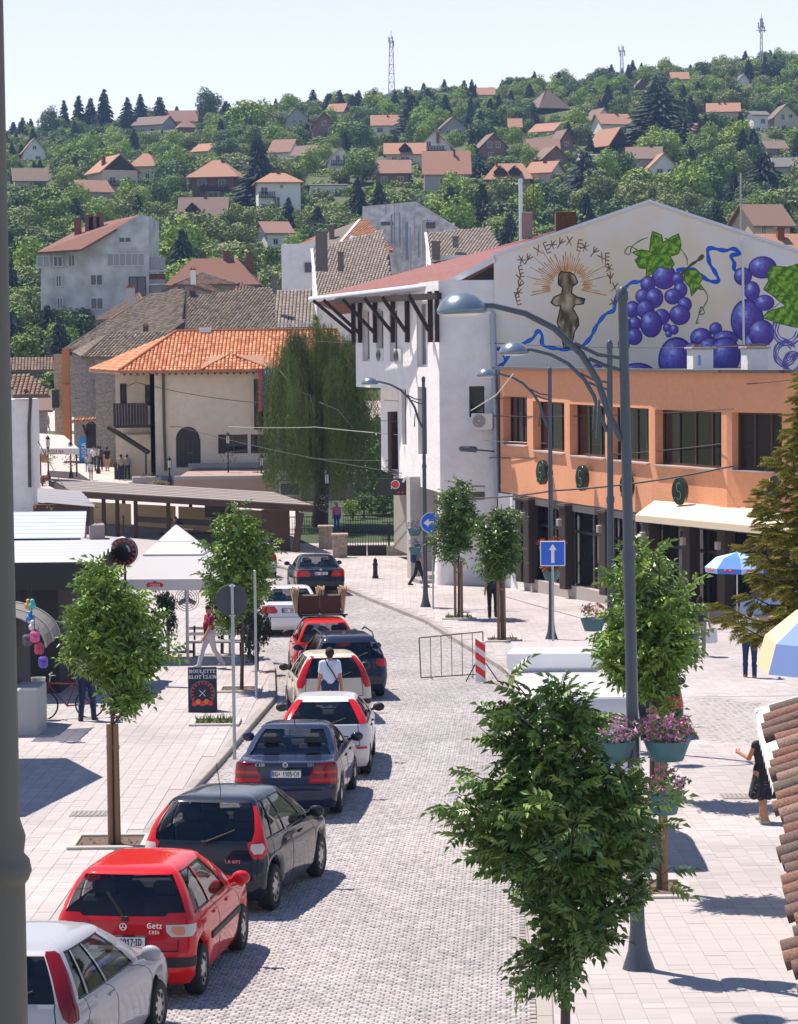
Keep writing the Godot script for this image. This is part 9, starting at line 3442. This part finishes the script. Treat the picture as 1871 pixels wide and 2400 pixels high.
# ---- people: one continuous skin meshed round a posed skeleton ----
# bones: [a, b, radius a, radius b, colour index]
func skin(bones: Array,cols: Array,cell: float) -> MB:
	var lo := V(1e9,1e9,1e9)
	var hi := -lo
	for b in bones:
		for k in 2:
			var r: Vector3 = Vector3.ONE * (float(b[2 + k]) + cell * 3.0)
			lo = lo.min(b[k] - r)
			hi = hi.max(b[k] + r)
	var nx := int((hi.x - lo.x) / cell) + 2
	var ny := int((hi.y - lo.y) / cell) + 2
	var nz := int((hi.z - lo.z) / cell) + 2
	var F := PackedFloat32Array()
	F.resize(nx * ny * nz)
	F.fill(1.0)
	var near := PackedFloat32Array()
	near.resize(nx * ny * nz)
	near.fill(1.0)
	var who := PackedByteArray()
	who.resize(nx * ny * nz)
	var kk := 0.028
	for bi in bones.size():
		var b: Array = bones[bi]
		var a: Vector3 = b[0]
		var ab: Vector3 = b[1] - b[0]
		var l2 := maxf(ab.length_squared(),1e-6)
		var ra: float = b[2]
		var dr: float = b[3] - b[2]
		var m := Vector3.ONE * (maxf(b[2],b[3]) + 0.07)
		var p0 := ((a.min(b[1]) - m - lo) / cell).floor().max(Vector3.ZERO)
		var p1 := ((a.max(b[1]) + m - lo) / cell).ceil().min(V(nx - 1,ny - 1,nz - 1))
		for z in range(int(p0.z),int(p1.z) + 1):
			for y in range(int(p0.y),int(p1.y) + 1):
				var i := (z * ny + y) * nx + int(p0.x)
				for x in range(int(p0.x),int(p1.x) + 1):
					var q := lo + V(x,y,z) * cell - a
					var t := clampf(q.dot(ab) / l2,0.0,1.0)
					var d := (q - ab * t).length() - ra - dr * t
					if d < near[i]:
						near[i] = d
						who[i] = b[4]
					var f := F[i]
					var h := maxf(kk - absf(f - d),0.0) / kk
					F[i] = minf(f,d) - h * h * kk * 0.25
					i += 1
	var mb := MB.new()
	var vid := {}
	var pts := PackedVector3Array()
	var nor := PackedVector3Array()
	var pc := []
	var sx := 1
	var sy := nx
	var sz := nx * ny
	for z in nz - 1:
		for y in ny - 1:
			var i := (z * ny + y) * nx
			for x in nx - 1:
				var n := 0
				var c := [F[i],F[i + 1],F[i + sy],F[i + sy + 1],F[i + sz],F[i + sz + 1],F[i + sz + sy],F[i + sz + sy + 1]]
				for k in 8:
					if c[k] < 0.0:
						n += 1
				if n > 0 and n < 8:
					var s := Vector3.ZERO
					var cnt := 0
					for e in [[0,1],[2,3],[4,5],[6,7],[0,2],[1,3],[4,6],[5,7],[0,4],[1,5],[2,6],[3,7]]:
						var fa: float = c[e[0]]
						var fb: float = c[e[1]]
						if (fa < 0.0) != (fb < 0.0):
							var t := fa / (fa - fb)
							s += V(e[0] & 1,(e[0] >> 1) & 1,e[0] >> 2).lerp(V(e[1] & 1,(e[1] >> 1) & 1,e[1] >> 2),t)
							cnt += 1
					vid[i] = pts.size()
					pts.append(lo + (V(x,y,z) + s / cnt) * cell)
					nor.append(V(c[1] + c[3] + c[5] + c[7] - c[0] - c[2] - c[4] - c[6],c[2] + c[3] + c[6] + c[7] - c[0] - c[1] - c[4] - c[5],c[4] + c[5] + c[6] + c[7] - c[0] - c[1] - c[2] - c[3]).normalized())
					var bk := 0
					var offs := [0,1,sy,sy + 1,sz,sz + 1,sz + sy,sz + sy + 1]
					for k in 8:
						if near[i + offs[k]] < near[i + offs[bk]]:
							bk = k
					pc.append(cols[who[i + offs[bk]]])
				i += 1
	for i in vid:
		for ax in 3:
			var d1: int = [sy,sz,sx][ax]
			var d2: int = [sz,sx,sy][ax]
			var de: int = [sx,sy,sz][ax]
			if (F[i] < 0.0) == (F[i + de] < 0.0):
				continue
			if not (vid.has(i - d1) and vid.has(i - d2) and vid.has(i - d1 - d2)):
				continue
			var q := [vid[i - d1 - d2],vid[i - d2],vid[i],vid[i - d1]]
			if F[i] > 0.0:
				q.reverse()
			for k in [0,2,1,0,3,2]:
				mb.v.append(pts[q[k]])
				mb.n.append(nor[q[k]])
				mb.c.append(pc[q[k]])
	return mb

# w: turn (0 = back to the camera), h, step, arms [[left fwd, left out, left bend],[right ...]], cols {shirt, pants, skin, hair, shoe}, fat, skirt, sleeves, hairlong, cell, lean, head
func person(label: String,at: Vector3,w: Dictionary) -> Node3D:
	var o := thing("person",label,"person",at,w.get("turn",0.0))
	var c: Dictionary = w.get("cols",{})
	var skin_c: Color = c.get("skin",Color(0.42,0.22,0.14))
	var cols := [c.get("shirt",Color(0.6,0.6,0.62)),c.get("pants",Color(0.03,0.05,0.12)),skin_c,c.get("hair",Color(0.02,0.014,0.01)),c.get("shoe",Color(0.03,0.025,0.02)),c.get("sleeve",c.get("shirt",Color(0.6,0.6,0.62)))]
	var cell: float = w.get("cell",0.026)
	var fat: float = w.get("fat",1.0)
	var st: float = w.get("step",0.0)
	var lean: float = w.get("lean",0.0)
	var up := Basis(Vector3.RIGHT,-lean)
	var hip := V(0,0.93,0)
	var T := func(p: Vector3) -> Vector3: return hip + up * (p - hip)
	var B := []
	var skirt: float = w.get("skirt",0.0)
	for s in [-1,1]:
		var sw: float = st * s
		var hj := V(s * 0.095,0.92,0)
		var kn := hj + V(s * 0.01,-0.43 * cos(sw),-0.43 * sin(sw) - 0.02)
		var bend := maxf(0.0,-sw) * 0.9
		var an := kn + V(0,-0.42 * cos(sw - bend),-0.42 * sin(sw - bend))
		an.y = maxf(an.y,0.075)
		var leg := 2 if w.get("bare",false) else 1
		B.append([hj,kn,0.095 * fat,0.062,1 if not w.get("bare",false) else leg])
		B.append([kn,kn.lerp(an,0.35),0.06,0.062,leg])
		B.append([kn.lerp(an,0.35),an,0.062 if leg == 2 else 0.064,0.04 if leg == 2 else 0.055,leg])
		B.append([an + V(0,-0.02,0.03),an + V(s * 0.02,-0.045,-0.15),0.042,0.032,4])
		var sh: Vector3 = T.call(V(s * 0.175 * sqrt(fat),1.40,0))
		var a: Array = w.get("arms",[[-0.2,0.12,0.2],[0.2,0.12,0.2]])[0 if s < 0 else 1]
		var ab := up * Basis(Vector3.RIGHT,a[0]) * Basis(Vector3.BACK,a[1] * s)
		var el := sh + ab * V(0,-0.29,0)
		var fb := ab * Basis(Vector3.RIGHT,a[2]) * Basis(Vector3.BACK,-s * (a[3] if a.size() > 3 else 0.0))
		var wr := el + fb * V(0,-0.245,0)
		var hd := wr + fb * V(0,-0.075,0)
		var sl: float = w.get("sleeves",0.6)
		B.append([sh,sh.lerp(el,sl),0.062 * sqrt(fat),0.058,5])
		if sl < 0.99:
			B.append([sh.lerp(el,sl),el,0.045,0.04,2])
			B.append([el,wr,0.04,0.027,2])
		else:
			B.append([el,wr,0.048,0.038,5])
		B.append([wr,hd,0.026,0.036,2])
		w["hand_%d" % s] = [hd,fb]
	B.append([T.call(V(-0.07,0.97,0)),T.call(V(0.07,0.97,0)),0.115 * fat,0.115 * fat,1])
	B.append([T.call(V(0,1.04,0)),T.call(V(0,1.2,-0.012 * fat)),0.13 * fat,0.132 * fat,0])
	B.append([T.call(V(-0.06,1.12,0)),T.call(V(-0.085,1.34,0)),0.1 * fat,0.105,0])
	B.append([T.call(V(0.06,1.12,0)),T.call(V(0.085,1.34,0)),0.1 * fat,0.105,0])
	B.append([T.call(V(-0.13,1.415,0.01)),T.call(V(0.13,1.415,0.01)),0.06,0.06,0])
	if skirt > 0.0:
		for k in 8:
			var an := TAU * k / 8
			B.append([V(cos(an) * 0.07,0.98,sin(an) * 0.05),V(cos(an) * skirt,0.52,sin(an) * skirt * 0.8),0.09,0.075,1])
	var hb: Basis = up * Basis(Vector3.UP,w.get("look",0.0)) * Basis(Vector3.RIGHT,w.get("nod",0.0))
	var neck: Vector3 = T.call(V(0,1.44,0.01))
	var hc := neck + V(0,0.165,-0.012)
	B.append([neck,hc,0.055,0.055,2])
	B.append([hc + hb * V(0,-0.045,-0.03),hc + hb * V(0,0.03,-0.012),0.066,0.082,2])
	B.append([hc + hb * V(0,0.045,0.02),hc + hb * V(0,0.055,-0.008),0.088,0.086,3])
	B.append([hc + hb * V(0,0.03,0.035),hc + hb * V(0,-0.035,0.04),0.08,0.06,3])
	B.append([hc + hb * V(0,0.005,-0.1),hc + hb * V(0,-0.022,-0.112),0.01,0.015,2])
	for s in [-1,1]:
		B.append([hc + hb * V(s * 0.083,0.01,0.0),hc + hb * V(s * 0.083,-0.025,0.0),0.017,0.013,2])
	if w.get("hairlong",0.0) > 0.0:
		B.append([hc + hb * V(0,0.02,0.05),hc + hb * V(0,-w.hairlong,0.085),0.085,0.075,3])
	if w.get("bun",false):
		B.append([hc + hb * V(0,0.12,0.05),hc + hb * V(0,0.13,0.06),0.05,0.05,3])
	var mb := skin(B,cols,cell)
	# fingers, closed loosely
	for s in [-1,1]:
		var hd: Vector3 = w["hand_%d" % s][0]
		var fb: Basis = w["hand_%d" % s][1]
		mb.tint = skin_c
		for f in 4:
			var l: float = [0.065,0.075,0.07,0.055][f]
			var p0 := hd + fb * V(0.0,-0.025,-0.028 + f * 0.019)
			mb.tube([p0,p0 + fb * V(-s * 0.008,-l * 0.5,0),p0 + fb * V(-s * 0.03,-l * 0.92,-0.004)],[0.0095,0.0085,0.007],5)
		var t0 := hd + fb * V(-s * 0.01,0.02,-0.03)
		mb.tube([t0,t0 + fb * V(-s * 0.02,-0.03,-0.02),t0 + fb * V(-s * 0.03,-0.06,-0.022)],[0.011,0.0095,0.008],5)
	if cell < 0.02:
		for s in [-1,1]:
			mb.tint = Color(0.03,0.02,0.015)
			mb.ball(hc + hb * V(s * 0.034,0.012,-0.086),V(0.014,0.008,0.008),8,6)
			mb.bar(hc + hb * V(s * 0.018,0.036,-0.09),hc + hb * V(s * 0.052,0.036,-0.08),0.008,0.01)
		mb.tint = Color(0.32,0.1,0.08)
		mb.ball(hc + hb * V(0,-0.052,-0.09),V(0.024,0.007,0.008),8,6)
	part("body",mb.mesh(true),tinted(mat("skin_and_cloth",Color.WHITE,0.85)),o)
	var k: float = w.get("h",1.75) / 1.75
	o.scale = Vector3.ONE * k
	return o

func bag(o: Node3D,called: String,at: Vector3,s: Vector3,key: String,c: Color,strap := []) -> void:
	var m := MB.new()
	m.box(at,s,Basis(Vector3.BACK,0.06),minf(s.x,minf(s.y,s.z)) * 0.35)
	if strap.size():
		m.tube(strap,0.014,5)
	part(called,m,mat(key,c,0.8),o)

func people() -> void:
	var white := Color(0.62,0.64,0.68)
	var jean := Color(0.018,0.035,0.10)
	var blackc := Color(0.012,0.012,0.016)
	var P := 0.1
	var o := person("man in a maroon shirt and pale trousers glancing back beside the white canopy",V(-5.04,-2.08,-68.29) + Vector3.UP * P,{"turn": 2.0,"look": 0.5,"h": 1.72,"fat": 1.16,"step": 0.3,"cell": 0.016,"arms": [[0.25,0.1,0.35],[-0.15,0.1,0.4]],"cols": {"shirt": Color(0.24,0.008,0.045),"pants": Color(0.5,0.5,0.54),"shoe": Color(0.5,0.5,0.5)}})
	o = person("man in a white shirt and jeans with a bicycle behind the left ash",on_ground(-6.85,56.4,P),{"turn": -0.2,"h": 1.8,"fat": 1.15,"step": 0.12,"cell": 0.018,"lean": 0.15,"arms": [[0.85,0.25,0.2],[0.6,0.1,0.3]],"cols": {"shirt": white,"pants": jean,"shoe": Color(0.05,0.03,0.02)}})
	o = person("man in a white t-shirt with a dark shoulder strap between the parked cars",on_ground(-1.52,55.6),{"turn": 0.1,"h": 1.76,"cell": 0.016,"step": 0.08,"arms": [[-0.1,0.14,0.3],[0.0,0.14,0.3]],"cols": {"shirt": Color(0.55,0.61,0.76),"pants": jean}})
	var sm := MB.new()
	sm.tube([V(-0.1,1.5,0.02),V(-0.06,1.38,0.125),V(0.06,1.2,0.14),V(0.15,1.03,0.1),V(0.17,0.97,0)],0.014,5)
	part("shoulder_strap",sm,mat("trim_black"),o)
	o = person("man in a white t-shirt and jeans holding a phone to his ear on the right",V(8.68,-1.96,-64.28) + Vector3.UP * P,{"turn": -0.1,"h": 1.8,"fat": 1.08,"cell": 0.016,"step": -0.1,"arms": [[0.5,0.5,2.2,0.3],[0.45,0.15,0.9]],"cols": {"shirt": Color(0.5,0.52,0.55),"pants": jean,"shoe": Color(0.35,0.18,0.14)}})
	o = person("woman in a black patterned dress walking past the white market canopy",V(5.76,-1.25,-41.10) + Vector3.UP * P,{"turn": 0.5,"h": 1.62,"cell": 0.014,"step": 0.22,"skirt": 0.2,"bare": true,"sleeves": 0.05,"hairlong": 0.1,"arms": [[0.5,0.1,1.3],[0.3,0.1,1.2]],"cols": {"shirt": Color(0.02,0.02,0.025),"pants": Color(0.018,0.018,0.022),"skin": Color(0.45,0.22,0.13),"shoe": Color(0.35,0.3,0.26)}})
	var pr := MB.new()
	for i in 150:
		var an := rnd(0,TAU)
		var y := rnd(0.5,1.1)
		var r := lerpf(0.275,0.14,clampf((y - 0.5) / 0.5,0,1))
		var p := V(cos(an) * r,y,sin(an) * r * 0.82)
		pr.bar(p,p + V(-sin(an),rnd(-1,1),cos(an)) * 0.045,0.012,0.006)
	part("dress_print",pr,mat("dress_print",lin(0.16,0.16,0.17),0.8),o).set_meta("kind","stuff")
	o = person("woman with a dark backpack and white carrier bag beside the bright ash",V(8.13,-2.14,-70.21) + Vector3.UP * P,{"turn": -0.1,"h": 1.66,"cell": 0.018,"step": 0.25,"bun": true,"arms": [[0.1,0.15,0.5],[-0.1,0.2,0.2]],"cols": {"shirt": Color(0.32,0.24,0.14),"pants": Color(0.24,0.25,0.24),"shoe": Color(0.5,0.5,0.52)}})
	bag(o,"backpack",V(0.02,1.25,0.18),V(0.3,0.42,0.16),"bag_dark",lin(0.02,0.022,0.035))
	bag(o,"carrier_bag",V(0.32,0.62,0.05),V(0.34,0.42,0.12),"bag_white",lin(0.65,0.66,0.68),[V(0.26,0.82,0.05),V(0.31,0.92,0.04),V(0.36,0.82,0.05)])
	o = person("man in dark clothes walking away beyond the right slim ash",V(3.03,-2.58,-84.71) + Vector3.UP * P,{"turn": 0.0,"h": 1.8,"fat": 1.05,"step": 0.2,"cell": 0.02,"sleeves": 0.6,"cols": {"shirt": Color(0.02,0.028,0.06),"pants": blackc}})
	o = person("man with a blue backpack passing the white building's steps",V(0.72,-3.08,-100.96) + Vector3.UP * P,{"turn": -1.4,"h": 1.74,"step": 0.3,"cell": 0.02,"cols": {"shirt": Color(0.12,0.14,0.2),"pants": blackc}})
	bag(o,"backpack",V(0,1.22,0.2),V(0.34,0.48,0.18),"bag_blue",lin(0.03,0.045,0.12))
	o = person("person in a pink striped hooded top on the park path",V(-3.37,-3.64,-140.52),{"turn": 0.2,"h": 1.6,"step": 0.15,"fat": 1.12,"sleeves": 1.0,"cols": {"shirt": Color(0.62,0.07,0.22),"pants": Color(0.02,0.08,0.42),"hair": Color(0.62,0.07,0.22)}})
	var hs := MB.new()
	for k in 3:
		hs.lathe([Vector2(0.19,1.06 + k * 0.13),Vector2(0.195,1.09 + k * 0.13),Vector2(0.19,1.12 + k * 0.13)],12,Transform3D(Basis.from_scale(V(1.0,1,0.86)),Vector3.ZERO))
	part("stripe",hs,mat("stripe_white",lin(0.6,0.3,0.4),0.9),o)
	o = person("man in a blue and white jersey in the pavilion's shade behind the black saloon",on_ground(-6.0,114),{"turn": 2.6,"h": 1.78,"cell": 0.024,"arms": [[0.6,0.1,1.0],[0.6,0.1,1.0]],"cols": {"shirt": Color(0.1,0.16,0.5),"pants": Color(0.02,0.025,0.07)}})
	var far := [
		["man in a sand shirt and dark trousers, left of the walking couple on the square",V(-18.28,-2.42,-171.37),{"turn": 0.1,"step": 0.15,"fat": 1.12,"cols": {"shirt": Color(0.34,0.27,0.2),"pants": Color(0.015,0.02,0.05)}}],
		["slimmer walker close beside the man in the sand shirt",V(-17.95,-2.40,-172.05),{"turn": 0.0,"step": 0.2,"h": 1.68,"cols": {"shirt": Color(0.3,0.3,0.34),"pants": Color(0.02,0.02,0.03)}}],
		["man in a white shirt on the square right of the blue banner",V(-21.08,-2.20,-180.01),{"turn": 2.8,"h": 1.75,"cols": {"shirt": white,"pants": Color(0.05,0.05,0.06)}}],
		["person in black with bare legs on the square, nearest the porch",V(-20.06,-2.22,-179.08),{"turn": 0.3,"step": 0.2,"bare": true,"cols": {"shirt": blackc,"pants": blackc}}],
		["child in pale blue between the banner and the white shirted man",V(-21.46,-2.22,-179.28),{"turn": 3.0,"h": 1.2,"cols": {"shirt": Color(0.4,0.45,0.5),"pants": Color(0.1,0.25,0.4)}}],
		["child in white in front of the pale topped lantern",V(-20.31,-2.41,-171.64),{"turn": 0.4,"h": 1.25,"cols": {"shirt": white,"pants": Color(0.3,0.25,0.26)}}],
		["dark clad walker behind the pale topped lantern post",V(-20.73,-2.19,-180.90),{"turn": 0.2,"h": 1.7,"cols": {"shirt": Color(0.04,0.05,0.09),"pants": blackc}}],
		["woman in a violet skirt at the foot of the cream house stair",V(-21.19,-2.00,-195.35),{"turn": -0.6,"h": 1.68,"skirt": 0.16,"bare": true,"sleeves": 0.05,"cols": {"shirt": Color(0.55,0.25,0.12),"pants": Color(0.12,0.03,0.14),"hair": Color(0.45,0.2,0.08)}}],
		["person in red shorts far up the lane at the left edge",V(-31.98,-1.33,-237.19),{"turn": 2.5,"step": 0.2,"bare": true,"cols": {"shirt": Color(0.45,0.46,0.5),"pants": Color(0.5,0.06,0.06)}}],
		["woman in a dark top and pink trousers by the small stone planter wall",V(-16.62,-3.71,-137.18),{"turn": 0.5,"h": 1.66,"step": 0.15,"hairlong": 0.12,"cell": 0.022,"arms": [[0.8,0.1,1.5],[0.3,0.1,0.8]],"cols": {"shirt": Color(0.03,0.025,0.05),"pants": Color(0.6,0.2,0.3)}}],
		["seated dark guest at the left of the pavilion",on_ground(-11.6,134.5,-0.35),{"turn": 2.2,"cols": {"shirt": blackc,"pants": blackc}}],
		["dark guest leaning back in the middle of the pavilion",on_ground(-9.4,133,-0.3),{"turn": -1.2,"lean": -0.2,"cols": {"shirt": Color(0.02,0.02,0.03),"pants": blackc}}],
		["broad dark guest at the right end of the pavilion's rail",on_ground(-8.0,131.5,-0.1),{"turn": 1.4,"lean": 0.3,"fat": 1.15,"cols": {"shirt": Color(0.015,0.015,0.022),"pants": blackc}}],
		["dim figure standing under the white building's corner",V(0.18,-3.87,-127.09),{"turn": 2.4,"cols": {"shirt": Color(0.12,0.08,0.07),"pants": blackc}}]]
	for f in far:
		person(f[0],f[1] + Vector3.UP * 0.06,f[2])
